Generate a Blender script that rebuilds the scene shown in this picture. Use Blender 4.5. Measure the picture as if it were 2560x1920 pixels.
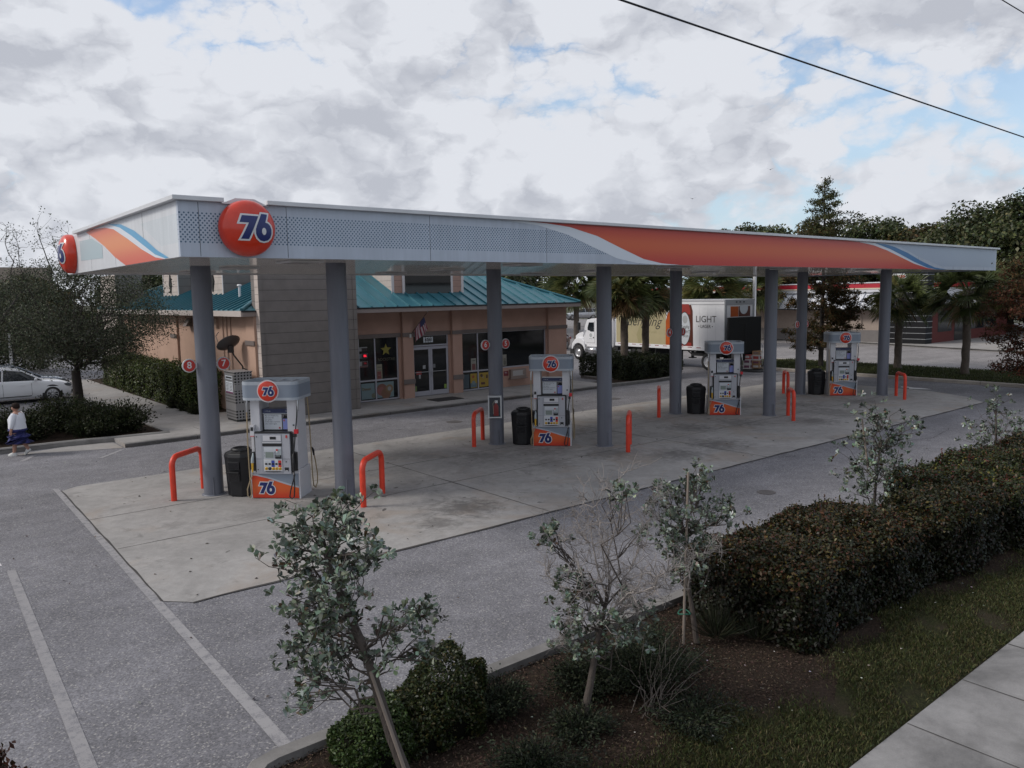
import bpy, bmesh, math, random
import numpy as np
from mathutils import Vector, Matrix
from mathutils.geometry import tessellate_polygon

random.seed(7); RNG = np.random.default_rng(7)
S = bpy.context.scene; COL = S.collection; R = math.radians; PI = math.pi
for o in list(bpy.data.objects): bpy.data.objects.remove(o)

# ---------------------------------------------------------------- camera
CAM = Vector((-3.8916, -12.9625, 4.1925)); FPX = 1955.9
RT = Vector((0.77292034, -0.63426115, -0.01751958))
DN = Vector((-0.08469071, -0.07576227, -0.99352280))
FW = Vector((0.62882559, 0.76939773, -0.11227423))
cd = bpy.data.cameras.new('camera'); cam = bpy.data.objects.new('camera', cd); COL.objects.link(cam)
cd.sensor_width = 36; cd.lens = 36*FPX/2560; cd.clip_start = .1; cd.clip_end = 4000
m = Matrix((RT, -DN, -FW)).transposed().to_4x4(); m.translation = CAM
cam.matrix_world = m; S.camera = cam

# ---------------------------------------------------------------- sky, sun, exposure
S.view_settings.view_transform = 'Standard'; S.view_settings.look = 'None'
S.view_settings.exposure = 0.36; S.view_settings.gamma = 1
SUN_DIR = Vector((-0.66, 0.42, 0.62)).normalized()
el = math.asin(SUN_DIR.z); az = math.atan2(SUN_DIR.x, SUN_DIR.y)
W = bpy.data.worlds.new('World'); S.world = W; W.use_nodes = True
nt = W.node_tree; N = nt.nodes; Lk = nt.links; N.clear()
def wn(t, **k):
    n = N.new(t)
    for a, b in k.items(): setattr(n, a, b)
    return n
def wm(op, a, b=None, c=None, clamp=False):
    n = wn('ShaderNodeMath', operation=op); n.use_clamp = clamp
    for i, v in enumerate((a, b, c)):
        if v is None: continue
        if isinstance(v, (int, float)): n.inputs[i].default_value = v
        else: Lk.new(v, n.inputs[i])
    return n.outputs[0]
sky = wn('ShaderNodeTexSky'); sky.sky_type = 'NISHITA'; sky.sun_disc = False
sky.sun_elevation = el; sky.sun_rotation = az; sky.air_density = 1.0; sky.dust_density = 0.2; sky.ozone_density = 1.0
tc = wn('ShaderNodeTexCoord'); sp = wn('ShaderNodeSeparateXYZ'); Lk.new(tc.outputs['Generated'], sp.inputs[0])
X_, Y_, Z_ = sp.outputs
cb = wn('ShaderNodeCombineXYZ'); Lk.new(X_, cb.inputs[0]); Lk.new(Y_, cb.inputs[1]); Lk.new(wm('MULTIPLY', Z_, 1.7), cb.inputs[2])
def noise(scale, detail, rough, off=(0, 0, 0), dist=0.0):
    mp = wn('ShaderNodeMapping'); mp.inputs['Location'].default_value = off; Lk.new(cb.outputs[0], mp.inputs[0])
    n = wn('ShaderNodeTexNoise'); n.inputs['Scale'].default_value = scale; n.inputs['Detail'].default_value = detail
    n.inputs['Roughness'].default_value = rough; n.inputs['Distortion'].default_value = dist
    Lk.new(mp.outputs[0], n.inputs['Vector']); return n.outputs[0]
def ramp01(v, a, b):
    n = wn('ShaderNodeMapRange', interpolation_type='SMOOTHSTEP'); n.inputs[1].default_value = a; n.inputs[2].default_value = b
    Lk.new(v, n.inputs[0]); return n.outputs[0]
OFF = (5.1, 3.3, 1.35)
wob = wn('ShaderNodeTexNoise'); wob.inputs['Scale'].default_value = 10; wob.inputs['Detail'].default_value = 6; wob.inputs['Roughness'].default_value = .6; Lk.new(cb.outputs[0], wob.inputs['Vector'])
wsc = wn('ShaderNodeVectorMath', operation='SCALE'); wsc.inputs['Scale'].default_value = .11; Lk.new(wob.outputs[1], wsc.inputs[0])
wad = wn('ShaderNodeVectorMath', operation='ADD'); Lk.new(cb.outputs[0], wad.inputs[0]); Lk.new(wsc.outputs[0], wad.inputs[1])
def puffs(off):
    tot = None
    for sc_, w_ in ((4.2, .48), (10, .32), (24, .20)):
        mp = wn('ShaderNodeMapping'); mp.inputs['Location'].default_value = off; Lk.new(wad.outputs[0], mp.inputs[0])
        n = wn('ShaderNodeTexNoise'); n.inputs['Scale'].default_value = sc_; n.inputs['Detail'].default_value = 0; Lk.new(mp.outputs[0], n.inputs['Vector'])
        q = wm('MULTIPLY', wm('POWER', wm('ABSOLUTE', wm('SUBTRACT', wm('MULTIPLY', n.outputs[0], 2.0), 1.0)), .6), w_*1.5); tot = q if tot is None else wm('ADD', tot, q)
    return tot
n1 = noise(4.2, 12, .55, OFF, .05)
n2 = noise(1.15, 3, .5, (7.3, 2.2, 0)); n3 = noise(11, 9, .58, (1, 5, 0), .1)
pf = puffs((2, 1, 0)); pfb = puffs((1.97, 1.025, .055))
east = wm('ADD', wm('MULTIPLY', X_, 0.7729), wm('MULTIPLY', Y_, -0.6343))
cover = wm('ADD', wm('ADD', wm('MULTIPLY', n1, .62), wm('MULTIPLY', n2, .32)), wm('ADD', wm('MULTIPLY', n3, .14), wm('MULTIPLY', pf, .22)))
cover = wm('ADD', wm('ADD', cover, wm('MULTIPLY', east, -0.11)), wm('MULTIPLY', ramp01(Z_, 0.08, 0.30), 0.03))
mask = wm('ADD', wm('MULTIPLY', ramp01(cover, 0.555, 0.645), 0.86), 0.14)
lit = wm('ADD', wm('MULTIPLY', wm('SUBTRACT', pf, pfb), 1.25), 0.60)
lit = wm('ADD', lit, wm('MULTIPLY', wm('SUBTRACT', n3, 0.5), 1.0))
lit = wm('ADD', lit, wm('MULTIPLY', wm('SUBTRACT', n1, 0.5), -1.7), clamp=True)
cr = wn('ShaderNodeValToRGB'); Lk.new(lit, cr.inputs[0])
cr.color_ramp.elements[0].position = 0.0; cr.color_ramp.elements[0].color = (.315, .33, .37, 1)
cr.color_ramp.elements[1].position = 0.75; cr.color_ramp.elements[1].color = (.465, .48, .515, 1)
cs = wn('ShaderNodeVectorMath', operation='SCALE'); cs.inputs['Scale'].default_value = 10; Lk.new(cr.outputs[0], cs.inputs[0])
hz = wn('ShaderNodeMix', data_type='RGBA'); Lk.new(wm('SUBTRACT', 1.0, ramp01(Z_, -.05, 0.34)), hz.inputs['Factor']); Lk.new(sky.outputs[0], hz.inputs['A']); hz.inputs['B'].default_value = (3.0, 3.95, 4.75, 1)
mx = wn('ShaderNodeMix', data_type='RGBA'); Lk.new(mask, mx.inputs['Factor']); Lk.new(hz.outputs['Result'], mx.inputs['A']); Lk.new(cs.outputs[0], mx.inputs['B'])
bg = wn('ShaderNodeBackground'); bg.inputs['Strength'].default_value = 0.125; Lk.new(mx.outputs['Result'], bg.inputs[0])
wo = wn('ShaderNodeOutputWorld'); Lk.new(bg.outputs[0], wo.inputs[0])
sl = bpy.data.lights.new('sun', 'SUN'); sl.energy = 1.7; sl.angle = R(16); sl.color = (1.0, .95, .88)
so = bpy.data.objects.new('sun', sl); COL.objects.link(so)
so.rotation_euler = (-SUN_DIR).to_track_quat('-Z', 'Y').to_euler(); so.location = SUN_DIR*60
S.cycles.max_bounces = 8; S.cycles.diffuse_bounces = 3; S.cycles.glossy_bounces = 3; S.cycles.transparent_max_bounces = 8
S.cycles.use_denoising = True

def at(px, py, d):
    """world point seen at (px, py) of the 2560x1920 photograph, d metres ahead"""
    return CAM + d*(FW + RT*((px-1280)/FPX) + DN*((py-960)/FPX))
def ad(x, y, d): return at(x*1.15732, y*1.15732, d)
# ---------------------------------------------------------------- mesh helpers
class MB:
    """collects shapes and links them as ONE mesh object"""
    def __init__(s): s.v = []; s.f = []; s.m = []; s.s = []
    def add(s, vs, fs, m=0, sm=False, M=None):
        b = len(s.v)
        s.v += [tuple(M @ Vector(p)) if M is not None else tuple(p) for p in vs]
        for f in fs: s.f.append([i+b for i in f]); s.m.append(m); s.s.append(sm)
        return s
    def box(s, x0, x1, y0, y1, z0, z1, m=0, M=None):
        v = [(x, y, z) for z in (z0, z1) for y in (y0, y1) for x in (x0, x1)]
        return s.add(v, [(0,2,3,1),(4,5,7,6),(0,1,5,4),(2,6,7,3),(0,4,6,2),(1,3,7,5)], m, False, M)
    def prism(s, pts, h0, h1, plane='xy', m=0, M=None, sm=False):
        n = len(pts)
        def P(a, b, h): return {'xy': (a, b, h), 'xz': (a, h, b), 'yz': (h, a, b)}[plane]
        v = [P(a, b, h0) for a, b in pts]+[P(a, b, h1) for a, b in pts]
        f = [tuple(range(n))[::-1], tuple(range(n, 2*n))]+[(i, (i+1) % n, n+(i+1) % n, n+i) for i in range(n)]
        return s.add(v, f, m, sm, M)
    def poly(s, pts, m=0, M=None): return s.add(pts, [tuple(range(len(pts)))], m, False, M)
    def tube(s, path, r, n=8, m=0, M=None, cap=True):
        path = [Vector(p) for p in path]; k = len(path)
        rr = r if isinstance(r, (list, tuple)) else [r]*k
        v = []; prev = None
        for i, p in enumerate(path):
            d = (path[min(i+1, k-1)]-path[max(i-1, 0)])
            d = d.normalized() if d.length > 1e-9 else Vector((0, 0, 1))
            if prev is None:
                u = d.cross(Vector((0, 0, 1))) if abs(d.z) < .9 else d.cross(Vector((1, 0, 0)))
            else: u = prev-d*prev.dot(d)
            u.normalize(); prev = u; w = d.cross(u)
            for j in range(n):
                a = 2*PI*j/n; v.append(p+(u*math.cos(a)+w*math.sin(a))*rr[i])
        f = [(i*n+j, i*n+(j+1) % n, (i+1)*n+(j+1) % n, (i+1)*n+j) for i in range(k-1) for j in range(n)]
        s.add(v, f, m, True, M)
        if cap: s.add(v[:n], [tuple(range(n))[::-1]], m, False, M); s.add(v[-n:], [tuple(range(n))], m, False, M)
        return s
    def lathe(s, prof, n=24, m=0, M=None, sm=True, a0=0, a1=2*PI):
        full = abs(a1-a0-2*PI) < 1e-6; k = n if full else n+1; v = []
        for r_, z in prof:
            for j in range(k):
                a = a0+(a1-a0)*j/n; v.append((r_*math.cos(a), r_*math.sin(a), z))
        f = []
        for i in range(len(prof)-1):
            for j in range(n):
                j2 = (j+1) % k; f.append((i*k+j, i*k+j2, (i+1)*k+j2, (i+1)*k+j))
        return s.add(v, f, m, sm, M)
    def cyl(s, r, z0, z1, n=20, m=0, M=None, x=0, y=0):
        T = Matrix.Translation((x, y, 0)); T = M @ T if M is not None else T
        s.lathe([(r, z0), (r, z1)], n, m, T)
        s.add([(r*math.cos(2*PI*j/n), r*math.sin(2*PI*j/n), z1) for j in range(n)], [tuple(range(n))], m, False, T)
        return s.add([(r*math.cos(2*PI*j/n), r*math.sin(2*PI*j/n), z0) for j in range(n)], [tuple(range(n))[::-1]], m, False, T)
    def disc(s, r, n=28, m=0, M=None, rx=None):
        return s.add([(r*math.cos(2*PI*j/n), (rx or r)*math.sin(2*PI*j/n), 0) for j in range(n)], [tuple(range(n))], m, False, M)
    def text(s, txt, size, M, m=0, align='CENTER', shear=0, bold=0, sx=1, ext=0.0):
        cu = bpy.data.curves.new('t', 'FONT'); cu.body = txt; cu.size = size; cu.align_x = align; cu.align_y = 'CENTER'
        cu.shear = shear; cu.offset = bold; cu.resolution_u = 3; cu.extrude = ext; cu.fill_mode = 'FRONT' if not ext else 'BOTH'
        ob = bpy.data.objects.new('t', cu); COL.objects.link(ob)
        me = bpy.data.meshes.new_from_object(ob.evaluated_get(bpy.context.evaluated_depsgraph_get()))
        T = M @ Matrix.Diagonal((sx, 1, 1, 1))
        s.add([v.co.copy() for v in me.vertices], [tuple(p.vertices) for p in me.polygons], m, False, T)
        bpy.data.objects.remove(ob); bpy.data.curves.remove(cu); bpy.data.meshes.remove(me)
        return s
    def build(s, name, mats, parent=None, world=False, bevel=0, seg=2, label=None, smooth=None):
        me = bpy.data.meshes.new(name)
        v = s.v
        if parent is not None and world:
            root = parent
            while root.parent: root = root.parent
            inv = tinv(root); v = [tuple(inv @ Vector(p)) for p in v]
        me.from_pydata([tuple(p) for p in v], [], s.f)
        if not isinstance(mats, (list, tuple)): mats = [mats]
        for q in mats: me.materials.append(q)
        me.polygons.foreach_set('material_index', s.m)
        me.polygons.foreach_set('use_smooth', s.s if smooth is None else [smooth]*len(s.s))
        me.update()
        o = bpy.data.objects.new(name, me); COL.objects.link(o)
        if parent is not None: o.parent = parent
        if bevel:
            b = o.modifiers.new('bevel', 'BEVEL'); b.width = bevel; b.segments = seg; b.limit_method = 'ANGLE'; b.angle_limit = R(40)
        if label: o['label'] = label
        return o

def tag(o, label, cat, group=None, kind=None):
    if label: o['label'] = label
    if cat: o['category'] = cat
    if group: o['group'] = group
    if kind: o['kind'] = kind
    return o
def thing(name, label, cat, loc=(0, 0, 0), rz=0, group=None):
    o = bpy.data.objects.new(name, None); COL.objects.link(o); o.empty_display_size = .2
    o.location = loc; o.rotation_euler = (0, 0, rz)
    return tag(o, label, cat, group)
def tinv(o):      # world point -> the thing's own frame
    return (Matrix.Translation(o.location) @ o.rotation_euler.to_matrix().to_4x4()).inverted()
def struct(name, mb, mats, **k):
    o = mb.build(name, mats, **k); o['kind'] = 'structure'; return o
def copy_thing(src, loc, rz=None, label=None, group=None):
    def cp(o, parent):
        c = o.copy(); COL.objects.link(c)
        if parent is not None: c.parent = parent
        for ch in [x for x in KIDS.get(o.name, [])]: cp(ch, c)
        return c
    KIDS = {}
    for x in bpy.data.objects:
        if x.parent: KIDS.setdefault(x.parent.name, []).append(x)
    r = cp(src, None); r.location = loc
    if rz is not None: r.rotation_euler = (0, 0, rz)
    if label: r['label'] = label
    if group: r['group'] = group
    return r

# ---------------------------------------------------------------- materials
def nm(mt): return mt.node_tree.nodes, mt.node_tree.links
def mat(name, col, rough=.6, metal=0, var=0, vs=3, bump=0, bs=60, spec=.5, emit=None, coat=0, dirt=0, stretch=None, alpha=None):
    mt = bpy.data.materials.new(name); mt.use_nodes = True; n, l = nm(mt); b = n['Principled BSDF']
    b.inputs['Base Color'].default_value = (*col, 1); b.inputs['Roughness'].default_value = rough; b.inputs['Metallic'].default_value = metal
    b.inputs['Specular IOR Level'].default_value = spec; b.inputs['Coat Weight'].default_value = coat
    if emit: b.inputs['Emission Color'].default_value = (*emit[0], 1); b.inputs['Emission Strength'].default_value = emit[1]
    if var or bump or dirt:
        t = n.new('ShaderNodeTexCoord'); src = t.outputs['Object']
        if stretch:
            mp = n.new('ShaderNodeMapping'); mp.inputs['Scale'].default_value = stretch; l.new(src, mp.inputs[0]); src = mp.outputs[0]
    if var or dirt:
        z = n.new('ShaderNodeTexNoise'); z.inputs['Scale'].default_value = vs; z.inputs['Detail'].default_value = 7; z.inputs['Roughness'].default_value = .62
        l.new(src, z.inputs['Vector'])
        mr = n.new('ShaderNodeMapRange'); mr.inputs[1].default_value = .3; mr.inputs[2].default_value = .7
        mr.inputs[3].default_value = 1-var; mr.inputs[4].default_value = 1+var*.7; l.new(z.outputs[0], mr.inputs[0])
        mul = n.new('ShaderNodeVectorMath'); mul.operation = 'SCALE'; mul.inputs[0].default_value = col; l.new(mr.outputs[0], mul.inputs['Scale'])
        l.new(mul.outputs[0], b.inputs['Base Color'])
    if bump:
        z2 = n.new('ShaderNodeTexNoise'); z2.inputs['Scale'].default_value = bs; z2.inputs['Detail'].default_value = 4; l.new(src, z2.inputs['Vector'])
        bp = n.new('ShaderNodeBump'); bp.inputs['Strength'].default_value = bump; bp.inputs['Distance'].default_value = .02
        l.new(z2.outputs[0], bp.inputs['Height']); l.new(bp.outputs[0], b.inputs['Normal'])
    return mt
def M2(mt):      # small node-maths kit for one material
    n, l = nm(mt)
    def m_(op, a, b=None, c=None, clamp=False):
        q = n.new('ShaderNodeMath'); q.operation = op; q.use_clamp = clamp
        for i, v in enumerate((a, b, c)):
            if v is None: continue
            if isinstance(v, (int, float)): q.inputs[i].default_value = v
            else: l.new(v, q.inputs[i])
        return q.outputs[0]
    def noise(vec, sc, det=6, ro=.6, di=0):
        q = n.new('ShaderNodeTexNoise'); q.inputs['Scale'].default_value = sc; q.inputs['Detail'].default_value = det
        q.inputs['Roughness'].default_value = ro; q.inputs['Distortion'].default_value = di; l.new(vec, q.inputs['Vector']); return q.outputs[0]
    def ss(v, a, b, lo=0, hi=1):
        q = n.new('ShaderNodeMapRange'); q.interpolation_type = 'SMOOTHSTEP'
        for i, t in enumerate((a, b, lo, hi)): q.inputs[i+1].default_value = t
        l.new(v, q.inputs[0]); return q.outputs[0]
    def mix(f, a, b):
        q = n.new('ShaderNodeMix'); q.data_type = 'RGBA'
        for k, v in (('Factor', f), ('A', a), ('B', b)):
            if isinstance(v, (int, float)): q.inputs[k].default_value = v
            elif isinstance(v, tuple): q.inputs[k].default_value = (*v, 1)
            else: l.new(v, q.inputs[k])
        return q.outputs['Result']
    def scale(c, f):
        q = n.new('ShaderNodeVectorMath'); q.operation = 'SCALE'
        if isinstance(c, tuple): q.inputs[0].default_value = c
        else: l.new(c, q.inputs[0])
        if isinstance(f, (int, float)): q.inputs['Scale'].default_value = f
        else: l.new(f, q.inputs['Scale'])
        return q.outputs[0]
    def bump(h, st=.3, di=.02):
        q = n.new('ShaderNodeBump'); q.inputs['Strength'].default_value = st; q.inputs['Distance'].default_value = di
        l.new(h, q.inputs['Height']); l.new(q.outputs[0], n['Principled BSDF'].inputs['Normal'])
    t = n.new('ShaderNodeTexCoord'); s = n.new('ShaderNodeSeparateXYZ'); l.new(t.outputs['Object'], s.inputs[0])
    return dict(m=m_, noise=noise, ss=ss, mix=mix, scale=scale, bump=bump, vec=t.outputs['Object'], x=s.outputs[0], y=s.outputs[1], z=s.outputs[2],
                out=lambda c: l.new(c, n['Principled BSDF'].inputs['Base Color']), rough=lambda c: l.new(c, n['Principled BSDF'].inputs['Roughness']), n=n, l=l)
def leafmat(name, rough=.55, transl=.25, spec=.3):
    mt = bpy.data.materials.new(name); mt.use_nodes = True; n, l = nm(mt); b = n['Principled BSDF']; o = n['Material Output']
    a = n.new('ShaderNodeAttribute'); a.attribute_name = 'tint'; l.new(a.outputs['Color'], b.inputs['Base Color'])
    b.inputs['Roughness'].default_value = rough; b.inputs['Specular IOR Level'].default_value = spec
    t = n.new('ShaderNodeBsdfTranslucent'); l.new(a.outputs['Color'], t.inputs[0])
    x = n.new('ShaderNodeMixShader'); x.inputs[0].default_value = transl
    l.new(b.outputs[0], x.inputs[1]); l.new(t.outputs[0], x.inputs[2]); l.new(x.outputs[0], o.inputs[0])
    return mt

# ---------------------------------------------------------------- foliage helpers (numpy)
def unit(a): return a/np.maximum(np.linalg.norm(a, axis=1, keepdims=True), 1e-9)
def leaf_mesh(name, P, A, Nn, Ls, Ws, C, mt, parent=None, world=True, curl=.12, oval=False):
    """one kite-shaped leaf per row: centre P, long axis A, normal Nn, length Ls, width Ws, tint C"""
    n = len(P); A = unit(A); B = unit(np.cross(Nn, A)); Nn = np.cross(A, B)
    Ls = np.asarray(Ls).reshape(-1, 1); Ws = np.asarray(Ws).reshape(-1, 1)
    if parent is not None and world:
        root = parent
        while root.parent: root = root.parent
        P = P-np.array(root.location)
    k = 6 if oval else 4
    if oval: v = np.stack([P-A*Ls*.5, P-A*Ls*.12+B*Ws*.36+Nn*Ls*curl*.8, P+A*Ls*.26+B*Ws*.5+Nn*Ls*curl, P+A*Ls*.5-Nn*Ls*curl*.3, P+A*Ls*.26-B*Ws*.5+Nn*Ls*curl, P-A*Ls*.12-B*Ws*.36+Nn*Ls*curl*.8], 1).reshape(-1, 3)
    else: v = np.stack([P-A*Ls*.5, P+A*Ls*.08+B*Ws*.5+Nn*Ls*curl, P+A*Ls*.5-Nn*Ls*curl*.5, P+A*Ls*.08-B*Ws*.5+Nn*Ls*curl], 1).reshape(-1, 3)
    me = bpy.data.meshes.new(name); me.vertices.add(n*k); me.vertices.foreach_set('co', v.ravel())
    me.loops.add(n*k); me.loops.foreach_set('vertex_index', np.arange(n*k, dtype=np.int32))
    me.polygons.add(n); me.polygons.foreach_set('loop_start', np.arange(0, n*k, k, dtype=np.int32))
    me.update(calc_edges=True)
    at_ = me.attributes.new('tint', 'FLOAT_COLOR', 'POINT')
    c4 = np.ones((n, 4)); c4[:, :3] = C; at_.data.foreach_set('color', np.repeat(c4, k, 0).ravel())
    me.materials.append(mt); me.validate()
    o = bpy.data.objects.new(name, me); COL.objects.link(o)
    if parent is not None: o.parent = parent
    return o
def tints(n, cols, w=None, jit=.25):
    cols = np.array(cols); i = RNG.choice(len(cols), n, p=w)
    return np.clip(cols[i]*(1+RNG.normal(0, jit, (n, 1)))*(1+RNG.normal(0, .08, (n, 3))), .003, .9)
def rosettes(centres, per, rad, spread=.6, up=.4):
    """leaves radiating from twig tips; returns P, A, N"""
    c = np.repeat(np.asarray(centres), per, 0); n = len(c)
    d = unit(RNG.normal(0, 1, (n, 3))+np.array([0, 0, up])); P = c+d*rad*RNG.uniform(.35, 1.0, (n, 1))
    Nn = unit(RNG.normal(0, spread, (n, 3))+np.array([0, 0, 1]))
    return P, unit(d+RNG.normal(0, .35, (n, 3))), Nn
def limb(mb, a, b, r0, r1, n=5, bend=.12, m=0, sides=6):
    a, b = Vector(a), Vector(b); L = (b-a).length; pts = []; o = Vector((0, 0, 0))
    for i in range(n+1):
        t = i/n
        if 0 < i < n: o = Vector([random.gauss(0, 1)*L*bend*.35 for _ in range(3)])
        else: o = Vector((0, 0, 0))
        pts.append(a.lerp(b, t)+o)
    mb.tube(pts, [r0+(r1-r0)*i/n for i in range(n+1)], sides, m)
    return pts
# ---------------------------------------------------------------- ground materials
def asphalt_mat(name, base, speck=.5, big=.22):
    mt = mat(name, base, .9, spec=.25); k = M2(mt)
    vo = k['n'].new('ShaderNodeTexVoronoi'); vo.inputs['Scale'].default_value = 58; k['l'].new(k['vec'], vo.inputs['Vector']); sx_ = k['n'].new('ShaderNodeSeparateColor'); k['l'].new(vo.outputs['Color'], sx_.inputs[0]); f = sx_.outputs[0]; f2 = sx_.outputs[1]; g = k['noise'](k['vec'], .35, 5, .6); h = k['noise'](k['vec'], 2.2, 6, .65, .4)
    c = k['scale'](base, k['ss'](g, .3, .7, 1-big, 1+big)); c = k['scale'](c, k['ss'](h, .3, .72, .88, 1.1))
    c = k['scale'](c, k['ss'](f, .0, 1.0, 1-speck, 1+speck))
    cv = k['n'].new('ShaderNodeCombineXYZ'); k['l'].new(k['m']('MULTIPLY', k['x'], .10), cv.inputs[0]); k['l'].new(k['m']('MULTIPLY', k['y'], .85), cv.inputs[1]); c = k['scale'](c, k['ss'](k['noise'](cv.outputs[0], 1.0, 4, .6), .3, .7, .90, 1.08))
    pale = k['ss'](f2, .90, .96); c = k['mix'](k['m']('MULTIPLY', pale, .55), c, (.42, .40, .38))
    blot = k['ss'](k['noise'](k['vec'], 2.1, 3, .5, .8), .69, .75); c = k['mix'](k['m']('MULTIPLY', blot, .5), c, (.045, .042, .045))
    k['out'](c); k['bump'](f, .18, .008); return mt
def concrete_mat(name, base, stains=(), var=.16, warm=(.30, .245, .20)):
    mt = mat(name, base, .85, spec=.3); k = M2(mt)
    f = k['noise'](k['vec'], 70, 3, .7); g = k['noise'](k['vec'], .55, 6, .65, .6); h = k['noise'](k['vec'], 4.5, 6, .7, .5)
    c = k['scale'](base, k['ss'](g, .28, .72, 1-var, 1+var)); c = k['scale'](c, k['ss'](h, .3, .7, .90, 1.07)); c = k['scale'](c, k['ss'](f, .3, .7, .92, 1.06))
    rust = k['ss'](k['noise'](k['vec'], .5, 4, .6, 1.0), .52, .70); c = k['mix'](k['m']('MULTIPLY', rust, .5), c, warm)
    tot = None
    for (sx, sy, r, st) in stains:
        dx = k['m']('SUBTRACT', k['x'], sx); dy = k['m']('SUBTRACT', k['y'], sy)
        d = k['m']('SQRT', k['m']('ADD', k['m']('MULTIPLY', dx, dx), k['m']('MULTIPLY', dy, dy)))
        d = k['m']('ADD', d, k['m']('MULTIPLY', k['m']('SUBTRACT', h, .5), r*2.2))
        q = k['ss'](d, r*.05, r*1.15, st*.85, 0); tot = q if tot is None else k['m']('MAXIMUM', tot, q)
    if tot is not None: c = k['mix'](tot, c, (.050, .045, .043))
    if stains:
        dr = k['ss'](k['noise'](k['vec'], 3.4, 2, .5, .3), .715, .75); c = k['mix'](k['m']('MULTIPLY', dr, .8), c, (.05, .045, .045))
        tr = k['ss'](k['noise'](k['vec'], 1.6, 8, .72, .9), .54, .70); c = k['mix'](k['m']('MULTIPLY', tr, .38), c, (.085, .078, .075))
    k['out'](c); k['bump'](f, .25, .008); return mt
def worn_paint(name, base, wear=.5, sc=7):
    mt = mat(name, base, .8); k = M2(mt)
    a = k['noise'](k['vec'], sc, 8, .72, .2); b = k['noise'](k['vec'], 90, 2, .6)
    w = k['ss'](k['m']('ADD', a, k['m']('MULTIPLY', k['m']('SUBTRACT', b, .5), .5)), wear-.10, wear+.10)
    k['out'](k['mix'](w, (.172, .168, .182), base)); return mt
M_asph = asphalt_mat('asphalt', (.176, .172, .186), .25, .14)
M_road = asphalt_mat('pale_asphalt', (.215, .200, .198), .22, .12)
STAINS = [(5.0, -.55, .9, .75), (4.0, -1.1, .55, .6), (2.9, 1.7, .8, .45), (1.6, 1.9, .45, .3), (8.3, 3.2, .8, .45), (9.9, 2.6, .9, .45), (9.0, 1.3, .8, .35), (10.9, 1.2, 1.0, .5),
          (12.1, -.2, .9, .55), (14.0, .0, 1.0, .6), (12.8, 4.2, 1.1, .4), (15.6, 2.2, 1.0, .55), (17.4, 1.6, 1.1, .5), (19.4, .2, 1.0, .55), (16.2, 5.5, 1.2, .5), (21.6, .6, 1.2, .5), (22.5, 2.4, 1.1, .5),
          (24.7, 1.2, 1.0, .5), (6.9, 4.9, .9, .35), (4.6, 4.6, .8, .3), (20.5, 4.0, 1.0, .45), (0.2, 2.2, .3, .3)]
M_pad = concrete_mat('pad_concrete', (.322, .308, .298), STAINS)
M_conc = concrete_mat('walk_concrete', (.29, .275, .265), (), .14)
M_walk2 = concrete_mat('sidewalk_concrete', (.19, .183, .18), (), .50, (.085, .083, .078))
M_kerb = concrete_mat('kerb_concrete', (.205, .195, .187), (), .30, (.10, .095, .09))
M_kerbp = concrete_mat('pale_kerb_concrete', (.42, .38, .34), (), .15)
M_joint = mat('joint_dirt', (.055, .05, .048), .95)
M_paint = worn_paint('worn_white_paint', (.29, .28, .285), .43)
M_paint2 = worn_paint('faded_white_paint', (.265, .255, .26), .45)
M_white_rd = mat('road_white', (.6, .6, .6), .8, var=.15)
def soil(name, a, b, c_, sc=28):
    mt = mat(name, a, .95, spec=.1); k = M2(mt)
    n1_ = k['noise'](k['vec'], sc, 5, .75, .6); n2_ = k['noise'](k['vec'], 1.6, 4, .6)
    c = k['mix'](k['ss'](n1_, .35, .65), a, b); c = k['mix'](k['ss'](n2_, .40, .62), c, c_); k['out'](c); k['bump'](n1_, 1.0, .05); return mt
M_mulch = soil('mulch', (.022, .016, .013), (.080, .056, .042), (.048, .035, .027))
M_lawn = soil('lawn_soil', (.024, .026, .013), (.058, .060, .026), (.055, .044, .030), 40)
M_land = soil('land', (.06, .07, .035), (.09, .085, .05), (.10, .10, .09), .5)

# ---------------------------------------------------------------- ground, roads, paths, kerbs
g = MB(); g.poly([(-1500, -1500, -.03), (1500, -1500, -.03), (1500, 1500, -.03), (-1500, 1500, -.03)]); struct('ground', g, M_land)
g = MB(); g.poly([(-90, -6.42, 0), (33.45, -6.42, 0), (33.45, 90, 0), (-90, 90, 0)])
g.poly([(-90, -60, 0), (-1.75, -60, 0), (-1.75, -6.42, 0), (-90, -6.42, 0)]); struct('parking_lot', g, M_asph)
g = MB(); g.poly([(38.45, -60, .002), (90, -60, .002), (90, 90, .002), (38.45, 90, .002)]); g.poly([(33.45, 15, .001), (38.45, 15, .001), (38.45, 90, .001), (33.45, 90, .001)]); struct('road', g, M_road)
PADP = [(-1.02, -1.62), (-.72, -1.93), (27.4, -1.93), (28.6, -.9), (29.5, .9), (29.5, 6.0), (28.6, 7.05), (-.5, 7.05), (-.86, 6.78)]
g = MB(); g.poly([(x, y, .010) for x, y in PADP])
def strip(mb, x0, y0, x1, y1, w, z, m=0, wob=0):
    L = math.hypot(x1-x0, y1-y0); nx, ny = -(y1-y0)/L, (x1-x0)/L; k = max(1, int(L/.4)) if wob else 1
    pts = []
    for i in range(k+1):
        t = i/k; o = random.uniform(-wob, wob) if wob else 0; ww = w*(1+(random.uniform(-.45, .45) if wob else 0))
        x, y = x0+(x1-x0)*t+nx*o, y0+(y1-y0)*t+ny*o; pts.append(((x+nx*ww/2, y+ny*ww/2, z), (x-nx*ww/2, y-ny*ww/2, z)))
    for i in range(k): mb.poly([pts[i][1], pts[i+1][1], pts[i+1][0], pts[i][0]], m)
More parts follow.
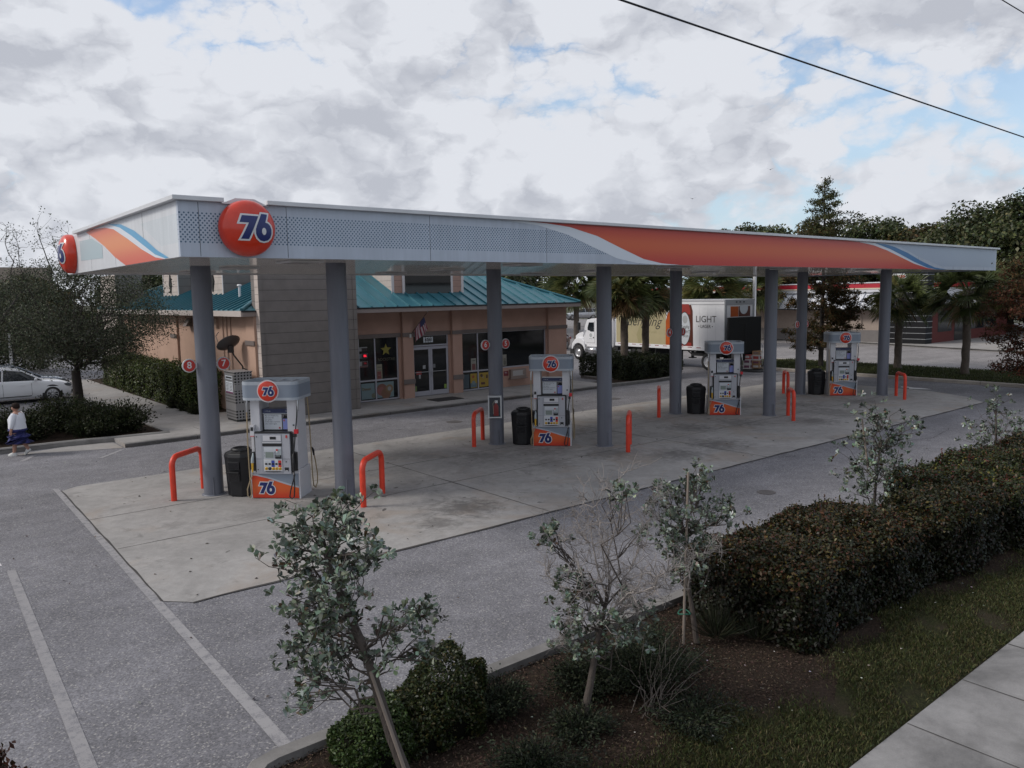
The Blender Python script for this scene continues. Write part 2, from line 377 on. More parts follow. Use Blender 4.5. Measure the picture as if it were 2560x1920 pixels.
for x in (6.03, 13.45, 20.9): strip(g, x, -1.92, x, 7.04, .022, .014, 1, .006)
for y in (1.38, 3.72): strip(g, -.93, y, 29.4, y+.05, .018, .013, 1, .006)
strip(g, -.72, -1.955, 27.4, -1.955, .05, .013, 1, .02); strip(g, -1.03, -1.6, -.86, 6.8, .03, .013, 1, .012)
struct('concrete_pad', g, [M_pad, M_joint])
def marking(pts, mt, z=.006):
    q = MB(); q.poly([(x, y, z) for x, y in pts]); return struct('road_marking', q, mt)
marking([(-.87, 7.12), (-1.12, -6.28), (-1.25, -6.22), (-.98, 7.18)], M_paint)
marking([(-2.42, 1.4), (-2.68, -7.2), (-2.81, -7.2), (-2.54, 1.4)], M_paint2)
marking([(-2.68, 4.0), (-2.56, 1.75), (-2.69, 1.75), (-2.80, 4.0)], M_white_rd)
marking([(.60, 10.34), (.72, 10.30), (1.47, 11.2), (1.38, 11.26)], M_paint); marking([(-1.1, 11.37), (-.98, 11.33), (-.58, 12.06), (-.70, 12.1)], M_paint)
for y in (20.6, 23.4, 26.2, 29.0, 31.8): marking([(-3, y+1.0), (2.8, y+1.05), (2.8, y+1.17), (-3, y+1.12)], M_paint)
marking([(30.25, 2.35), (30.0, 2.2), (30.05, 1.9), (29.7, 1.75), (30.1, 1.0), (30.3, 1.5), (30.2, 1.75), (30.4, 2.1)], M_white_rd)
for i in range(5): marking([(30.2+i*.5, 10.6-i*.6), (30.5+i*.5, 10.6-i*.6), (31.9+i*.5, 9.6-i*.6), (31.6+i*.5, 9.6-i*.6)], M_paint)
for (x, y) in ((11.07, 8.45), (28.5, 7.5), (10.35, -3.9), (27.2, 12.6), (19.0, 8.6)):
    k_ = .55 if x < 11 else .8; q = MB(); q.disc(.30*k_, 24, 0, Matrix.Translation((x, y, .008))); q.lathe([(.27*k_, .009), (.30*k_, .012), (.33*k_, .012), (.35*k_, .008)], 24, 1, Matrix.Translation((x, y, 0)))
    for r_ in (.08*k_, .16*k_, .22*k_): q.lathe([(r_, .0085), (r_+.02*k_, .011), (r_+.04*k_, .0085)], 24, 1, Matrix.Translation((x, y, 0)))
    o = q.build('manhole_cover', [mat('cast_iron', (.085, .078, .078), .7, .2), mat('iron_rim', (.11, .10, .10), .7, .2)])
    tag(o, {11.07: 'round iron manhole cover in the asphalt between store kerb and pad', 28.5: 'round iron manhole cover on asphalt behind the farthest fuel island', 10.35: 'round iron cover in the asphalt lane before the long hedge',
            27.2: 'round iron cover by the shrub island with two palms', 19.0: 'round iron cover in the lane beside the shrub island kerb'}[x], 'manhole cover')
def kerb_run(path, w=.15, h=.15, m=M_kerb, z=0, name='kerb', gaps=True):
    q = MB(); pts = [Vector((x, y, 0)) for x, y in path]; k = len(pts)
    L = []; 
    for i, p in enumerate(pts):
        d = (pts[min(i+1, k-1)]-pts[max(i-1, 0)]).normalized(); nn = Vector((-d.y, d.x, 0))
        L.append([p+nn*o+Vector((0, 0, zz_)) for o, zz_ in ((0, z-.02), (0, z+h-.03), (.03, z+h), (w, z+h), (w, z-.02))])
    v = [c for r_ in L for c in r_]; f = [(i*5+j, (i+1)*5+j, (i+1)*5+j+1, i*5+j+1) for i in range(k-1) for j in range(4)]
    q.add(v, f, 0); q.poly(L[0]); q.poly(L[-1][::-1])
    if gaps:
        run = 0
        for i in range(k-1):
            d = pts[i+1]-pts[i]; n_ = int(d.length/3.0)
            for j in range(n_):
                p = pts[i]+d*((j+.6)/max(n_, 1)); dd = d.normalized(); nn = Vector((-dd.y, dd.x, 0))
                a = [p+nn*-.003+Vector((0, 0, z)), p+nn*-.003+Vector((0, 0, z+h-.029)), p+nn*.029+Vector((0, 0, z+h+.002)), p+nn*(w+.002)+Vector((0, 0, z+h+.002))]
                b = [t+dd*.014 for t in a]
                for s_ in range(3): q.poly([a[s_], b[s_], b[s_+1], a[s_+1]], 1)
    return struct(name, q, [m, M_joint])
arc = [(-1.95+.62*math.sin(t), -7.05+.62*math.cos(t)) for t in np.linspace(-PI/2, 0, 8)]
kerb_run([(44, -6.36), (-1.4, -6.36), (-1.62, -6.42), (-1.78, -6.6), (-1.84, -7.0), (-1.84, -14)], .19, .15)
g = MB(); g.poly([(-1.7, -6.5, .06), (-1.7, -9.9, .08), (60, -9.9, .06), (60, -6.5, .06)]); struct('planting_bed', g, M_mulch)
g = MB(); lawn = [(-1.7, -9.9)]+[(x, -8.75+.28*math.sin(x*1.3)+.2*math.sin(x*3.1+1)) for x in np.arange(-1.7, 60.1, .5)]+[(60, -9.9)]
g.poly([(x, y, .088) for x, y in lawn][::-1]); struct('lawn', g, M_lawn)
g = MB(); g.box(-1.7, 60, -11.5, -9.87, 0, .10, 0)
for i in range(48): strip(g, -1.73+i*1.28, -11.49, -1.73+i*1.28, -9.88, .016, .1035, 1, .002)
struct('sidewalk', g, [M_walk2, M_joint])
# shop front walk, side walk, parking kerbs
g = MB(); g.prism([(1.55, 11.47), (21.9, 11.42), (21.9, 15.0), (4.93, 15.9), (4.93, 34), (3.05, 34), (3.05, 12.95), (1.55, 12.95)], 0, .12)
for x in (4.0, 6.6, 9.2, 11.8, 14.4, 17.0, 19.6): strip(g, x, 11.48, x, 13.2, .015, .1235, 1)
for y in np.arange(14.5, 33, 1.9): strip(g, 3.06, y, 4.92, y, .015, .1235, 1)
strip(g, 1.6, 12.9, 21, 12.75, .012, .1235, 1); struct('walkway', g, [M_conc, M_joint])
kerb_run([(21.9, 11.42), (1.55, 11.47)][::-1], .15, .124, M_kerb)
kerb_run([(3.0, 34), (3.0, 19.3)], .12, .125, M_kerb)
kerb_run([(-40, 12.8), (-1.3, 13.0), (.2, 12.98), (1.2, 12.85), (1.55, 12.75), (3.1, 12.55), (3.05, 12.75)], .16, .16)
g = MB(); g.poly([(1.5, 11.5, .006), (1.5, 12.75, .006), (.2, 12.95, .006), (-1.1, 12.5, .006), (-.2, 12.2, .006)]); struct('ramp_apron', g, M_conc)
g = MB(); g.poly([(-40, 13.0, .11), (1.4, 12.98, .11), (3.0, 12.7, .11), (3.0, 18.9, .11), (-40, 18.6, .11)]); struct('planting_bed', g, M_mulch)
g = MB(); g.poly([(4.95, 16.0, .10), (6.4, 15.5, .10), (6.4, 34, .10), (4.95, 34, .10)]); struct('planting_bed', g, M_mulch)
# palm island by the shop, grass median by the road
kerb_run([(21.9, 11.42), (24.8, 11.2), (26.9, 11.5), (27.9, 12.6), (27.9, 14.8), (27.0, 15.8), (24.5, 16.0), (23.6, 15.2), (23.5, 13.0)], .15, .15)
g = MB(); g.poly([(22.0, 11.55, .10), (24.8, 11.34, .10), (26.8, 11.62, .10), (27.75, 12.6, .10), (27.75, 14.8, .10), (27, 15.6, .10), (24.6, 15.8, .10), (23.6, 15.0, .10), (23.4, 13.0, .10), (21.9, 12.9, .10)]); struct('planting_bed', g, M_mulch)
kerb_run([(33.0, -30), (33.0, 11.8), (33.6, 13.6), (35, 14.6), (37, 14.6), (38.3, 13.6), (38.6, 12), (38.6, -30)][::-1], .16, .15, M_kerbp)
g = MB(); g.poly([(33.12, -30, .12), (38.5, -30, .12), (38.5, 12, .12), (38.2, 13.5, .12), (37, 14.5, .12), (35, 14.5, .12), (33.7, 13.5, .12), (33.12, 11.8, .12)]); struct('grass_median', g, soil('median_turf', (.030, .038, .014), (.065, .072, .028), (.060, .050, .030), 30))
kerb_run([(56.3, 45), (55.9, 18), (53.9, 11.2), (52.4, 5.5), (51, -30)], .16, .15, M_kerb)
g = MB(); g.poly([(56.2, 45, .12), (55.8, 18, .12), (53.8, 11.2, .12), (52.3, 5.5, .12), (50.9, -30, .12), (95, -30, .12), (95, 45, .12)][::-1]); struct('sidewalk', g, M_conc)

# cracks and tyre scuffs worn into the lot
q = MB()
for pts, w in (([(7.0, 9.2), (8.2, 9.0), (9.6, 9.3), (11.0, 8.9), (12.2, 9.0)], .018), ([(2.0, 9.0), (3.1, 9.6), (4.6, 9.4), (5.4, 10.2)], .016), ([(16, -3.4), (17.5, -3.2), (19.0, -3.6), (21, -3.3)], .018), ([(14.5, 8.6), (16.3, 8.3), (18.4, 8.7)], .016), ([(4.2, -3.2), (5.6, -3.6), (6.4, -3.3)], .010)):
    for (a, b), (c, d) in zip(pts, pts[1:]): strip(q, a, b, c, d, w, .005, 0, .05)
for cx, cy, r_, a0, a1 in ((18.2, 10.0, 1.15, 2.4, 4.4), (22, 7.0, 6.0, 4.3, 4.9), (24, -8, 6.5, 1.4, 1.9), (13.0, 12.5, 4.5, 4.2, 4.7)):
    for t, u_ in zip(np.linspace(a0, a1, 15), np.linspace(a0, a1, 15)[1:]): strip(q, cx+r_*math.cos(t), cy+r_*math.sin(t), cx+r_*math.cos(u_), cy+r_*math.sin(u_), .030, .0048, 1)
struct('road_cracks', q, [mat('crack_dark', (.055, .05, .052), .95), mat('tyre_scuff', (.10, .095, .10), .9)])
# ---------------------------------------------------------------- the "76" numerals
def offset_poly(p, d):
    n = len(p); out = []
    for i in range(n):
        a, b, c = (np.array(p[(i+k) % n], float) for k in (-1, 0, 1))
        e1 = b-a; e2 = c-b; e1 /= np.linalg.norm(e1); e2 /= np.linalg.norm(e2)
        n1 = np.array([e1[1], -e1[0]]); n2 = np.array([e2[1], -e2[0]]); q = n1+n2; k = q/max(np.linalg.norm(q), 1e-9)
        out.append(tuple(b+k*d/max(np.dot(k, n1), .5)))
    return out
def area2(p): return sum(p[i][0]*p[(i+1) % len(p)][1]-p[(i+1) % len(p)][0]*p[i][1] for i in range(len(p)))
_n = lambda L: [((x-1560)/320, (418-y)/316) for x, y in L]
G7 = _n([(1447, 285), (1634, 291), (1594, 372), (1512, 548), (1425, 546), (1518, 366), (1414, 363)])
G6 = _n([(1672, 262), (1750, 264), (1714, 358), (1748, 366), (1776, 390), (1793, 430), (1793, 482), (1776, 526), (1742, 556), (1694, 568), (1648, 560), (1611, 530), (1592, 487), (1591, 440), (1606, 395)])
G7 = G7 if area2(G7) > 0 else G7[::-1]; G6 = G6 if area2(G6) > 0 else G6[::-1]
HOLE = [((1692-1560)/320+.075*math.cos(t), (418-458)/316+.115*math.sin(t)) for t in np.linspace(0, 2*PI, 16, endpoint=False)]
def glyph76(mb, M, sc, navy, white, zf=None, eps=.002, centre=(0, 0), out=.062):
    """the outlined numerals, facing +z of M; zf(r) lifts them on to a domed face"""
    k = 0
    for p, mi in ((offset_poly(G7, out), white), (G7, navy), (offset_poly(G6, out), white), (G6, navy), (offset_poly(HOLE, .012), white)):
        k += 1; P = [Vector((x*sc+centre[0], y*sc+centre[1], 0)) for x, y in p]
        tri = [[P[i].copy() for i in t_] for t_ in tessellate_polygon([P])]
        for _ in range(3 if zf else 0):
            tri = [q_ for a, b, c in tri for ab, bc, ca in (((a+b)/2, (b+c)/2, (c+a)/2),) for q_ in ([a, ab, ca], [ab, b, bc], [ca, bc, c], [ab, bc, ca])]
        for t_ in tri:
            if (t_[1]-t_[0]).cross(t_[2]-t_[0]).z < 0: t_ = t_[::-1]
            mb.add([(v.x, v.y, (zf(math.hypot(v.x, v.y)) if zf else 0)+eps*k) for v in t_], [(0, 1, 2)], mi, False, M)
def dome_prof(Rr, rim, bulge):
    return [(Rr, 0), (Rr, rim), (Rr*.985, rim+.012)]+[(Rr*.985*math.cos(t), rim+.012+bulge*math.sin(t)) for t in np.linspace(.12, PI/2, 12)]
def dome_z(Rr, rim, bulge):
    pr = dome_prof(Rr, rim, bulge)[::-1]
    return lambda r_: float(np.interp(r_, [a for a, _ in pr], [b for _, b in pr]))
FACE_NY = Matrix.Rotation(R(90), 4, 'X')            # +z of a flat drawing turned to face -y
FACE_NX = Matrix.Rotation(R(-90), 4, 'Z') @ FACE_NY  # ... to face -x

# ---------------------------------------------------------------- canopy
M_white = mat('white_enamel', (.62, .62, .63), .4, var=.05); M_navy = mat('navy_blue', (.012, .022, .125), .35)
M_orange = mat('orange_red_plastic', (.60, .034, .010), .28, coat=.3, var=.10, vs=5); M_halo = mat('white_plastic', (.66, .66, .68), .35)
M_cap = mat('cap_flashing', (.60, .61, .63), .35, var=.08, vs=2, stretch=(1, 1, .2)); M_soffit = mat('glossy_soffit', (.72, .68, .655), .16, var=.07, vs=1.5, coat=.6)
M_grey = mat('column_paint', (.140, .148, .178), .42, var=.16, vs=5, bump=.04, bs=30, stretch=(1, 1, .12)); M_dark = mat('dark_trim', (.02, .02, .022), .8)  # near-black for panel seams, eave edges and awning posts
M_deck = mat('roof_deck', (.35, .35, .36), .7, var=.2, vs=1)
def fascia_mat(name, front):
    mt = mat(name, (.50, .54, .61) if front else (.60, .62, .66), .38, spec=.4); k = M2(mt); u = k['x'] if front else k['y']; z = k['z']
    def grid(ox, oz, du, dz):
        a = k['m']('SUBTRACT', k['m']('FRACT', k['m']('DIVIDE', k['m']('ADD', u, ox+50), du)), .5); b = k['m']('SUBTRACT', k['m']('FRACT', k['m']('DIVIDE', k['m']('ADD', z, oz), dz)), .5)
        a = k['m']('MULTIPLY', a, du); b = k['m']('MULTIPLY', b, dz)
        return k['m']('SQRT', k['m']('ADD', k['m']('MULTIPLY', a, a), k['m']('MULTIPLY', b, b)))
    if front: du, dz, z0, z1 = .070, .076, 5.115, 5.60
    else: du, dz, z0, z1 = .030, .032, 5.12, 5.58
    d = k['m']('MINIMUM', grid(0, 0, du, dz), grid(du/2, dz/2, du, dz)); dot = k['ss'](d, du*.17, du*.25, 1, 0)
    band = k['m']('MULTIPLY', k['m']('GREATER_THAN', z, z0), k['m']('LESS_THAN', z, z1))
    # object origin is the canopy's centre, so x = -16.73 is the near end
    if front:
        lim = k['m']('ADD', k['m']('MULTIPLY', k['m']('SUBTRACT', 5.6, z), 3.7), 8.7-16.735); inn = k['m']('LESS_THAN', u, lim)
    else:
        lim = k['m']('ADD', k['m']('MULTIPLY', k['m']('SUBTRACT', z, 5.12), 2.7), 1.0-4.47); inn = k['m']('LESS_THAN', u, lim)
    f = k['m']('MULTIPLY', k['m']('MULTIPLY', dot, band), inn)
    w = k['noise'](k['vec'], .8, 5, .6); cv = k['n'].new('ShaderNodeCombineXYZ'); k['l'].new(k['m']('MULTIPLY', u, 7.0), cv.inputs[0]); k['l'].new(k['m']('MULTIPLY', z, .5), cv.inputs[2]); w = k['m']('ADD', k['m']('MULTIPLY', w, .5), k['m']('MULTIPLY', k['noise'](cv.outputs[0], 1.0, 6, .7), .5))
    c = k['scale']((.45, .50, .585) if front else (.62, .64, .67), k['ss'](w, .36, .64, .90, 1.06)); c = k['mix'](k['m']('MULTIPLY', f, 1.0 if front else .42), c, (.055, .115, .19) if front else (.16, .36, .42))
    k['out'](c); return mt
def swoosh_mat(name, edge, mid, zc=5.36, hw=.44):
    mt = mat(name, mid, .38); k = M2(mt); d = k['m']('ABSOLUTE', k['m']('DIVIDE', k['m']('SUBTRACT', k['z'], zc), hw))
    k['out'](k['mix'](k['ss'](d, .05, 1.0), mid, edge)); return mt
M_f1 = fascia_mat('fascia_front', True); M_f2 = fascia_mat('fascia_end', False)  # end fascia is a brighter copy, sunlight painted into its colour
M_sw = swoosh_mat('orange_swoosh', (.50, .034, .020), (.60, .10, .026), 5.36); M_sw2 = swoosh_mat('orange_swoosh_end', (.62, .12, .075), (.72, .25, .10), 5.36)  # end swoosh likewise lightened for the sunlit side
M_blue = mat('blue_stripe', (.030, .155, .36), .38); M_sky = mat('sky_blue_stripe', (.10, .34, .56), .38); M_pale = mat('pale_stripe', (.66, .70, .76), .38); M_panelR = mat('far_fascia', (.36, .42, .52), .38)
CL, CW, CZ, CT = 33.47, 8.94, 4.895, 5.77
can = thing('fuel_canopy', 'long flat petrol station canopy with dotted grey and orange fascia on eight round columns', 'canopy', (CL/2, CW/2, 0))
def cp(mb, name, mats, parent=can, **k): return mb.build(name, mats, parent, world=True, **k)
q = MB(); q.box(0, CL, 0, .08, CZ, CT, 0)
for x in (.31, 1.78, 4.7, 7.75, 10.8, 13.85, 16.9, 19.95, 23.0, 26.05, 29.1, 32.15): q.box(x, x+.008, -.0015, .01, CZ+.01, CT-.01, 1)
LC = [(7.2, 5.768), (7.75, 5.752), (8.45, 5.70), (9.33, 5.53), (10.11, 5.28), (10.94, 5.03), (11.64, 4.93), (12.4, 4.897)]
RC = [(27.5, 4.897), (26.84, 4.94), (25.7, 5.09), (24.62, 5.31), (23.58, 5.52), (22.6, 5.67), (21.6, 5.75), (20.9, 5.768)]
BU = [(22.7, 5.745), (23.5, 5.72), (24.08, 5.66), (25.13, 5.47), (26.25, 5.20), (27.42, 4.97), (28.5, 4.897)]; BL = [(27.7, 4.897), (26.84, 4.95), (25.7, 5.155), (24.61, 5.40), (23.78, 5.575), (23.1, 5.68)]
P3 = lambda L, y: [(x, y, z) for x, z in L]
q.poly(P3(LC+RC, -.005), 2)
q.poly(P3([(6.5, 5.768)]+[(x-.95, z) for x, z in LC[2:]]+LC[::-1], -.003), 3)
q.poly(P3(RC[::-1]+[(28.3, 4.897)]+BU[::-1][1:]+[(22.0, 5.768)], -.004), 3); q.poly(P3(BU+BL, -.0065), 4)
q.poly(P3([(23.4, 5.768), (24.6, 5.66), (26.0, 5.36), (28.0, 5.02), (33.3, 5.02), (33.3, 5.768)], -.003), 5)
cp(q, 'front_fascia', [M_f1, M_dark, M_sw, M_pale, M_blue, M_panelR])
q = MB(); q.box(0, .08, .08, CW-.08, CZ, CT, 0)
for y in (2.05, 4.15, 6.3): q.box(-.0015, .01, y, y+.008, CZ+.01, CT-.01, 1)
E3 = lambda L, x: [(x, y, z) for y, z in L]
OU = [(6.6, 5.75), (6.0, 5.765), (4.87, 5.72), (4.14, 5.63), (3.17, 5.39), (2.2, 5.13), (1.39, 4.95), (.85, 4.897)]; OL = [(3.4, 4.897), (4.18, 5.09), (4.99, 5.35), (5.74, 5.55), (6.3, 5.68)]
SU = [(4.5, 5.765), (3.54, 5.68), (2.61, 5.49), (1.87, 5.27), (1.27, 5.07), (.62, 4.91)]; SB = [(.80, 4.905), (1.38, 5.0), (2.08, 5.2), (2.84, 5.42), (3.66, 5.63), (4.4, 5.74)]
q.poly(E3(OU+OL, -.005), 2); q.poly(E3(OU[1:]+SU[::-1], -.003), 3); q.poly(E3(SU+SB, -.0065), 4)
q.poly(E3([(7.35, 5.60), (6.1, 5.58), (5.2, 5.38), (5.2, 5.12), (7.35, 5.16)], -.0035), 5)
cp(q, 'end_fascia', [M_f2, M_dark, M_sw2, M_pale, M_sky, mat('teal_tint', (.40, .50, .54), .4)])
q = MB(); q.box(CL-.08, CL, .08, CW-.08, CZ, CT); cp(q, 'end_fascia', M_panelR)
q = MB(); q.box(0, CL, CW-.08, CW, CZ, CT); cp(q, 'back_fascia', M_white)
q = MB()
for x0, x1 in ((-.1, .70), (1.42, CL+.1)): q.box(x0, x1, -.1, .06, CT+.002, CT+.072)
q.box(-.1, .06, .06, 7.6, CT+.002, CT+.072); q.box(-.1, .06, 8.9, CW+.1, CT+.002, CT+.072); q.box(CL-.06, CL+.1, .06, CW-.06, CT+.002, CT+.072); q.box(.06, CL+.1, CW-.06, CW+.1, CT+.002, CT+.072)
q.prism([(.66, CT-.02), (.90, CT+.085), (1.22, CT+.085), (1.46, CT-.02)], -.045, .055, 'xz')
cp(q, 'cap_flashing', M_cap, bevel=.006)
q = MB(); q.box(.08, CL-.08, .08, CW-.08, CT-.25, CT-.1); cp(q, 'roof_deck', M_deck)
q = MB(); q.box(.08, CL-.08, .08, CW-.08, CZ+.03, CZ+.07, 0)
for i in range(1, 22): q.box(.08, CL-.08, .08+i*.4-.006, .08+i*.4+.006, CZ+.026, CZ+.03, 0)
cp(q, 'soffit', [M_soffit])
M_lens = mat('lamp_lens', (.30, .29, .28), .25)
for i in range(6):
    for y in (1.35, 4.5, 7.4):
        q = MB(); x = 2.6+i*5.6; q.box(x-.34, x+.34, y-.34, y+.34, CZ-.012, CZ+.024, 0); q.box(x-.27, x+.27, y-.27, y+.27, CZ-.016, CZ-.013, 1); cp(q, 'ceiling_lamp', [M_white, M_lens], bevel=.008)
for Mx in (Matrix.Translation((1.05, -.05, 5.365)) @ FACE_NY, Matrix.Translation((-.005, 8.2, 5.355)) @ FACE_NX):
    q = MB(); q.lathe(dome_prof(.455, .10, .19), 48, 0, Mx); q.disc(.455, 40, 0, Mx @ Matrix.Translation((0, 0, -.001)))
    sg = cp(q, 'logo_sign', M_orange); q = MB(); glyph76(q, Mx, .455, 0, 1, dome_z(.455, .10, .19), .0035)
    cp(q, 'numerals', [M_navy, M_white], sg)
COLS = [(1.62, 4.12), (3.63, 1.90), (9.66, 4.34), (11.62, 2.0), (17.58, 4.34), (19.43, 1.84), (25.2, 4.1), (27.0, 1.61)]
NUM = {0: ('8', '7'), 2: ('6', '5'), 4: ('4', '3'), 6: ('2', '1')}
M_redsign = mat('red_sign', (.48, .030, .022), .4); M_foot = mat('column_base', (.20, .21, .22), .6)
for i, (x, y) in enumerate(COLS):
    q = MB(); T = Matrix.Translation((x, y, 0)); q.lathe([(.205, .01), (.205, CZ+.03)], 28, 0, T); q.lathe([(.25, .01), (.25, .025), (.206, .03)], 28, 0, T)
    q.tube([(x-.07, y-.215, .02), (x-.07, y-.215, .42)], .012, 6)
    co = cp(q, 'column', M_grey)
    if i in NUM:
        for s_, t in zip((-1, 1), NUM[i]):
            Ms = Matrix.Translation((x+s_*.36, y-.02, 2.84)) @ FACE_NY; q = MB()
            q.lathe([(.145, -.015), (.145, .012), (.0, .012)], 32, 0, Ms); q.disc(.145, 32, 0, Ms @ Matrix.Translation((0, 0, -.016))); q.disc(.123, 32, 1, Ms @ Matrix.Translation((0, 0, .0145)))
            q.text(t, .20, Ms @ Matrix.Translation((0, .004, .017)), 0, bold=.003); q.box(min(s_*.2, s_*.3)+x, max(s_*.2, s_*.3)+x, y-.03, y-.01, 2.79, 2.89, 0)
            cp(q, 'number_sign', [M_halo, M_redsign], co)

# ---------------------------------------------------------------- fuel pumps
M_pw = mat('pump_white', (.60, .60, .63), .35, var=.04); M_pg = mat('pump_grey', (.40, .41, .45), .4, var=.05); M_tb = mat('topper_blue_grey', (.225, .265, .325), .4); M_tl = mat('topper_light', (.40, .44, .49), .4)
M_blk = mat('black_plastic', (.016, .016, .018), .45); M_blk2 = mat('black_gloss', (.01, .01, .012), .15); M_oran2 = swoosh_mat('pump_orange', (.54, .036, .015), (.62, .11, .025), .26, .27)
M_scr = mat('lcd', (.22, .26, .24), .2); M_yel = mat('yellow_button', (.62, .36, .03), .4); M_keyb = mat('key_blue', (.03, .06, .35), .4); M_keyr = mat('key_red', (.55, .035, .03), .4)
M_ad = mat('ad_white', (.55, .58, .62), .3); M_phone = mat('phone_violet', (.25, .29, .62), .3); M_tan = mat('tan_hose', (.33, .255, .155), .5); M_redb = mat('red_guard', (.55, .02, .03), .4); M_steel = mat('steel', (.45, .45, .46), .3, .8); M_gum = mat('grip_grey', (.35, .40, .42), .5)
PX = 493.0
pump = thing('fuel_pump', 'white and orange fuel pump numbered 8 between the two columns at the near end', 'fuel pump', (2.70, 3.01, .012), R(-45), 'fuel pumps under the canopy')
FRONT = -.33
def rect(mb, x0, x1, z0, z1, m, y=FRONT, t=.004): return mb.box(x0, x1, y-t, y, z0, z1, m)
# base panel with the swoosh
q = MB(); q.prism([(-.51, FRONT), (.51, FRONT), (.51, -FRONT), (-.51, -FRONT)], 0, .535, 'xy', 0)
cur = [(-.51, .53), (-.42, .525), (-.16, .465), (.06, .395), (.28, .325), (.42, .287), (.51, .268)]
for s_ in (1, -1):
    Y = FRONT*s_
    q.poly([(x, Y-.003*s_, z) for x, z in [(-.508, .003), (.508, .003)]+cur[::-1]][::s_], 1); q.poly([(x, Y-.0035*s_, z) for x, z in cur+[(x, z-.035) for x, z in cur[::-1]]][::-s_], 2); q.poly([(x, Y-.003*s_, z) for x, z in cur[1:]+[(.51, .532), (-.42, .532)]][::s_], 3)
glyph76(q, Matrix.Translation((-.225, FRONT-.004, .225)) @ FACE_NY, .29, 4, 5, None, .0014)
q.box(-.50, .50, FRONT-.0035, FRONT, .0, .012, 6)
q.build('base_panel', [M_pg, M_oran2, M_tl, M_tb, M_navy, M_white, M_blk], pump)
for s_ in (-1, 1):
    q = MB(); a, b = (.30, .505)
    pts = [(FRONT+.03, .535), (FRONT+.03, .60), (FRONT+.06, 1.0), (FRONT+.08, 2.14), (-FRONT-.08, 2.14), (-FRONT-.06, 1.0), (-FRONT-.03, .60), (-FRONT-.03, .535)]
    q.prism(pts, s_*a, s_*b, 'yz', 0); q.prism([(FRONT+.0, .0), (FRONT+.01, .535), (FRONT+.03, .62), (-FRONT-.03, .62), (-FRONT-.0, 0)], s_*.512, s_*.54, 'yz', 0)
    if s_ > 0: rect(q, .40, .47, 1.52, 1.60, 1, FRONT+.066); rect(q, .415, .455, 1.545, 1.575, 2, FRONT+.061)
    q.build('side_pillar', [M_pw, M_ad, M_blk], pump, bevel=.012)
# cabinet
q = MB(); q.box(-.375, .375, FRONT-.05, -FRONT+.05, .54, 1.40, 0); q.box(-.385, .385, FRONT-.055, -FRONT+.055, 1.40, 1.43, 1); q.box(.375, .415, FRONT+.0, -FRONT, .56, 1.42, 1); q.box(-.415, -.375, FRONT+.0, -FRONT, .56, 1.42, 1)
F = FRONT-.05
rect(q, -.25, .19, .56, 1.38, 3, F); rect(q, -.20, .19, 1.245, 1.36, 2, F-.004); rect(q, -.05, .085, 1.275, 1.335, 1, F-.008); rect(q, -.22, .20, 1.20, 1.215, 4, F-.004); rect(q, -.22, .20, 1.13, 1.19, 1, F-.004); rect(q, -.19, .18, 1.03, 1.115, 5, F-.004)
for x, z in ((-.34, 1.33), (-.34, .63), (.28, .80)): rect(q, x-.012, x+.012, z-.012, z+.012, 1, F)
rect(q, .24, .33, .60, .68, 1, F); rect(q, .255, .315, .60, .615, 2, F-.004); rect(q, -.375, .375, .858, .862, 1, F); q.box(.2, .204, F-.003, F, .55, 1.39, 1)
cab = q.build('cabinet', [M_pg, M_blk, M_pw, mat('pump_midgrey', (.33, .345, .385), .4), M_white, M_ad], pump, bevel=.006)
q = MB(); rect(q, -.195, .045, .865, 1.025, 0, F-.004); rect(q, -.16, .015, .885, 1.01, 1, F-.008)
for i in range(4): rect(q, -.185, -.172, .90+i*.032, .912+i*.032, 2, F-.008); rect(q, .027, .040, .90+i*.032, .912+i*.032, 2, F-.008)
q.build('display_screen', [M_ad, M_scr, M_blk], cab)
q = MB(); rect(q, .07, .185, .945, 1.075, 0, F-.008); rect(q, .075, .115, 1.04, 1.07, 1, F-.016, .004); rect(q, .075, .11, 1.0, 1.03, 2, F-.016); rect(q, .06, .18, .875, .945, 3, F-.008, .02); rect(q, .075, .165, .925, .935, 0, F-.028)
q.build('card_reader', [M_gum, M_redb, M_white, M_blk], cab)
q = MB(); rect(q, -.205, .195, .60, .855, 0, F-.004)
for i, mi in enumerate((1, 1, 2, 1, 3)):
    x = -.185+i*.074; rect(q, x, x+.066, .69, .83, mi, F-.008); rect(q, x+.010, x+.056, .735, .775, 4, F-.012)
    q.lathe([(.034, 0), (.034, .006), (.026, .012), (0, .012)], 16, 5 if i != 1 else 4, Matrix.Translation((x+.033, F-.008, .655)) @ FACE_NY); rect(q, x+.020, x+.046, .650, .662, 4, F-.0205, .001)
q.prism([(-.2, .60), (.19, .60), (.15, .585), (0, .578), (-.16, .585)], F-.01, F-.004, 'xz', 4)
q.build('keypad', [M_white, M_ad, M_keyb, M_keyr, M_blk, M_yel], cab)
q = MB(); q.box(-.27, .33, -.16, .16, 1.43, 1.80, 0); q.box(-.27, .33, -.17, .17, 1.80, 1.89, 1); rect(q, -.25, .14, 1.45, 1.775, 2, -.16); rect(q, .155, .31, 1.45, 1.775, 3, -.16); rect(q, .165, .30, 1.455, 1.68, 4, -.164); rect(q, -.27, .33, 1.79, 1.80, 2, -.171)
A = Matrix.Translation((-.225, -.166, 1.745)) @ FACE_NY
for i, t in enumerate(('Pay with Mobile Pay', 'and save 10\u00a2', 'per gallon.', "If that didn't convince", 'you, read it again.')): q.text(t, .040, A @ Matrix.Translation((0, -i*.043, 0)), 5, 'LEFT', sx=.92)
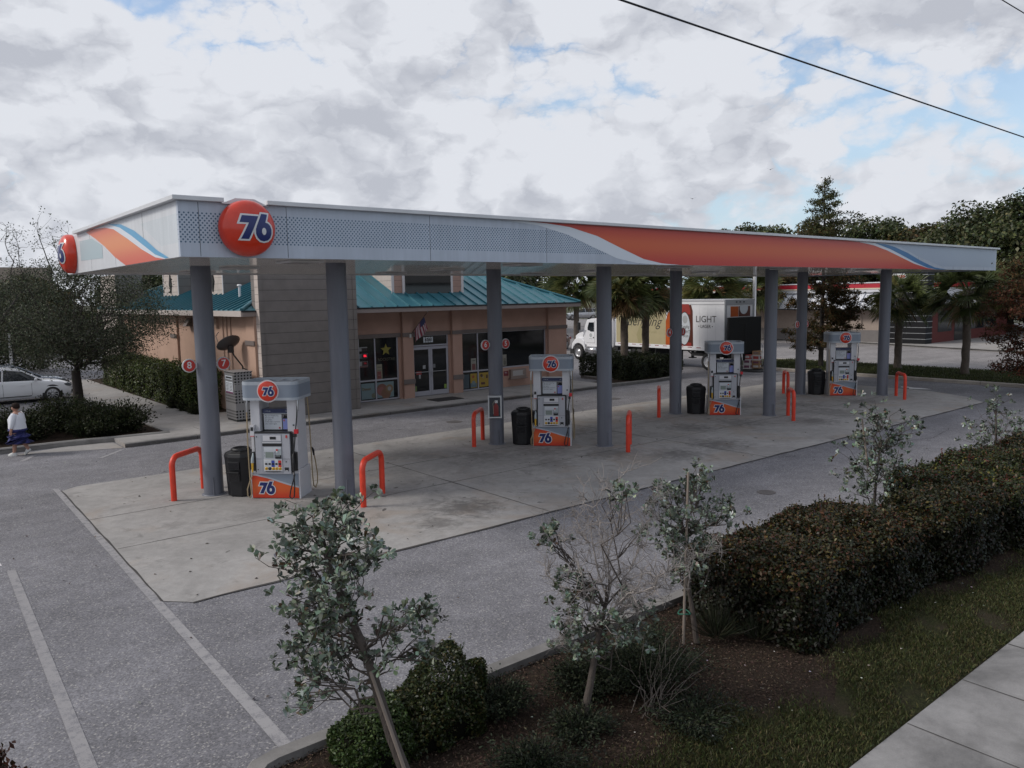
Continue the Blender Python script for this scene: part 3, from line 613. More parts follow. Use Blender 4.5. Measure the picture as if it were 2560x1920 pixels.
for (x, z, r_) in ((.09, 1.485, .022), (.195, 1.645, .02)): q.disc(r_, 18, 6, Matrix.Translation((x, -.1695, z)) @ FACE_NY); glyph76(q, Matrix.Translation((x, -.170, z)) @ FACE_NY, r_, 5, 2, None, .0003)
q.text('mobile pay', .03, Matrix.Translation((-.16, -.1715, 1.845)) @ FACE_NY, 2); q.text('fuel', .03, Matrix.Translation((.25, -.1715, 1.845)) @ FACE_NY, 2)
q.prism([(.165, 1.68), (.30, 1.68), (.27, 1.745), (.20, 1.76)], -.166, -.161, 'xz', 0)
q.build('ad_panel', [M_blk2, mat('navy_header', (.02, .03, .085), .3), M_ad, mat('ad_photo', (.16, .15, .15), .4), M_phone, mat('ad_text', (.03, .035, .07), .5), M_orange], pump)
# topper: an open rounded tray
q = MB(); tw_, td_, rr = .61, .47, .16; ring = []
for cx, cy, a in ((tw_-rr, td_-rr, 0), (-tw_+rr, td_-rr, 90), (-tw_+rr, -td_+rr, 180), (tw_-rr, -td_+rr, 270)):
    for t in np.linspace(a, a+90, 7): ring.append((cx+rr*math.cos(R(t)), cy+rr*math.sin(R(t))))
n = len(ring)
for z0, z1, mi in ((2.11, 2.165, 1), (2.165, 2.43, 0), (2.43, 2.50, 1)):
    for i in range(n):
        (xa, ya), (xb, yb) = ring[i], ring[(i+1) % n]; q.poly([(xa, ya, z0), (xb, yb, z0), (xb, yb, z1), (xa, ya, z1)], mi); q.poly([(xa*.965, ya*.965, z0), (xa*.965, ya*.965, z1), (xb*.965, yb*.965, z1), (xb*.965, yb*.965, z0)], 1)
for i in range(n):
    (xa, ya), (xb, yb) = ring[i], ring[(i+1) % n]; q.poly([(xa, ya, 2.50), (xb, yb, 2.50), (xb*.965, yb*.965, 2.50), (xa*.965, ya*.965, 2.50)], 1)
q.poly([(x*.97, y*.97, 2.13) for x, y in ring], 2); q.poly([(x*.99, y*.99, 2.112) for x, y in ring[::-1]], 1)
for x in (-.3, .0, .3): q.box(x-.012, x+.012, -td_*.95, td_*.95, 2.44, 2.46, 3)
q.build('topper', [M_tb, M_tl, M_white, M_pg], pump)
q = MB(); T = Matrix.Translation((0, -td_-.004, 2.305)) @ FACE_NY; q.disc(.235, 36, 2, T); q.lathe(dome_prof(.208, .012, .030), 36, 0, T)
lg = q.build('logo_sign', [M_orange, M_white, M_halo], pump); q = MB(); glyph76(q, T, .205, 0, 1, dome_z(.208, .012, .03), .0018); q.build('numerals', [M_navy, M_white], lg)
# nozzle boots, nozzles, hoses
for s_ in (-1, 1):
    q = MB(); q.prism([(s_*.37, .60), (s_*.50, .60), (s_*.50, .99), (s_*.37, 1.02)][::s_], FRONT-.02, FRONT+.05, 'xz', 0); q.box(min(s_*.39, s_*.48), max(s_*.39, s_*.48), FRONT-.035, FRONT-.02, .60, .64, 0); q.build('nozzle_boot', [M_blk], pump, bevel=.008)
    q = MB(); x = s_*.445
    q.tube([(x, FRONT-.03, .98), (x-s_*.01, FRONT-.06, .93), (x, FRONT-.07, .86), (x, FRONT-.075, .78)], [.012, .022, .03, .034], 8, 0 if s_ > 0 else 3); q.tube([(x, FRONT-.075, .79), (x, FRONT-.085, .70), (x, FRONT-.09, .58)], [.026, .022, .018], 8, 0 if s_ > 0 else 1)
    q.tube([(x, FRONT-.09, .59), (x, FRONT-.09, .53)], [.018, .014], 8, 2); q.tube([(x+s_*.03, FRONT-.075, .80), (x+s_*.045, FRONT-.08, .70), (x+s_*.01, FRONT-.09, .60)], .007, 6, 0)
    q.build('nozzle', [M_blk, M_yel, M_steel, M_gum], pump)
    q = MB()
    if s_ > 0:
        q.tube([(.47, FRONT-.09, .54), (.435, FRONT-.10, .42), (.37, FRONT-.11, .20), (.345, FRONT-.11, .07), (.39, FRONT-.11, .02), (.44, FRONT-.11, .07), (.455, FRONT-.10, .25), (.45, FRONT-.09, .52), (.46, FRONT-.07, 1.0), (.50, FRONT-.05, 1.35), (.535, FRONT-.0, 1.75), (.545, FRONT+.05, 2.1)], .014, 8, 0)
        q.tube([(.545, FRONT+.05, 2.11), (.55, FRONT+.04, 2.0), (.555, FRONT+.03, 1.86)], [.022, .026, .018], 8, 2); q.box(.49, .57, FRONT-.08, FRONT-.02, 1.40, 1.49, 1); q.box(.47, .53, FRONT-.09, FRONT-.03, 1.33, 1.40, 0)
        q.lathe([(.026, -.008), (.034, 0), (.026, .008)], 14, 2, Matrix.Translation((.475, FRONT-.06, 1.43)) @ FACE_NY)
    else:
        q.tube([(-.445, FRONT-.09, .54), (-.50, FRONT-.10, .42), (-.57, FRONT-.11, .22), (-.575, FRONT-.10, .08), (-.53, FRONT-.09, .03), (-.515, FRONT-.04, .10), (-.545, FRONT-.02, .50), (-.56, FRONT-.0, 1.2), (-.565, FRONT+.04, 1.85)], .014, 8, 3)
        q.tube([(-.565, FRONT+.04, 1.84), (-.56, FRONT+.05, 2.0), (-.55, FRONT+.06, 2.11)], [.016, .026, .022], 8, 2)
    q.build('hose', [M_blk, M_redb, M_steel, M_tan], pump)
q = MB(); q.tube([(.56, .24, 2.1), (.57, .28, 1.7), (.575, .30, 1.1), (.58, .31, .4), (.585, .34, .12), (.60, .42, .06), (.615, .50, .16), (.615, .52, .35), (.60, .47, .65), (.59, .42, .80)], .014, 8, 0); q.tube([(.59, .42, .78), (.585, .40, .90), (.575, .36, .97)], [.02, .028, .014], 8, 1); q.build('hose', [M_tan, M_blk], pump)
q = MB(); q.box(-.49, -.40, FRONT-.02, FRONT+.06, 1.33, 1.57, 0); rect(q, -.475, -.415, 1.45, 1.53, 1, FRONT-.02); rect(q, -.49, -.40, 1.33, 1.345, 2, FRONT-.02); q.build('toll_tag_box', [M_pw, M_blk, M_redb], pump, bevel=.005)
PUMPS = [pump]
for (x, y), lb in (((10.76, 3.20), 'white and orange fuel pump numbered 6 in front of the shop window'), ((18.67, 3.14), 'white and orange fuel pump numbered 4 standing before the trailer lorry'), ((26.02, 2.82), 'white and orange fuel pump numbered 2 on the island farthest from the near corner')):
    PUMPS.append(copy_thing(pump, (x, y, .012), R(-45), lb))
for p_, t in zip(PUMPS, '8642'):
    c_ = [k for k in p_.children if k.name.startswith('cabinet')][0]; q = MB(); q.text(t, .085, Matrix.Translation((.31, F-.003, 1.33)) @ FACE_NY, 0, bold=.004); q.build('pump_number', [M_redsign], c_)

# ---------------------------------------------------------------- bins, guard hoops, extinguisher
M_bin = mat('bin_plastic', (.010, .010, .012), .5, bump=.1, bs=200)
bn = thing('litter_bin', 'black plastic litter bin beside the fuel pump numbered 8', 'litter bin', (2.08, 3.64, .012), R(-50), 'black bins on the fuel islands')
q = MB(); oct_ = lambda r_, z: [(r_*math.cos(R(22.5+45*i)), r_*.86*math.sin(R(22.5+45*i)), z) for i in range(8)]
rings = [oct_(.30, 0), oct_(.315, .03), oct_(.355, .80), oct_(.365, .86), oct_(.34, .93), oct_(.22, .985), oct_(.20, .99)]
v = [p for r_ in rings for p in r_]; f = [(i*8+j, i*8+(j+1) % 8, i*8+8+(j+1) % 8, i*8+8+j) for i in range(6) for j in range(8)]; q.add(v, f, 0); q.poly(rings[0][::-1]); q.poly(rings[-1], 1)
q.build('bin_body', [M_bin, M_blk2], bn, bevel=.012)
q = MB(); q.lathe([(.20, .985), (.20, 1.02), (.17, 1.035), (.14, 1.02), (.13, .99)], 20, 0); q.build('rim', [M_bin], bn)
q = MB()
for z0, z1 in ((.62, .76), (.37, .54)): q.box(-.13, .13, -.338, -.30, z0-.02, z1+.02, 0); q.box(-.115, .115, -.341, -.33, z0, z1, 1)
q.box(-.15, .15, -.40, -.30, .545, .57, 0); q.build('opening', [M_bin, M_blk2], bn, bevel=.006)
for (x, y), lb in (((10.20, 3.80), 'black plastic litter bin beside the fuel pump numbered 6'), ((18.12, 3.88), 'black plastic litter bin beside the fuel pump numbered 4'), ((25.55, 3.60), 'black plastic litter bin beside the fuel pump numbered 2')): copy_thing(bn, (x, y, .012), R(-50), lb)
M_hoop = mat('red_orange_paint', (.66, .046, .018), .42, var=.16, vs=7, bump=.06, bs=30)
hoops = [(1.20, 4.45, 'nearest left-hand orange-red steel guard hoop, before the column numbered 8'), (3.93, 1.24, 'orange-red steel guard hoop at the camera end of the island with pump 8'), (9.32, 4.76, 'orange-red steel guard hoop between the shop and the extinguisher column'), (11.82, 1.28, 'orange-red guard hoop at the street end of the island with pump 6'),
         (16.92, 4.52, 'orange-red guard hoop seen end-on at the shop end of the island with pump 4'), (24.43, 4.28, 'orange-red guard hoop by the column numbered 2'), (19.38, 1.0, 'orange-red guard hoop at the street end of the island with pump 4'), (26.66, .74, 'orange-red guard hoop at the street end of the island with pump 2')]
for i, (x, y, lb) in enumerate(hoops):
    q = MB(); hw, hz, rc = .55, .93, .20
    path = [(-hw, 0, 0), (-hw, 0, hz-rc)]+[(-hw+rc-rc*math.cos(t), 0, hz-rc+rc*math.sin(t)) for t in np.linspace(.25, PI/2, 6)]+[(hw-rc+rc*math.sin(t), 0, hz-rc+rc*math.cos(t)) for t in np.linspace(0, PI/2-.25, 6)]+[(hw, 0, hz-rc), (hw, 0, 0)]
    q.tube(path, .060, 14); o = q.build('guard_hoop', M_hoop); o.location = (x, y, .012); o.rotation_euler = (0, 0, R(40)); tag(o, lb, 'guard rail', 'orange-red guard hoops on the fuel islands')
ex = thing('extinguisher_cabinet', 'white framed fire extinguisher cabinet fixed to the column numbered 6', 'extinguisher cabinet', (9.66-.20, 4.34-.19, .80), R(-38))
q = MB(); q.box(-.19, .19, -.10, .10, 0, .62, 0); q.box(-.155, .155, -.104, -.0995, .035, .585, 1); q.build('cabinet_box', [mat('cabinet_white', (.55, .56, .57), .4), mat('cabinet_glass', (.05, .055, .065), .08)], ex, bevel=.008)
q = MB(); q.lathe([(.065, 0), (.07, .02), (.07, .27), (.03, .33), (.03, .36)], 14, 0, Matrix.Translation((.03, -.112, .07)) @ Matrix.Diagonal((1, .12, 1, 1))); q.tube([(-.04, -.114, .12), (-.05, -.114, .42), (0, -.114, .50), (.04, -.114, .44)], .009, 6, 1); q.box(-.0, .08, -.118, -.108, .43, .50, 2); q.build('extinguisher', [mat('extinguisher_red', (.20, .02, .02), .3), mat('ex_hose', (.25, .22, .18), .5), M_halo], ex)
# ---------------------------------------------------------------- convenience store
def siding_mat(name, col, pitch=.245):
    mt = mat(name, col, .7); k = M2(mt); a = k['m']('FRACT', k['m']('DIVIDE', k['z'], pitch)); n_ = k['noise'](k['vec'], 2.5, 6, .6)
    g_ = k['ss'](a, .0, .085); c = k['scale'](col, k['ss'](n_, .3, .7, .90, 1.08)); c = k['mix'](g_, (.05, .045, .04), c); k['out'](c)
    k['bump'](k['m']('ADD', a, k['m']('MULTIPLY', n_, .1)), .5, .02); return mt
M_stucco = mat('peach_stucco', (.46, .30, .225), .85, var=.09, vs=1.4, bump=.25, bs=90); M_stucco2 = mat('peach_stucco_front', (.41, .255, .20), .85, var=.10, vs=1.6, bump=.25, bs=90)  # front stucco is a darker copy, its shade painted into the colour
M_band = mat('taupe_band', (.155, .125, .115), .7, var=.1); M_sideShade = siding_mat('siding_shade', (.185, .165, .155), .366); M_sideLit = siding_mat('siding_lit', (.50, .43, .39), .25); M_sidePk = siding_mat('pink_siding', (.36, .225, .18), .25)  # one siding in a sunlit and a shaded copy, light painted in
M_teal = mat('teal_metal_roof', (.034, .145, .185), .42, metal=.15, var=.16, vs=.8); M_fas = mat('eave_taupe', (.26, .215, .20), .6, var=.06); M_fasLit = mat('eave_lit', (.50, .44, .41), .6, var=.05)  # left eave gets a brighter copy with sunlight painted in
M_alu = mat('aluminium', (.36, .35, .39), .4, .3); M_trim = mat('white_trim', (.55, .52, .52), .5)
M_glass = mat('shop_glass', (.010, .011, .012), .06, spec=.5, coat=0); M_inside = mat('dark_interior', (.012, .012, .013), .9)
st = thing('convenience_store', 'peach stucco convenience store with teal metal hip roof and grey sided tower', 'shop', (13.6, 20, .12))
def sp_(mb, name, mats, parent=st, **k): return mb.build(name, mats, parent, world=True, **k)
FY = 14.23; BY = 34.0; SX = 6.33; EX = 21.49
# front wall as panels round the openings; z from .12
q = MB(); z0 = .10
for x0, x1, a, b in ((9.9, 10.66, z0, 3.72), (12.46, 13.09, z0, 3.72), (14.90, 15.52, z0, 3.72), (20.40, EX, z0, 3.72), (10.66, 12.46, 2.72, 3.72), (13.09, 14.90, 2.66, 3.72), (15.52, 20.40, 2.66, 3.72), (17.72, 20.40, z0, .98)): q.box(x0, x1, FY, FY+.25, a, b, 0)
q.box(EX-.25, EX, FY+.25, BY, z0, 3.72, 0); q.box(9.7, EX-.25, BY-.25, BY, z0, 3.72, 0)
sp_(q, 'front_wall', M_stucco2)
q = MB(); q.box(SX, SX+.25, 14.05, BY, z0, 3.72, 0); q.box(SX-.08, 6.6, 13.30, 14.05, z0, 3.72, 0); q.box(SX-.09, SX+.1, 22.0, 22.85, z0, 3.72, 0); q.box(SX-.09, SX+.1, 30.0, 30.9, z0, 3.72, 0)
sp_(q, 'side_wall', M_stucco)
for x0, x1 in ((12.60, 13.09), (15.03, 15.52), (20.46, EX+.1)):
    q = MB(); q.box(x0, x1, FY-.16, FY-.002, z0, 3.70, 0); q.box(x0-.03, x1+.03, FY-.20, FY-.164, .70, .90, 1); q.box(x0-.03, x1+.03, FY-.20, FY-.164, 2.62, 2.78, 1); sp_(q, 'pilaster', [M_stucco2, M_band], bevel=.008)
for a, b, z in ((9.95, 12.57, 2.78), (13.12, 15.0, 2.78), (15.55, 20.43, 2.78)): sp_(MB().box(a, b, FY-.05, FY-.003, z-.16, z, 0), 'wall_band', M_band, bevel=.006)
for y0, y1 in ((13.27, 14.08), (21.97, 22.88), (29.97, 30.93)): sp_(MB().box(SX-.13, SX-.092, y0, y1, 2.64, 2.80, 0), 'wall_band', M_band, bevel=.006)
def glazing(name, x0, x1, z0_, z1_, vert, horiz, parent=st, y=FY):
    w = thing_part = MB(); f = .06
    w.box(x0, x1, y+.02, y+.08, z0_, z0_+f); w.box(x0, x1, y+.02, y+.08, z1_-f, z1_); w.box(x0, x0+f, y+.02, y+.08, z0_+f, z1_-f); w.box(x1-f, x1, y+.02, y+.08, z0_+f, z1_-f)
    for v_ in vert: w.box(v_-f/2, v_+f/2, y+.018, y+.078, z0_+f, z1_-f)
    for h_ in horiz: w.box(x0+f, x1-f, y+.022, y+.082, h_-f/2, h_+f/2)
    o = sp_(w, name, M_alu, parent, bevel=.004); p = MB(); p.poly([(x0+.02, y+.055, z0_+.02), (x1-.02, y+.055, z0_+.02), (x1-.02, y+.055, z1_-.02), (x0+.02, y+.055, z1_-.02)]); sp_(p, 'pane', M_glass, o); return o
w1 = glazing('window', 10.66, 12.46, .14, 2.72, [11.41], [.96]); w2 = glazing('window', 15.52, 17.72, .14, 2.66, [16.46], [.97]); w3 = glazing('window', 17.72, 20.40, .98, 2.66, [], [])
tr = glazing('transom_window', 13.09, 14.90, 2.18, 2.66, [], [])
PY = FY+.050
q = MB(); q.text('4361', .17, Matrix.Translation((13.95, FY+.045, 2.44)) @ FACE_NY, 1, bold=.004, sx=1.1)
for i in range(4): q.box(13.70+i*.123, 13.80+i*.123, PY-.001, PY, 2.33, 2.55, 0)
sp_(q, 'house_number', [M_ad, M_inside], tr)
for x0, x1, hs in ((13.11, 13.99, 1), (14.0, 14.88, -1)):
    q = MB(); y0, y1 = FY+.0, FY+.05
    q.box(x0, x0+.09, y0, y1, .14, 2.16); q.box(x1-.09, x1, y0, y1, .14, 2.16); q.box(x0+.09, x1-.09, y0, y1, .14, .33); q.box(x0+.09, x1-.09, y0, y1, 2.05, 2.16); dr = sp_(q, 'door', M_alu, bevel=.005)
    q = MB(); q.poly([(x0+.05, FY+.03, .2), (x1-.05, FY+.03, .2), (x1-.05, FY+.03, 2.1), (x0+.05, FY+.03, 2.1)]); sp_(q, 'pane', M_glass, dr)
    q = MB(); hx = x1-.045 if hs > 0 else x0+.045; q.tube([(hx, FY, .98), (hx, FY-.06, .98), (hx-hs*.0, FY-.06, 1.24), (hx, FY, 1.24)], .012, 6); q.tube([(x0+.1, FY-.01, 1.12), (x1-.1, FY-.01, 1.12)], .014, 6); sp_(q, 'handle', M_steel, dr)
    if hs > 0:
        q = MB()
        for a, b, c, d, mi in ((13.30, 13.55, 1.02, 1.16, 0), (13.42, 13.50, .86, 1.02, 1), (13.17, 13.30, .34, .56, 2), (13.62, 13.75, 1.25, 1.40, 1)): q.box(a, b, FY+.024, FY+.0275, c, d, mi)
        sp_(q, 'door_sticker', [mat('sticker_red', (.28, .03, .03), .5), mat('sticker_white', (.30, .30, .31), .5), mat('sticker_green', (.14, .19, .06), .5)], dr)
    else:
        q = MB(); q.box(14.66, 14.78, FY+.024, FY+.0275, .36, .54, 0); q.box(14.12, 14.24, FY+.024, FY+.0275, 1.26, 1.42, 1); sp_(q, 'door_sticker', [mat('sticker_lime', (.20, .30, .05), .5), mat('sticker_white', (.16, .16, .17), .5)], dr)
# posters behind / on the glass
def poster(parent, boxes, texts=(), discs=(), name='poster'):
    q = MB(); ms = []
    def mi(c):
        for i, (cc, _) in enumerate(ms):
            if cc == c: return i
        ms.append((c, mat('poster_ink', c, .5))); return len(ms)-1
    l = 0
    for (x0, x1, a, b, c) in boxes: l += 1; q.box(x0, x1, PY-.002-l*.0006, PY, a, b, mi(c))
    for (x, z, r, c) in discs: l += 1; q.disc(r, 20, mi(c), Matrix.Translation((x, PY-.003-l*.0006, z)) @ FACE_NY)
    for (t, x, z, s_, c) in texts: l += 1; q.text(t, s_, Matrix.Translation((x, PY-.004-l*.0006, z)) @ FACE_NY, mi(c), bold=.002)
    return sp_(q, name, [b for _, b in ms], parent)
lb_, dn = (.15, .21, .225), (.20, .085, .06)
poster(w1, [(10.76, 11.36, .24, .86, lb_), (11.46, 12.22, .24, .86, lb_)], [('Donut', 10.99, .64, .15, (.17, .10, .02))], [(11.68, .56, .24, (.17, .07, .05)), (11.64, .50, .17, (.23, .09, .08)), (11.86, .40, .22, (.17, .085, .05)), (12.02, .58, .17, (.19, .12, .06)), (12.02, .58, .085, (.24, .25, .25)), (11.30, .36, .10, (.13, .13, .09))])
poster(w1, [(11.47, 11.72, .99, 1.58, (.24, .22, .16)), (11.49, 11.68, 1.0, 1.30, (.17, .045, .04)), (11.50, 11.70, 1.33, 1.36, (.10, .085, .06))], [('COFFEE', 11.595, 1.46, .052, (.05, .05, .035)), ('fresh', 11.585, 1.15, .05, (.3, .2, .17))])
poster(w1, [(10.71, 11.09, 2.14, 2.30, (.25, .25, .25)), (10.71, 11.10, 1.86, 2.04, (.14, .17, .18)), (10.71, 11.10, 1.56, 1.74, (.25, .25, .25)), (10.84, 11.09, 2.14, 2.26, (.02, .01, .01)), (10.84, 11.09, 1.87, 2.03, (.02, .01, .01)), (10.84, 11.09, 1.57, 1.73, (.03, .01, .01)), (10.71, 11.09, 1.50, 1.555, (.12, .05, .045))], name='price_display')
q = MB(); q.text('86', .13, Matrix.Translation((10.98, PY-.012, 1.95)) @ FACE_NY, 0, bold=.004); q.text('96', .11, Matrix.Translation((10.98, PY-.012, 1.655)) @ FACE_NY, 1); sp_(q, 'led_digits', [mat('led_red', (.4, .01, .02), .5, emit=((1, .02, .05), .9)), mat('led_dim', (.2, .01, .02), .5, emit=((1, .02, .05), .12))], w1)
q = MB(); star = [((.25 if i % 2 == 0 else .11)*math.sin(PI*i/5)+11.92, (.25 if i % 2 == 0 else .11)*math.cos(PI*i/5)+2.14) for i in range(10)]
q.prism(star, PY-.006, PY-.002, 'xz', 0); q.text('ROCKSTAR', .155, Matrix.Translation((11.93, PY-.004, 1.76)) @ FACE_NY, 1, bold=.003); sp_(q, 'window_decal', [mat('star_yellow', (.20, .17, .02), .5), mat('decal_grey', (.055, .05, .03), .5)], w1)
poster(w2, [(16.05, 16.40, .24, .86, (.32, .21, .025)), (16.05, 16.38, .26, .44, (.10, .15, .18))], (), [(16.20, .72, .06, (.26, .05, .03)), (16.22, .46, .09, (.15, .2, .22))]); poster(w2, [(15.62, 15.98, .24, .84, (.05, .07, .085))])
poster(w2, [(16.52, 17.40, .24, .86, (.32, .21, .025)), (16.90, 17.0, .60, .76, (.07, .035, .02)), (16.62, 16.84, .34, .44, (.08, .03, .025)), (17.05, 17.3, .30, .36, (.08, .05, .03)), (17.05, 17.3, .45, .52, (.16, .17, .12))], (), [(16.65, .74, .07, (.07, .035, .02)), (16.74, .66, .045, (.28, .22, .16))])
poster(w2, [(16.10, 16.38, 1.0, 1.52, (.24, .23, .20)), (16.15, 16.34, 1.01, 1.28, (.15, .05, .045))], [('COFFEE', 16.24, 1.42, .05, (.05, .05, .04))])
poster(w3, [(17.86, 18.08, 1.08, 1.58, (.23, .22, .19)), (17.90, 18.05, 1.12, 1.30, (.10, .10, .08))], (), [(17.97, 1.36, .07, (.14, .12, .10))])
q = MB(); q.box(18.18, 19.08, FY-.14, FY-.002, .50, .90, 0); q.box(18.28, 18.95, FY-.144, FY-.1395, .60, .84, 1); q.box(18.86, 18.98, FY-.147, FY-.143, .62, .82, 0); q.box(18.1, 19.12, FY-.22, FY-.002, .46, .50, 0); sp_(q, 'night_drawer', [mat('drawer_tan', (.24, .185, .16), .5, .2), mat('drawer_white', (.36, .34, .33), .4)], bevel=.01)
q = MB(); q.box(17.86, 18.12, FY-.012, FY-.002, .62, .84); q.text('PULL', .07, Matrix.Translation((17.99, FY-.014, .76)) @ FACE_NY, 1); sp_(q, 'wall_sign', [mat('sign_maroon', (.17, .02, .03), .5), M_ad])
# roof: hip slopes with standing seams, running up to a flat deck
RX0, RX1, RY0, RY1, RZ, PIT, K = 5.85, 21.73, 13.27, 34.6, 3.84, .43, 4.6
RT_ = RZ+PIT*K
def slope(mb, a, b, c, d, seam_dir, n):
    """quad a-b (eave), c-d (top); ribs from eave to top"""
    a, b, c, d = map(Vector, (a, b, c, d)); mb.poly([a, b, c, d], 0); nn = (b-a).cross(d-a).normalized()
    if nn.z < 0: nn = -nn
    e = (b-a).normalized(); L = (b-a).length; up = (d-a)-(d-a).dot(e)*e; H = up.length; up.normalize()
    ua, ub = (d-a).dot(e), (c-a).dot(e)
    for i in range(1, int(L/n)):
        s_ = i*n; h = H
        if s_ < ua: h = H*s_/ua
        if s_ > ub: h = min(h, H*(L-s_)/(L-ub))
        p0 = a+e*s_+nn*.0; p1 = p0+up*h; w = e*.024; hh_ = nn*.055
        mb.add([p0-w, p0+w, p0+w+hh_, p0-w+hh_, p1-w, p1+w, p1+w+hh_, p1-w+hh_], [(0, 1, 2, 3), (3, 2, 6, 7), (0, 3, 7, 4), (1, 5, 6, 2), (4, 7, 6, 5)], 0)
q = MB(); e00, e10, e11, e01 = (RX0, RY0, RZ), (RX1, RY0, RZ), (RX1, RY1, RZ), (RX0, RY1, RZ); t00, t10, t11, t01 = (RX0+K, RY0+K, RT_), (RX1-K, RY0+K, RT_), (RX1-K, RY1-K, RT_), (RX0+K, RY1-K, RT_)
slope(q, e00, e10, t10, t00, 0, .55); slope(q, e10, e11, t11, t10, 0, .55); slope(q, e11, e01, t01, t11, 0, .55); slope(q, e01, e00, t00, t01, 0, .5); q.poly([t00, t10, t11, t01], 0)
for a, b in ((e00, t00), (e10, t10), (e11, t11), (e01, t01)): q.tube([Vector(a)+Vector((0, 0, .03)), Vector(b)+Vector((0, 0, .05))], .07, 6)
rf = sp_(q, 'roof', M_teal)
q = MB(); q.box(RX0, RX1, RY0-.03, RY0+.02, RZ-.20, RZ-.004, 0); q.box(RX1-.02, RX1+.03, RY0+.02, RY1, RZ-.20, RZ-.004, 0); q.box(RX0, RX1, RY1-.02, RY1+.03, RZ-.2, RZ-.004, 0); q.poly([(RX0, RY0, RZ-.18), (RX0, RY1, RZ-.18), (RX1, RY1, RZ-.18), (RX1, RY0, RZ-.18)], 0); q.box(RX0-.03, RX1+.03, RY0-.05, RY0-.03, RZ-.05, RZ+.006, 2)
q.box(RX0-.03, RX0+.02, RY0+.02, RY1-.02, RZ-.20, RZ-.004, 1); sp_(q, 'eave_fascia', [M_fas, M_fasLit, M_dark], rf)
q = MB(); q.tube([(6.9, 16.2, 4.2), (6.9, 16.2, 4.75)], .05, 8); q.lathe([(.085, 0), (.085, .05), (.05, .07)], 10, 0, Matrix.Translation((6.9, 16.2, 4.72))); sp_(q, 'vent_pipe', M_halo, rf)
# dormers
def dormer(x0, x1, y0, y1, zb, zt, face, mf, mc, win=None):
    q = MB(); q.box(x0, x1, y0, y1, zb, zt, 1)
    if face == 'y':
        q.box(x0-.01, x1+.01, y0-.02, y0-.002, zb, zt, 0); q.box(x0-.03, x0+.09, y0-.04, y0-.022, zb, zt, 2); q.box(x1-.09, x1+.03, y0-.04, y0-.022, zb, zt, 2)
    else:
        q.box(x0-.02, x0-.002, y0-.01, y1+.01, zb, zt, 0); q.box(x0-.04, x0-.022, y0-.03, y0+.06, zb, zt, 2); q.box(x0-.04, x0-.022, y1-.06, y1+.03, zb, zt, 2)
    q.box(x0-.25, x1+.25, y0-.25, y1+.25, zt, zt+.12, 3); return sp_(q, 'dormer', [mf, mc, M_trim, M_teal], rf)
dm = dormer(12.43, 15.92, 14.52, 18.3, 4.0, 5.9, 'y', M_sidePk, M_sideLit)
q = MB(); q.box(12.90, 15.38, 14.46, 14.498, 4.22, 5.5, 0); q.box(13.02, 15.26, 14.44, 14.459, 4.32, 5.4, 1); sp_(q, 'window', [M_trim, M_glass], dm)
q = MB(); q.box(12.3, 16.05, 14.36, 14.46, 4.02, 4.13); sp_(q, 'sill', M_teal, dm)
for y0, y1 in ((24.7, 27.0), (18.87, 21.2)):
    dm = dormer(7.25, 9.8, y0, y1, 4.40, 6.0, 'x', M_sideLit, M_sideShade)  # outer face painted as sunlit, cheeks as shaded
    q = MB(); c = (y0+y1)/2; q.prism([(c-.2, 5.0), (c-.12, 4.85), (c, 4.55), (c+.12, 4.85), (c+.2, 5.0), (c+.12, 5.2), (c, 5.5), (c-.12, 5.2)], 7.19, 7.228, 'yz'); sp_(q, 'vent', M_inside, dm)
# front and back towers, left faces painted as lit, the rest as shaded
q = MB(); q.box(6.345, 9.95, 12.92, 13.62, .10, 5.9, 0); q.box(6.335, 6.344, 12.93, 13.3, .10, 5.9, 1); q.box(6.2, 10.08, 12.79, 13.75, 5.9, 6.0, 2)
for x in (6.31, 9.83): q.box(x, x+.14, 12.895, 12.918, .10, 5.9, 0)
sp_(q, 'tower', [M_sideShade, M_sideLit, M_fas])
q = MB(); q.box(6.0, 7.3, 31.0, 34.3, .1, 5.6, 0); q.box(5.992, 5.999, 31.0, 34.3, .1, 5.6, 1); sp_(q, 'tower', [M_sideShade, M_sideLit])
q = MB(); q.prism([(SX-.28, 3.18), (SX-.002, 3.18), (SX-.002, 3.5), (SX-.10, 3.5)], 20.1, 20.5, 'xz'); sp_(q, 'wall_lamp', mat('lamp_bronze', (.14, .10, .085), .5), bevel=.01)
q = MB(); q.box(SX-.1, SX-.002, 17.0, 17.3, 3.2, 3.5)
for y in (15.7, 16.1, 16.5): q.tube([(SX-.03, y, 3.68), (SX-.03, y, 1.2)], .022, 6)
q.box(SX-.12, SX-.002, 15.6, 16.6, .9, 1.35); sp_(q, 'electric_conduit', mat('conduit', (.34, .235, .18), .6), bevel=.006)
# things about the shop
fl = thing('flag_on_pole', 'small striped American flag drooping from a pole over the shop door', 'flag', (12.93, FY-.16, 2.66))
q = MB(); P0, P1 = Vector((0, 0, 0)), Vector((.52, -.55, .95)); q.tube([P0, P1], .013, 6, 0); q.lathe([(0, -.03), (.03, 0), (0, .03)], 8, 1, Matrix.Translation(P1)); q.box(-.04, .04, -.05, .03, -.08, .06, 1); q.build('pole', [mat('flag_pole', (.06, .04, .03), .5), mat('pole_white', (.5, .5, .48), .4)], fl)
q = MB(); nu, nv = 13, 10; g_ = []
for i in range(nu+1):
    row = []
    for j in range(nv+1):
        u_, v_ = i/nu, j/nv; a = P0.lerp(P1, .30+.50*u_); drop = v_*(.62-.12*u_); row.append(a+Vector((.20*v_*u_+.05*math.sin(9*u_+3*v_)*v_-.16*v_*(1-u_)*.4, -.05*math.cos(8*u_)*v_, -drop)))
    g_.append(row)
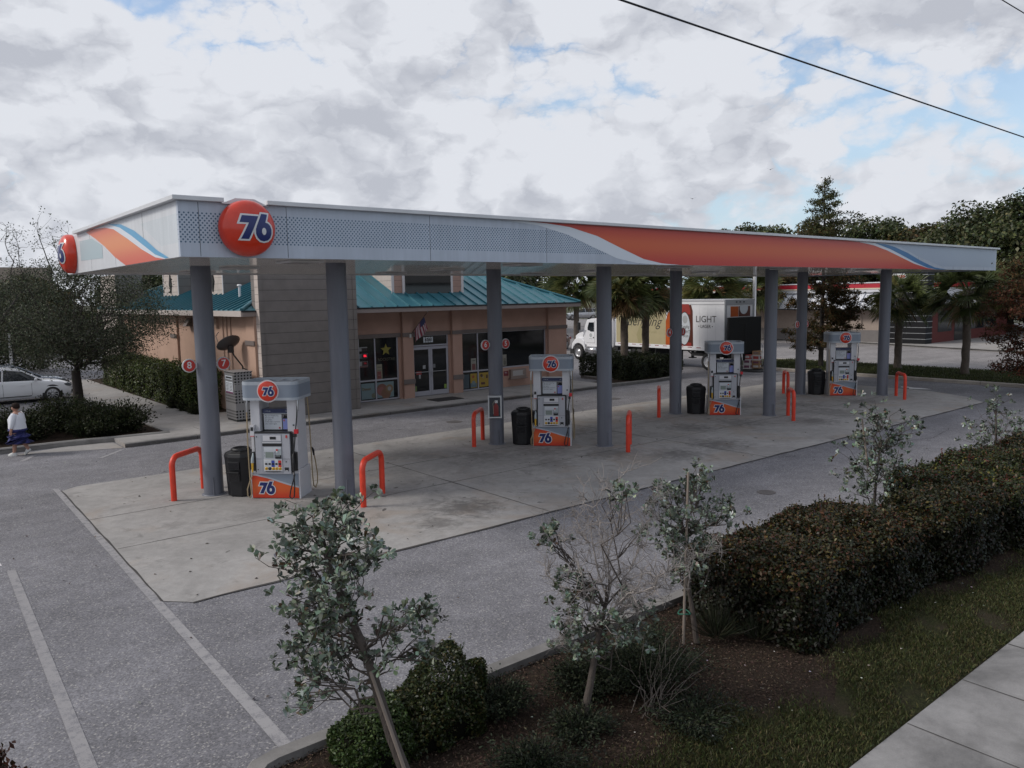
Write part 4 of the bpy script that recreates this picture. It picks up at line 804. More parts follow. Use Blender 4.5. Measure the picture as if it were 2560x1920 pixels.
for i in range(nu):
    for j in range(nv): q.add([g_[i][j], g_[i+1][j], g_[i+1][j+1], g_[i][j+1]], [(0, 1, 2, 3)], 2 if (i > 6 and j < 4) else i % 2, True)
q.build('flag_cloth', [mat('flag_red', (.19, .02, .04), .7), mat('flag_white', (.42, .36, .38), .7), mat('flag_blue', (.03, .035, .10), .7)], fl)
q = MB(); q.box(0, 1.25, -.42, .42, 0, .018); o = q.build('door_mat', mat('mat_black', (.022, .02, .02), .9, bump=.4, bs=160), bevel=.008); o.location = (13.05, 12.75, .122); tag(o, 'black rubber mat lying before the shop door', 'doormat')
ice = thing('propane_locker', 'grey perforated steel gas bottle locker with white notices beside the tower', 'gas locker', (5.70, 13.55, .122))
q = MB(); q.box(-.30, .30, -.48, .48, .06, 1.66, 0); q.box(-.27, .27, -.44, .44, 0, .06, 2); q.box(-.32, .32, -.5, .5, 1.66, 1.69, 0)
M_perf = mat('perforated_steel', (.30, .29, .29), .45, .5); k = M2(M_perf)
def perf(k, u, v, du, dv, r_):
    a = k['m']('MULTIPLY', k['m']('SUBTRACT', k['m']('FRACT', k['m']('DIVIDE', k['m']('ADD', u, 5), du)), .5), du); b = k['m']('MULTIPLY', k['m']('SUBTRACT', k['m']('FRACT', k['m']('DIVIDE', v, dv)), .5), dv)
    return k['ss'](k['m']('SQRT', k['m']('ADD', k['m']('MULTIPLY', a, a), k['m']('MULTIPLY', b, b))), r_*.85, r_*1.1, 1, 0)
u_ = k['m']('ADD', k['x'], k['m']('MULTIPLY', k['y'], 1.0)); zr = k['m']('GREATER_THAN', k['m']('SINE', k['m']('MULTIPLY', k['z'], 9.5)), -.55)
k['out'](k['mix'](k['m']('MULTIPLY', perf(k, u_, k['z'], .105, .10, .031), zr), (.30, .29, .29), (.008, .008, .009)))
q.build('locker_body', [M_perf, M_steel, M_blk], ice, bevel=.008)
q = MB(); q.box(-.318, -.302, -.40, .40, .95, 1.58, 0); q.box(-.321, -.3185, -.33, -.0, 1.0, 1.35, 1); q.box(-.321, -.3185, .03, .33, 1.0, 1.35, 1); q.box(-.321, -.3185, -.33, .33, 1.42, 1.54, 1); q.box(-.3235, -.3212, -.28, .28, 1.45, 1.51, 2); q.box(-.321, -.3185, -.33, .33, .95, .995, 3)
for i in range(6): q.box(-.3235, -.3212, -.28, -.06, 1.04+i*.048, 1.055+i*.048, 2); q.box(-.3235, -.3212, .07, .28, 1.04+i*.048, 1.055+i*.048, 2)
q.build('notice_panel', [M_steel, M_ad, M_blk, mat('notice_purple', (.16, .03, .10), .5)], ice)
dsh = thing('satellite_dish', 'dark grey satellite dish on a bent arm before the peach side wall', 'satellite dish', (5.86, 14.55, .52))
q = MB(); q.tube([(.35, -.1, -.4), (.35, -.1, 1.35), (.10, .0, 1.75), (0, 0, 2.05)], .028, 8, 0); q.box(-.09, .09, -.06, .06, 1.85, 2.1, 0); q.tube([(.35, -.1, 1.30), (.62, -.4, 1.1)], .02, 6, 0); q.build('mast', M_blk, dsh)
Md = Matrix.Translation((-.02, .02, 2.10)) @ (Vector((0, 0, .80))-RT*.55+Vector((FW.x, FW.y, 0))*.42).to_track_quat('Z', 'Y').to_matrix().to_4x4()
q = MB(); q.lathe([(.42*t, .13*t*t) for t in np.linspace(0.02, 1, 9)], 28, 0, Md); q.lathe([(.42, .13), (.425, .125), (.41, .11), (.2, .015), (.0, -.02)], 28, 0, Md); q.build('dish', mat('dish_grey', (.055, .053, .055), .5), dsh)
q = MB(); q.tube([Md @ Vector((.38, 0, .12)), Md @ Vector((.34, 0, .45)), Md @ Vector((.15, 0, .62))], .013, 6); q.build('feed_arm', M_blk, dsh)
# ---------------------------------------------------------------- beer lorry
M_tw = mat('lorry_white', (.74, .74, .76), .4, var=.04, vs=1.5); M_cream = mat('cream_graphic', (.42, .36, .21), .5, var=.10, vs=1.2); M_tyre = mat('tyre', (.022, .021, .021), .8); M_rim = mat('rim_alloy', (.48, .48, .49), .3, .6); M_carglass = mat('car_glass', (.012, .016, .020), .05, spec=.6)
M_ch = mat('chrome', (.50, .50, .51), .25, .9); M_under = mat('chassis_black', (.015, .015, .016), .7); M_amber = mat('amber_bottle', (.42, .085, .014), .35, var=.25, vs=2); M_brown = mat('bottle_brown', (.10, .025, .014), .35); M_redlab = mat('label_red', (.30, .030, .022), .45, var=.2, vs=3); M_ink = mat('ink', (.035, .032, .03), .5)
tk = thing('beer_lorry', 'white articulated beer lorry with a cream and bottle picture on its trailer side', 'lorry', (31.85, 11.62, 0), R(86))
VS = 1.2                                # half width; local +y is the side facing the pumps
def wheel(mb, x, y, r, w, side, m=(0, 1), rimr=.62):
    T = Matrix.Translation((x, y, r)) @ Matrix.Rotation(R(-90*side), 4, 'X')
    mb.lathe([(r*.62, -w), (r*.96, -w), (r, -w*.8), (r, -w*.15), (r*.96, 0), (r*rimr, 0)], 28, m[0], T); mb.lathe([(r*rimr, 0), (r*rimr*.92, -.05), (r*.36, -.07), (r*.30, -.02), (r*.12, -.01), (0, -.01)], 28, m[1], T)
q = MB(); q.box(0, 8.25, -VS, VS, 1.24, 3.70, 0); q.box(-.02, 8.27, -VS-.02, VS+.02, 3.70, 3.80, 1); q.box(-.02, 8.27, -VS-.025, VS+.025, 1.06, 1.24, 0)
for x in np.arange(.3, 8.1, .62): q.box(x, x+.30, VS+.026, VS+.030, 1.19, 1.225, 2)
for x in np.arange(.55, 8.2, .55): q.box(x, x+.008, VS, VS+.003, 1.26, 3.52, 1)
q.box(0, 8.25, VS, VS+.012, 3.52, 3.58, 1)
tr_ = q.build('trailer_body', [M_tw, mat('trailer_rail', (.46, .46, .48), .4), M_redlab], tk, bevel=.015)
# side picture: drawn from the viewer's left (front, x = 8.2) to right (rear)
SD = Matrix(((-1, 0, 0, 0), (0, 0, 1, 0), (0, 1, 0, 0), (0, 0, 0, 1)))    # drawing (u, v) -> (x = -u, z = v), facing +y
def pl(mb, u0, u1, v0, v1, m, h): mb.box(-u1, -u0, VS+.004, VS+h, v0, v1, m)
q = MB(); pl(q, -8.2, -4.12, 1.27, 3.50, 0, .006); q.prism([(4.12, 1.27), (4.12, 2.6), (4.0, 3.0), (3.6, 3.5), (3.0, 3.5), (3.0, 1.27)], VS+.004, VS+.008, 'xz', 1)
q.prism([(3.12, 1.27), (3.12, 3.55), (2.28, 3.55), (2.15, 3.2), (2.10, 1.27)], VS+.004, VS+.010, 'xz', 2); q.prism([(3.1, 3.0), (3.1, 3.56), (2.42, 3.56), (2.30, 3.2), (2.30, 3.0)], VS+.011, VS+.0125, 'xz', 3); q.prism([(3.1, 1.27), (2.22, 1.27), (2.22, 1.45), (3.1, 1.55)], VS+.011, VS+.0125, 'xz', 3)
T0 = Matrix.Translation((0, VS, 0)) @ SD
q.disc(.80, 36, 5, T0 @ Matrix.Translation((-2.72, 2.22, .0135)) @ Matrix.Diagonal((.53, 1.16, 1, 1))); q.disc(.76, 36, 4, T0 @ Matrix.Translation((-2.72, 2.22, .0145)) @ Matrix.Diagonal((.53, 1.16, 1, 1)))
q.disc(.22, 20, 7, T0 @ Matrix.Translation((-2.68, 2.72, .0155)) @ Matrix.Diagonal((.8, 1, 1, 1)))
q.text('LIGHT', .26, T0 @ Matrix.Translation((-2.62, 2.04, .016)), 5, sx=.8); q.text('LAGER', .17, T0 @ Matrix.Translation((-2.62, 1.80, .016)), 5, sx=.8); q.text('Yuengling', .24, T0 @ Matrix.Translation((-2.68, 2.32, .016)), 5, shear=.35, sx=.62)
q.text('LIGHT', .50, T0 @ Matrix.Translation((-1.22, 2.74, .006)), 5, sx=1.02, bold=-.001); q.text('\u2022 LAGER \u2022', .25, T0 @ Matrix.Translation((-1.24, 2.36, .006)), 5, sx=.95, bold=.001); q.text('Yuengling', .80, T0 @ Matrix.Translation((-6.15, 2.55, .009)), 5, shear=.42, bold=-.003, sx=1.05)
q.prism([(6.2, 2.3), (5.6, 2.5), (5.9, 1.9), (6.05, 1.35), (6.3, 1.3), (6.45, 1.8)], VS+.0065, VS+.0075, 'xz', 6); q.text('LIGHT LAGER', .16, T0 @ Matrix.Translation((-5.3, 1.95, .009)), 6)
q.build('side_graphic', [M_cream, M_amber, M_brown, M_redlab, M_ad, M_ink, mat('cream_dark', (.33, .29, .15), .5), mat('silver_head', (.36, .37, .38), .5)], tr_)  # darker cream is print: the emblem and small lettering
# rear: frame, half rolled door with picture, dark lift platform standing upright
q = MB(); q.box(-.06, -.002, -VS, VS, 3.50, 3.78, 0); q.box(-.06, -.002, -VS, -VS+.14, 1.1, 3.50, 0); q.box(-.06, -.002, VS-.14, VS, 1.1, 3.50, 0)
for y in (-.3, 0, .3): q.box(-.075, -.061, y-.06, y+.06, 3.62, 3.68, 2)
q.box(-.04, -.003, -VS+.14, VS-.14, 2.85, 3.50, 1); q.box(-.046, -.041, .12, .75, 2.88, 3.42, 3); q.box(-.048, -.041, -.85, .10, 2.88, 3.42, 4); q.disc(.34, 26, 5, Matrix.Translation((-.052, -.32, 3.34)) @ Matrix.Rotation(R(-90), 4, 'Y'))
q.build('rear_door', [mat('rear_frame', (.33, .34, .36), .4), M_tw, M_under, M_amber, M_brown, M_ad], tk, bevel=.01)
q = MB(); q.box(-.42, -.30, -1.33, 1.33, .95, 2.86, 0); q.box(-.45, -.42, -.06, .02, 1.2, 2.5, 1); q.box(-.30, -.06, -1.2, -1.05, 1.0, 1.3, 0); q.box(-.30, -.06, 1.05, 1.2, 1.0, 1.3, 0); q.box(-.30, -.08, -1.0, 1.0, .55, .95, 0); q.build('lift_platform', [mat('lift_black', (.008, .008, .008), .7), M_under], tk, bevel=.02)
q = MB(); q.box(.1, 8.2, -.5, .5, .92, 1.06); q.box(.3, 2.4, -1.0, 1.0, .74, .92); q.box(5.0, 7.6, -.55, .55, .55, .95); q.box(4.95, 4.99, -1.15, 1.15, .25, .98); q.box(7.3, 7.9, -1.15, -.6, .4, .95); q.box(5.9, 6.9, .85, 1.14, .38, .92)
for y in (-.75, .75):
    q.box(3.8, 3.92, y-.06, y+.06, .47, 1.06); q.box(3.68, 4.04, y-.14, y+.14, .42, .47); q.tube([(3.86, y, .6), (4.5, y, 1.0)], .035, 6); q.tube([(3.86, y, .6), (3.2, y, 1.0)], .03, 6)
q.build('chassis', [M_under], tk)
for x, s_, w in ((1.1, 1, .5), (1.1, -1, .5), (6.35, 1, .5), (6.35, -1, .5), (11.88, 1, .3), (11.88, -1, .3)):
    q = MB(); wheel(q, x, s_*(VS-.05), .47, w, s_); w_ = q.build('wheel', [M_tyre, M_rim if x > 2 else M_halo], tk)
# tractor cab
q = MB(); cab_p = [(8.95, .98), (8.95, 2.62), (9.7, 2.68), (10.6, 2.66), (11.05, 2.58), (11.15, 2.45), (11.42, 1.86), (11.42, .98)]
q.prism(cab_p, -1.08, 1.08, 'xz', 0); q.prism([(11.36, .9), (11.42, 1.86), (11.75, 1.80), (12.28, 1.66), (12.52, 1.50), (12.55, .9)], -.80, .80, 'xz', 0)
for s_ in (-1, 1):
    arch = [(11.88+.60*math.cos(t), .50+.56*math.sin(t)) for t in np.linspace(.28, PI-.10, 14)]; top = [(11.22, .75), (11.30, 1.20), (11.60, 1.38), (11.95, 1.40), (12.25, 1.30), (12.50, 1.05), (12.58, .66)]
    q.prism(top+arch, s_*.78, s_*1.12, 'xz', 0); q.box(8.95, 11.1, s_*1.0-.10, s_*1.0+.10, .86, .99, 0)
q.build('cab_body', [M_tw], tk, bevel=.05, seg=3)
q = MB(); q.box(12.40, 12.72, -1.12, 1.12, .34, .66, 0); q.box(12.72, 12.75, -1.05, 1.05, .38, .62, 1); q.box(12.45, 12.57, -.55, .55, .70, 1.42, 1); q.build('bumper', [M_under, M_ch], tk, bevel=.03)
for s_ in (-1, 1):
    q = MB(); q.prism([(10.38, 2.42), (10.86, 2.42), (11.0, 2.08), (10.98, 1.92), (10.80, 1.90), (10.72, 1.84), (10.38, 1.84)], s_*1.078, s_*1.092, 'xz'); q.build('side_window', M_carglass, tk)
    q = MB(); q.prism([(10.30, 1.12), (10.30, 2.50), (10.315, 2.50), (10.315, 1.13), (11.12, 1.13), (11.12, 1.12)], s_*1.081, s_*1.086, 'xz', 0); q.box(10.40, 10.47, min(s_*1.08, s_*1.10), max(s_*1.08, s_*1.10), 1.42, 1.50, 0); q.disc(.13, 18, 1, Matrix.Translation((10.7, s_*1.0815, 1.60)) @ Matrix.Rotation(R(-90*s_), 4, 'X')); q.box(10.55, 10.85, min(s_*1.079, s_*1.083), max(s_*1.079, s_*1.083), 1.36, 1.40, 1); q.build('door', [M_under, mat('door_emblem', (.40, .42, .42), .5)], tk)
    q = MB(); q.tube([(11.12, s_*1.08, 2.45), (11.55, s_*1.36, 2.45), (11.52, s_*1.36, 1.95), (11.12, s_*1.08, 1.88)], .018, 6, 0); q.box(11.47, 11.55, s_*1.36-.10, s_*1.36+.10, 1.90, 2.40, 1); q.build('wing_mirror', [M_ch, M_under], tk, bevel=.01)
    q = MB(); q.lathe([(.0, 0), (.27, 0), (.27, .95), (0, .95)], 20, 0, Matrix.Translation((10.2, s_*.92, .62)) @ Matrix.Rotation(R(90), 4, 'Y')); q.box(10.2, 11.15, s_*.95-.15, s_*.95+.15, .30, .36, 0); q.box(10.25, 11.1, s_*1.0-.14, s_*1.0+.14, .60, .64, 0); q.build('fuel_tank', [M_ch], tk)
    q = MB(); q.prism([(12.18, 1.10), (12.40, 1.02), (12.48, .86), (12.28, .86)], s_*.86, s_*1.128, 'xz', 0); q.build('headlight', [M_halo], tk, bevel=.02)
    q = MB(); q.prism([(11.48, 1.48), (11.66, 1.62), (11.76, 1.60), (11.78, 1.46)], s_*.80, s_*.805, 'xz', 0); q.build('hood_vent', [M_under], tk)
q = MB(); q.prism([(11.09, 2.50), (11.395, 1.88)], 0, 0, 'xz') if False else q.poly([(11.13, -.95, 2.50), (11.13, .95, 2.50), (11.44, .95, 1.90), (11.44, -.95, 1.90)]); q.build('windscreen', M_carglass, tk)
q = MB(); q.box(8.4, 8.9, -.9, .9, .75, .95, 0); q.tube([(8.85, .85, .9), (8.85, .85, 2.7)], .06, 8, 1); q.box(9.2, 9.9, -.5, .5, 2.70, 2.76, 1)
for y in (-.4, 0, .4): q.box(10.9, 11.0, y-.05, y+.05, 2.60, 2.66, 2)
q.build('cab_fittings', [M_under, M_halo, M_amber], tk)

# ---------------------------------------------------------------- cars
def car(name, label, loc, rz, paint, kind='wagon', group=None):
    t = thing(name, label, 'car', loc, rz, group); hw = .88
    if kind == 'wagon': Lc, deck = 4.55, [(-2.27, .72), (-2.25, 1.0), (-2.1, 1.05), (-1.0, 1.02), (.55, .98), (.85, .97), (1.75, .86), (2.15, .72), (2.27, .56)]; roof = [(-2.22, 1.0), (-1.95, 1.40), (-1.2, 1.46), (-.2, 1.47), (.30, 1.40), (1.05, .98)]
    else: Lc, deck = 4.7, [(-2.35, .72), (-2.33, .98), (-1.9, 1.02), (-1.0, .98), (.55, .95), (.95, .93), (1.8, .84), (2.2, .70), (2.35, .52)]; roof = [(-1.85, 1.0), (-1.15, 1.36), (-.6, 1.43), (.0, 1.42), (.35, 1.34), (1.15, .94)]
    xs = np.linspace(-Lc/2, Lc/2, 34); rings = []
    for x in xs:
        e = abs(x)/(Lc/2); w = hw*(1-.20*max(0, (e-.72)/.28)**2.2); zt = np.interp(x, [a for a, _ in deck], [b for _, b in deck]); zb = .20+.10*max(0, (e-.85)/.15)
        rings.append([(x, s_*yy, zz_) for s_, L in ((1, [(w*.88, zb), (w*.99, zb+.12), (w, .56), (w*.985, zt-.14), (w*.93, zt-.03), (w*.5, zt)]), (-1, [(w*.5, zt), (w*.93, zt-.03), (w*.985, zt-.14), (w, .56), (w*.99, zb+.12), (w*.88, zb)])) for yy, zz_ in L])
    q = MB(); nr = 12; v = [p for r_ in rings for p in r_]; q.add(v, [(i*nr+j, i*nr+(j+1) % nr, (i+1)*nr+(j+1) % nr, (i+1)*nr+j) for i in range(33) for j in range(nr)], 0, True); q.add(rings[0], [tuple(range(nr))[::-1]], 0); q.add(rings[-1], [tuple(range(nr))], 0)
    bw, rw = .80, .62                     # greenhouse: painted roof on glass sides
    xr0, xr1 = roof[1][0], roof[-2][0]
    q.prism([(a, b) for a, b in roof[1:-1]]+[(a, b-.05) for a, b in roof[1:-1]][::-1], -rw-.02, rw+.02, 'xz', 0)
    body = q.build('body', [paint], t, bevel=.02)
    q = MB()
    for s_ in (1, -1):
        lo = [(a, s_*bw*.99, np.interp(a, [c for c, _ in deck], [d for _, d in deck])-.03) for a in np.linspace(roof[0][0], roof[-1][0], 9)]; hi = [(a, s_*rw, np.interp(a, [c for c, _ in roof], [d for _, d in roof])-.03) for a in np.linspace(xr0, xr1, 9)]
        q.add(lo+hi, [(i, i+1, i+10, i+9) for i in range(8)], 0)
    a, b = roof[-2], roof[-1]; q.poly([(a[0], -rw, a[1]-.02), (a[0], rw, a[1]-.02), (b[0], bw, b[1]), (b[0], -bw, b[1])], 0); a, b = roof[1], roof[0]; q.poly([(a[0], -rw, a[1]-.02), (a[0], rw, a[1]-.02), (b[0], bw, b[1]), (b[0], -bw, b[1])], 0)
    q.build('windows', [M_carglass], t)
    q = MB()
    for s_ in (1, -1):
        def P(a, f_):
            zt = np.interp(a, [c for c, _ in deck], [d for _, d in deck])-.03; return Vector((a, s_*(bw+.004), zt)).lerp(Vector((a*.86+.0, s_*(rw+.012), np.interp(np.clip(a*.86, xr0, xr1), [c for c, _ in roof], [d for _, d in roof])-.02)), f_)
        for a, w in ((-.42, .05), (-1.45, .05)): q.tube([P(a, 0), P(a, 1)], w*.7, 4, 0)
        q.tube([(roof[-1][0]-.02, s_*(bw+.01), roof[-1][1]-.02), (roof[-2][0], s_*(rw+.015), roof[-2][1]-.02)], .035, 6, 0); q.tube([(roof[0][0], s_*bw, roof[0][1]-.02), (roof[1][0], s_*(rw+.01), roof[1][1]-.02)], .06, 6, 0)
        q.tube([(roof[1][0]+.1, s_*rw*.95, roof[1][1]+.03), (roof[-2][0]-.2, s_*rw*.95, roof[-3][1]+.02)], .014, 5, 0)
    q.build('window_frame', [paint], t)
    for s_ in (1, -1):
        q = MB(); q.lathe([(0, -.06), (.07, -.05), (.09, 0), (.07, .05), (0, .06)], 12, 0, Matrix.Translation((.78, s_*(hw+.06), 1.0)) @ Matrix.Diagonal((.7, 1.0, .8, 1)) @ Matrix.Rotation(R(90), 4, 'X')); q.box(.74, .82, min(s_*.78, s_*.9), max(s_*.78, s_*.9), .94, .98, 0); q.build('wing_mirror', [paint], t)
        q = MB(); q.prism([(1.72, .70), (2.0, .76), (2.14, .66), (2.08, .60), (1.80, .62)], s_*.60, s_*(.80), 'xz', 0); o = q.build('headlight', [mat('lamp_dark', (.10, .11, .12), .1)], t, bevel=.03); o.location = (.02, s_*.045, .012)
        q = MB(); q.prism([(-2.05, .90), (-2.24, .92), (-2.28, .74), (-2.1, .74)], s_*.55, s_*.84, 'xz', 0); q.build('tail_light', [mat('tail_red', (.30, .02, .03), .25)], t, bevel=.02)
        q = MB()
        for x in (.62, -.42, -1.42): q.box(x-.004, x+.004, min(s_*.872, s_*.884), max(s_*.872, s_*.884), .34, .86, 0)
        q.box(-1.3, .60, min(s_*.866, s_*.879), max(s_*.866, s_*.879), .30, .33, 0)
        for x in (.30, -.72): q.box(x-.09, x+.09, min(s_*.87, s_*.893), max(s_*.87, s_*.893), .76, .785, 1)
        q.build('door', [M_under, paint], t)
        for x in (1.38, -1.36):
            q = MB(); q.lathe([(.385, -.02), (.385, .006), (0, .006)], 28, 2, Matrix.Translation((x, s_*.868, .345)) @ Matrix.Rotation(R(-90*s_), 4, 'X')); wheel(q, x, s_*.895, .32, .2, s_, (0, 2), .70)
            T = Matrix.Translation((x, s_*.90, .32)) @ Matrix.Rotation(R(-90*s_), 4, 'X')
            for a in range(10): q.box(.03, .215, -.015, .015, -.02, .0, 1, T @ Matrix.Rotation(2*PI*a/10, 4, 'Z'))
            q.lathe([(.20, -.01), (.225, .0), (.225, -.02)], 24, 1, T); q.lathe([(.05, -.01), (.05, .004), (0, .004)], 12, 1, T); q.build('wheel', [M_tyre, M_rim, M_under], t)
    q = MB(); q.box(2.20, 2.285, -.45, .45, .34, .48, 0); q.box(2.08, 2.24, -.78, -.52, .34, .46, 0); q.box(2.08, 2.24, .52, .78, .34, .46, 0); q.box(-2.30, -2.22, -.26, .26, .62, .74, 1); q.build('grille', [M_under, M_halo], t); return t
M_cw = mat('car_white', (.78, .79, .81), .3, coat=.4); M_cb = mat('car_bluegrey', (.17, .195, .24), .25, metal=.4, coat=.6); M_cs = mat('car_silver', (.42, .43, .45), .25, metal=.5, coat=.5); M_cbr = mat('car_bronze', (.21, .15, .135), .25, metal=.4, coat=.5)
car('parked_car', 'white estate car parked nose in to the walkway behind the shrubs', (.62, 26.50, 0), 0, M_cw, 'wagon', 'cars parked at the side of the shop')
car('parked_car', 'blue-grey saloon car parked behind the white estate car', (.85, 28.95, 0), 0, M_cb, 'saloon', 'cars parked at the side of the shop')
car('parked_car', 'bronze brown saloon car behind the bonnet of the white lorry', (36.2, 31.6, 0), R(200), M_cbr, 'saloon')
car('parked_car', 'silver car seen from behind under the drive-through awning of the red-banded restaurant', (79.6, 17.5, .12), R(75), M_cs, 'saloon')
car('parked_car', 'distant silver car parked among trees beyond the lorry cab', (68, 60.5, .9), R(150), M_cs, 'wagon')

# ---------------------------------------------------------------- hand truck with cartons by the lorry's tail
ht = thing('hand_truck', 'black steel hand truck with a curved handle standing behind the lorry', 'hand truck', (33.0, 11.15, .05), R(20))
q = MB()
for y in (-.2, .2): q.tube([(0, y, .1), (0, y, 1.05), (.03, y*.9, 1.25)], .018, 6)
q.tube([(.03, -.18, 1.25), (.10, -.12, 1.33), (.12, 0, 1.35), (.10, .12, 1.33), (.03, .18, 1.25)], .018, 6); q.box(-.30, 0, -.22, .22, .03, .05)
for z in (.3, .6, .9): q.tube([(0, -.2, z), (0, .2, z)], .012, 6)
q.build('frame', M_ch, ht)
for y in (-.22, .22):
    q = MB(); wheel(q, .08, y, .11, .05, 1 if y > 0 else -1); q.build('wheel', [M_tyre, M_rim], ht)
M_card = mat('cardboard', (.34, .20, .10), .8, var=.1); M_cred = mat('carton_red', (.34, .05, .045), .6); M_cwh = mat('carton_white', (.52, .50, .50), .6); M_cpu = mat('carton_purple', (.16, .05, .10), .6)
for dx, dy, z, w, h, m_, pt, lb in ((-.32, -.10, .10, .40, .22, M_card, M_cwh, 'pale cardboard carton at the bottom of the hand truck pile'), (-.32, -.10, .325, .40, .20, M_card, M_cpu, 'cardboard carton in the middle of the hand truck pile'), (-.32, -.10, .53, .40, .30, M_cwh, M_cred, 'white carton with red print on the hand truck pile'), (-.32, -.10, .835, .40, .20, M_card, M_cbr, 'brown carton on top of the hand truck pile'),
        (-.80, .14, .09, .38, .26, M_cwh, M_cpu, 'white carton with purple print, lowest of the shorter pile'), (-.80, .14, .355, .38, .26, M_cwh, M_cpu, 'white carton with purple print, middle of the shorter pile'), (-.80, .14, .62, .38, .24, M_cred, M_cwh, 'red carton on top of the shorter pile')):
    q = MB(); q.box(-w/2, w/2, -w/2, w/2, 0, h, 0); q.box(-w/2-.003, -w/2, -w*.35, w*.35, h*.25, h*.75, 1); q.box(-w*.35, w*.35, -w/2-.003, -w/2, h*.25, h*.75, 1); o = q.build('carton', [m_, pt], bevel=.008); o.location = (33.0+dx, 11.15+dy, z); o.rotation_euler = (0, 0, R(20)); tag(o, lb, 'carton', 'cartons behind the lorry')
pq = MB(); pq.box(-1.1, 1.1, -.6, .6, 0, .045, 0); o = pq.build('lift_board', mat('board_black', (.02, .02, .021), .8), bevel=.01); o.location = (32.6, 10.95, .004); o.rotation_euler = (0, 0, R(10)); tag(o, 'flat black loading board on the asphalt under the cartons', 'board')
# ---------------------------------------------------------------- lamp post, wires, birds
lp = thing('lamp_post', 'white square lamp post with a box lantern beyond the lorry tail', 'lamp post', (48.9, 22.0, 0))
q = MB(); q.box(-.1, .1, -.1, .1, 0, 5.35); q.lathe([(.25, 0), (.25, .5), (.2, .55), (0, .55)], 14); q.build('pole', M_white, lp, bevel=.01)
q = MB(); q.box(-.05, .05, .1, .45, 5.02, 5.12, 0); q.box(-.28, .28, .40, 1.75, 4.92, 5.20, 0); q.build('lantern', mat('lantern_grey', (.34, .38, .40), .5), lp, bevel=.03)
def wire(p, q_, sag, r, label):
    q = MB(); q.tube([(p[0]+(q_[0]-p[0])*t, p[1]+(q_[1]-p[1])*t, p[2]+(q_[2]-p[2])*t-sag*4*t*(1-t)) for t in np.linspace(0, 1, 60)], r, 6); tag(q.build('power_line', mat('cable_black', (.012, .012, .016), .7)), label, 'cable', 'overhead wires')
wire((-23.5, -8, 6.998), (51, -8, 6.318), .0, .0095, 'black overhead wire sloping from the top middle of the sky'); wire((-20, -6, 10.55), (60, -6, 10.2), .0, .0115, 'black overhead wire crossing the top corner of the sky')
def bird(loc, rz, sc, label):
    o = thing('bird', label, 'bird', loc, rz, 'birds in the sky'); q = MB(); q.tube([(-.5, 0, 0), (-.2, 0, .0), (.2, 0, .02), (.42, 0, .05), (.5, 0, .03)], [.02, .11, .12, .07, .01], 8); q.prism([(-.75, -.12), (-.75, .12), (-.4, .05), (-.4, -.05)], -.01, .01)
    for s_ in (-1, 1): q.add([(.15, s_*.05, .03), (-.18, s_*.05, .03), (-.22, s_*.7, .32), (.12, s_*.7, .34), (-.28, s_*1.5, .22), (-.12, s_*1.45, .24)], [(0, 1, 2, 3), (3, 2, 4, 5)], 0, True)
    q.build('body', mat('bird_dark', (.05, .05, .055), .8), o); o.scale = (sc,)*3
bird(at(1731, 497, 70), R(60), .27, 'dark bird gliding level above the orange stretch of canopy'); bird(at(1926, 424, 70), R(20), .27, 'dark bird with raised wing beside the tall feathery tree')
# ---------------------------------------------------------------- restaurant across the road
M_brick = mat('beige_block', (.33, .265, .225), .85, var=.08, vs=6, bump=.3, bs=25); M_dado = mat('grey_dado', (.165, .15, .145), .8, var=.08); M_mans = mat('white_metal', (.66, .67, .71), .35, metal=.1, var=.05); M_band_r = mat('red_band', (.42, .018, .035), .5); M_creamb = mat('cream_line', (.60, .52, .40), .6)
M_blkw = mat('black_cladding', (.010, .010, .012), .65, spec=.2); M_line = mat('steel_line', (.40, .41, .42), .35, .5); M_redw = mat('dark_red_wall', (.10, .016, .013), .8, var=.1)
rs = thing('restaurant', 'low beige restaurant with white ribbed mansard roof, red band and black entrance tower', 'restaurant', (62, 20, .12))
def rp(mb, name, mats, parent=rs, **k): return mb.build(name, mats, parent, world=True, **k)
q = MB(); q.box(56.3, 74, 14.9, 42, .12, 2.75, 0); q.box(56.25, 56.298, 14.9, 42, .12, 1.03, 1)
for y in (17.2,): q.box(56.2, 56.29, y, y+.9, 1.2, 2.3, 0)
rp(q, 'wall', [M_brick, M_dado])
q = MB(); q.prism([(55.35, 2.68), (55.35, 2.74), (56.6, 3.95), (74, 3.95), (74, 2.68)], 14.9, 42, 'xz', 0)
for y in np.arange(15.2, 42, .62): q.add([(55.35, y-.02, 2.75), (55.35, y+.02, 2.75), (56.6, y+.02, 3.96), (56.6, y-.02, 3.96), (55.32, y-.02, 2.80), (55.32, y+.02, 2.80), (56.57, y+.02, 4.01), (56.57, y-.02, 4.01)], [(4, 5, 6, 7), (0, 4, 7, 3), (1, 2, 6, 5)], 3)
q.box(56.4, 74, 14.9, 42, 3.951, 4.22, 0); q.box(56.36, 56.40, 14.9, 42, 4.20, 4.30, 2); q.box(56.38, 74, 14.9, 42, 4.301, 4.66, 1); q.box(56.33, 74.1, 14.85, 42.05, 4.661, 4.74, 0); q.box(55.33, 55.36, 14.9, 42, 2.60, 2.679, 4)
for x, y, h in ((60, 20, .22), (63, 24.5, .3), (61, 28, .25)): q.box(x, x+.4, y, y+.4, 4.741, 4.74+h, 0)
rp(q, 'roof', [M_mans, M_band_r, M_creamb, mat('seam_grey', (.20, .22, .27), .5), M_dark])
q = MB(); q.box(55.9, 57.0, 12.22, 14.9, .12, 6.1, 0)
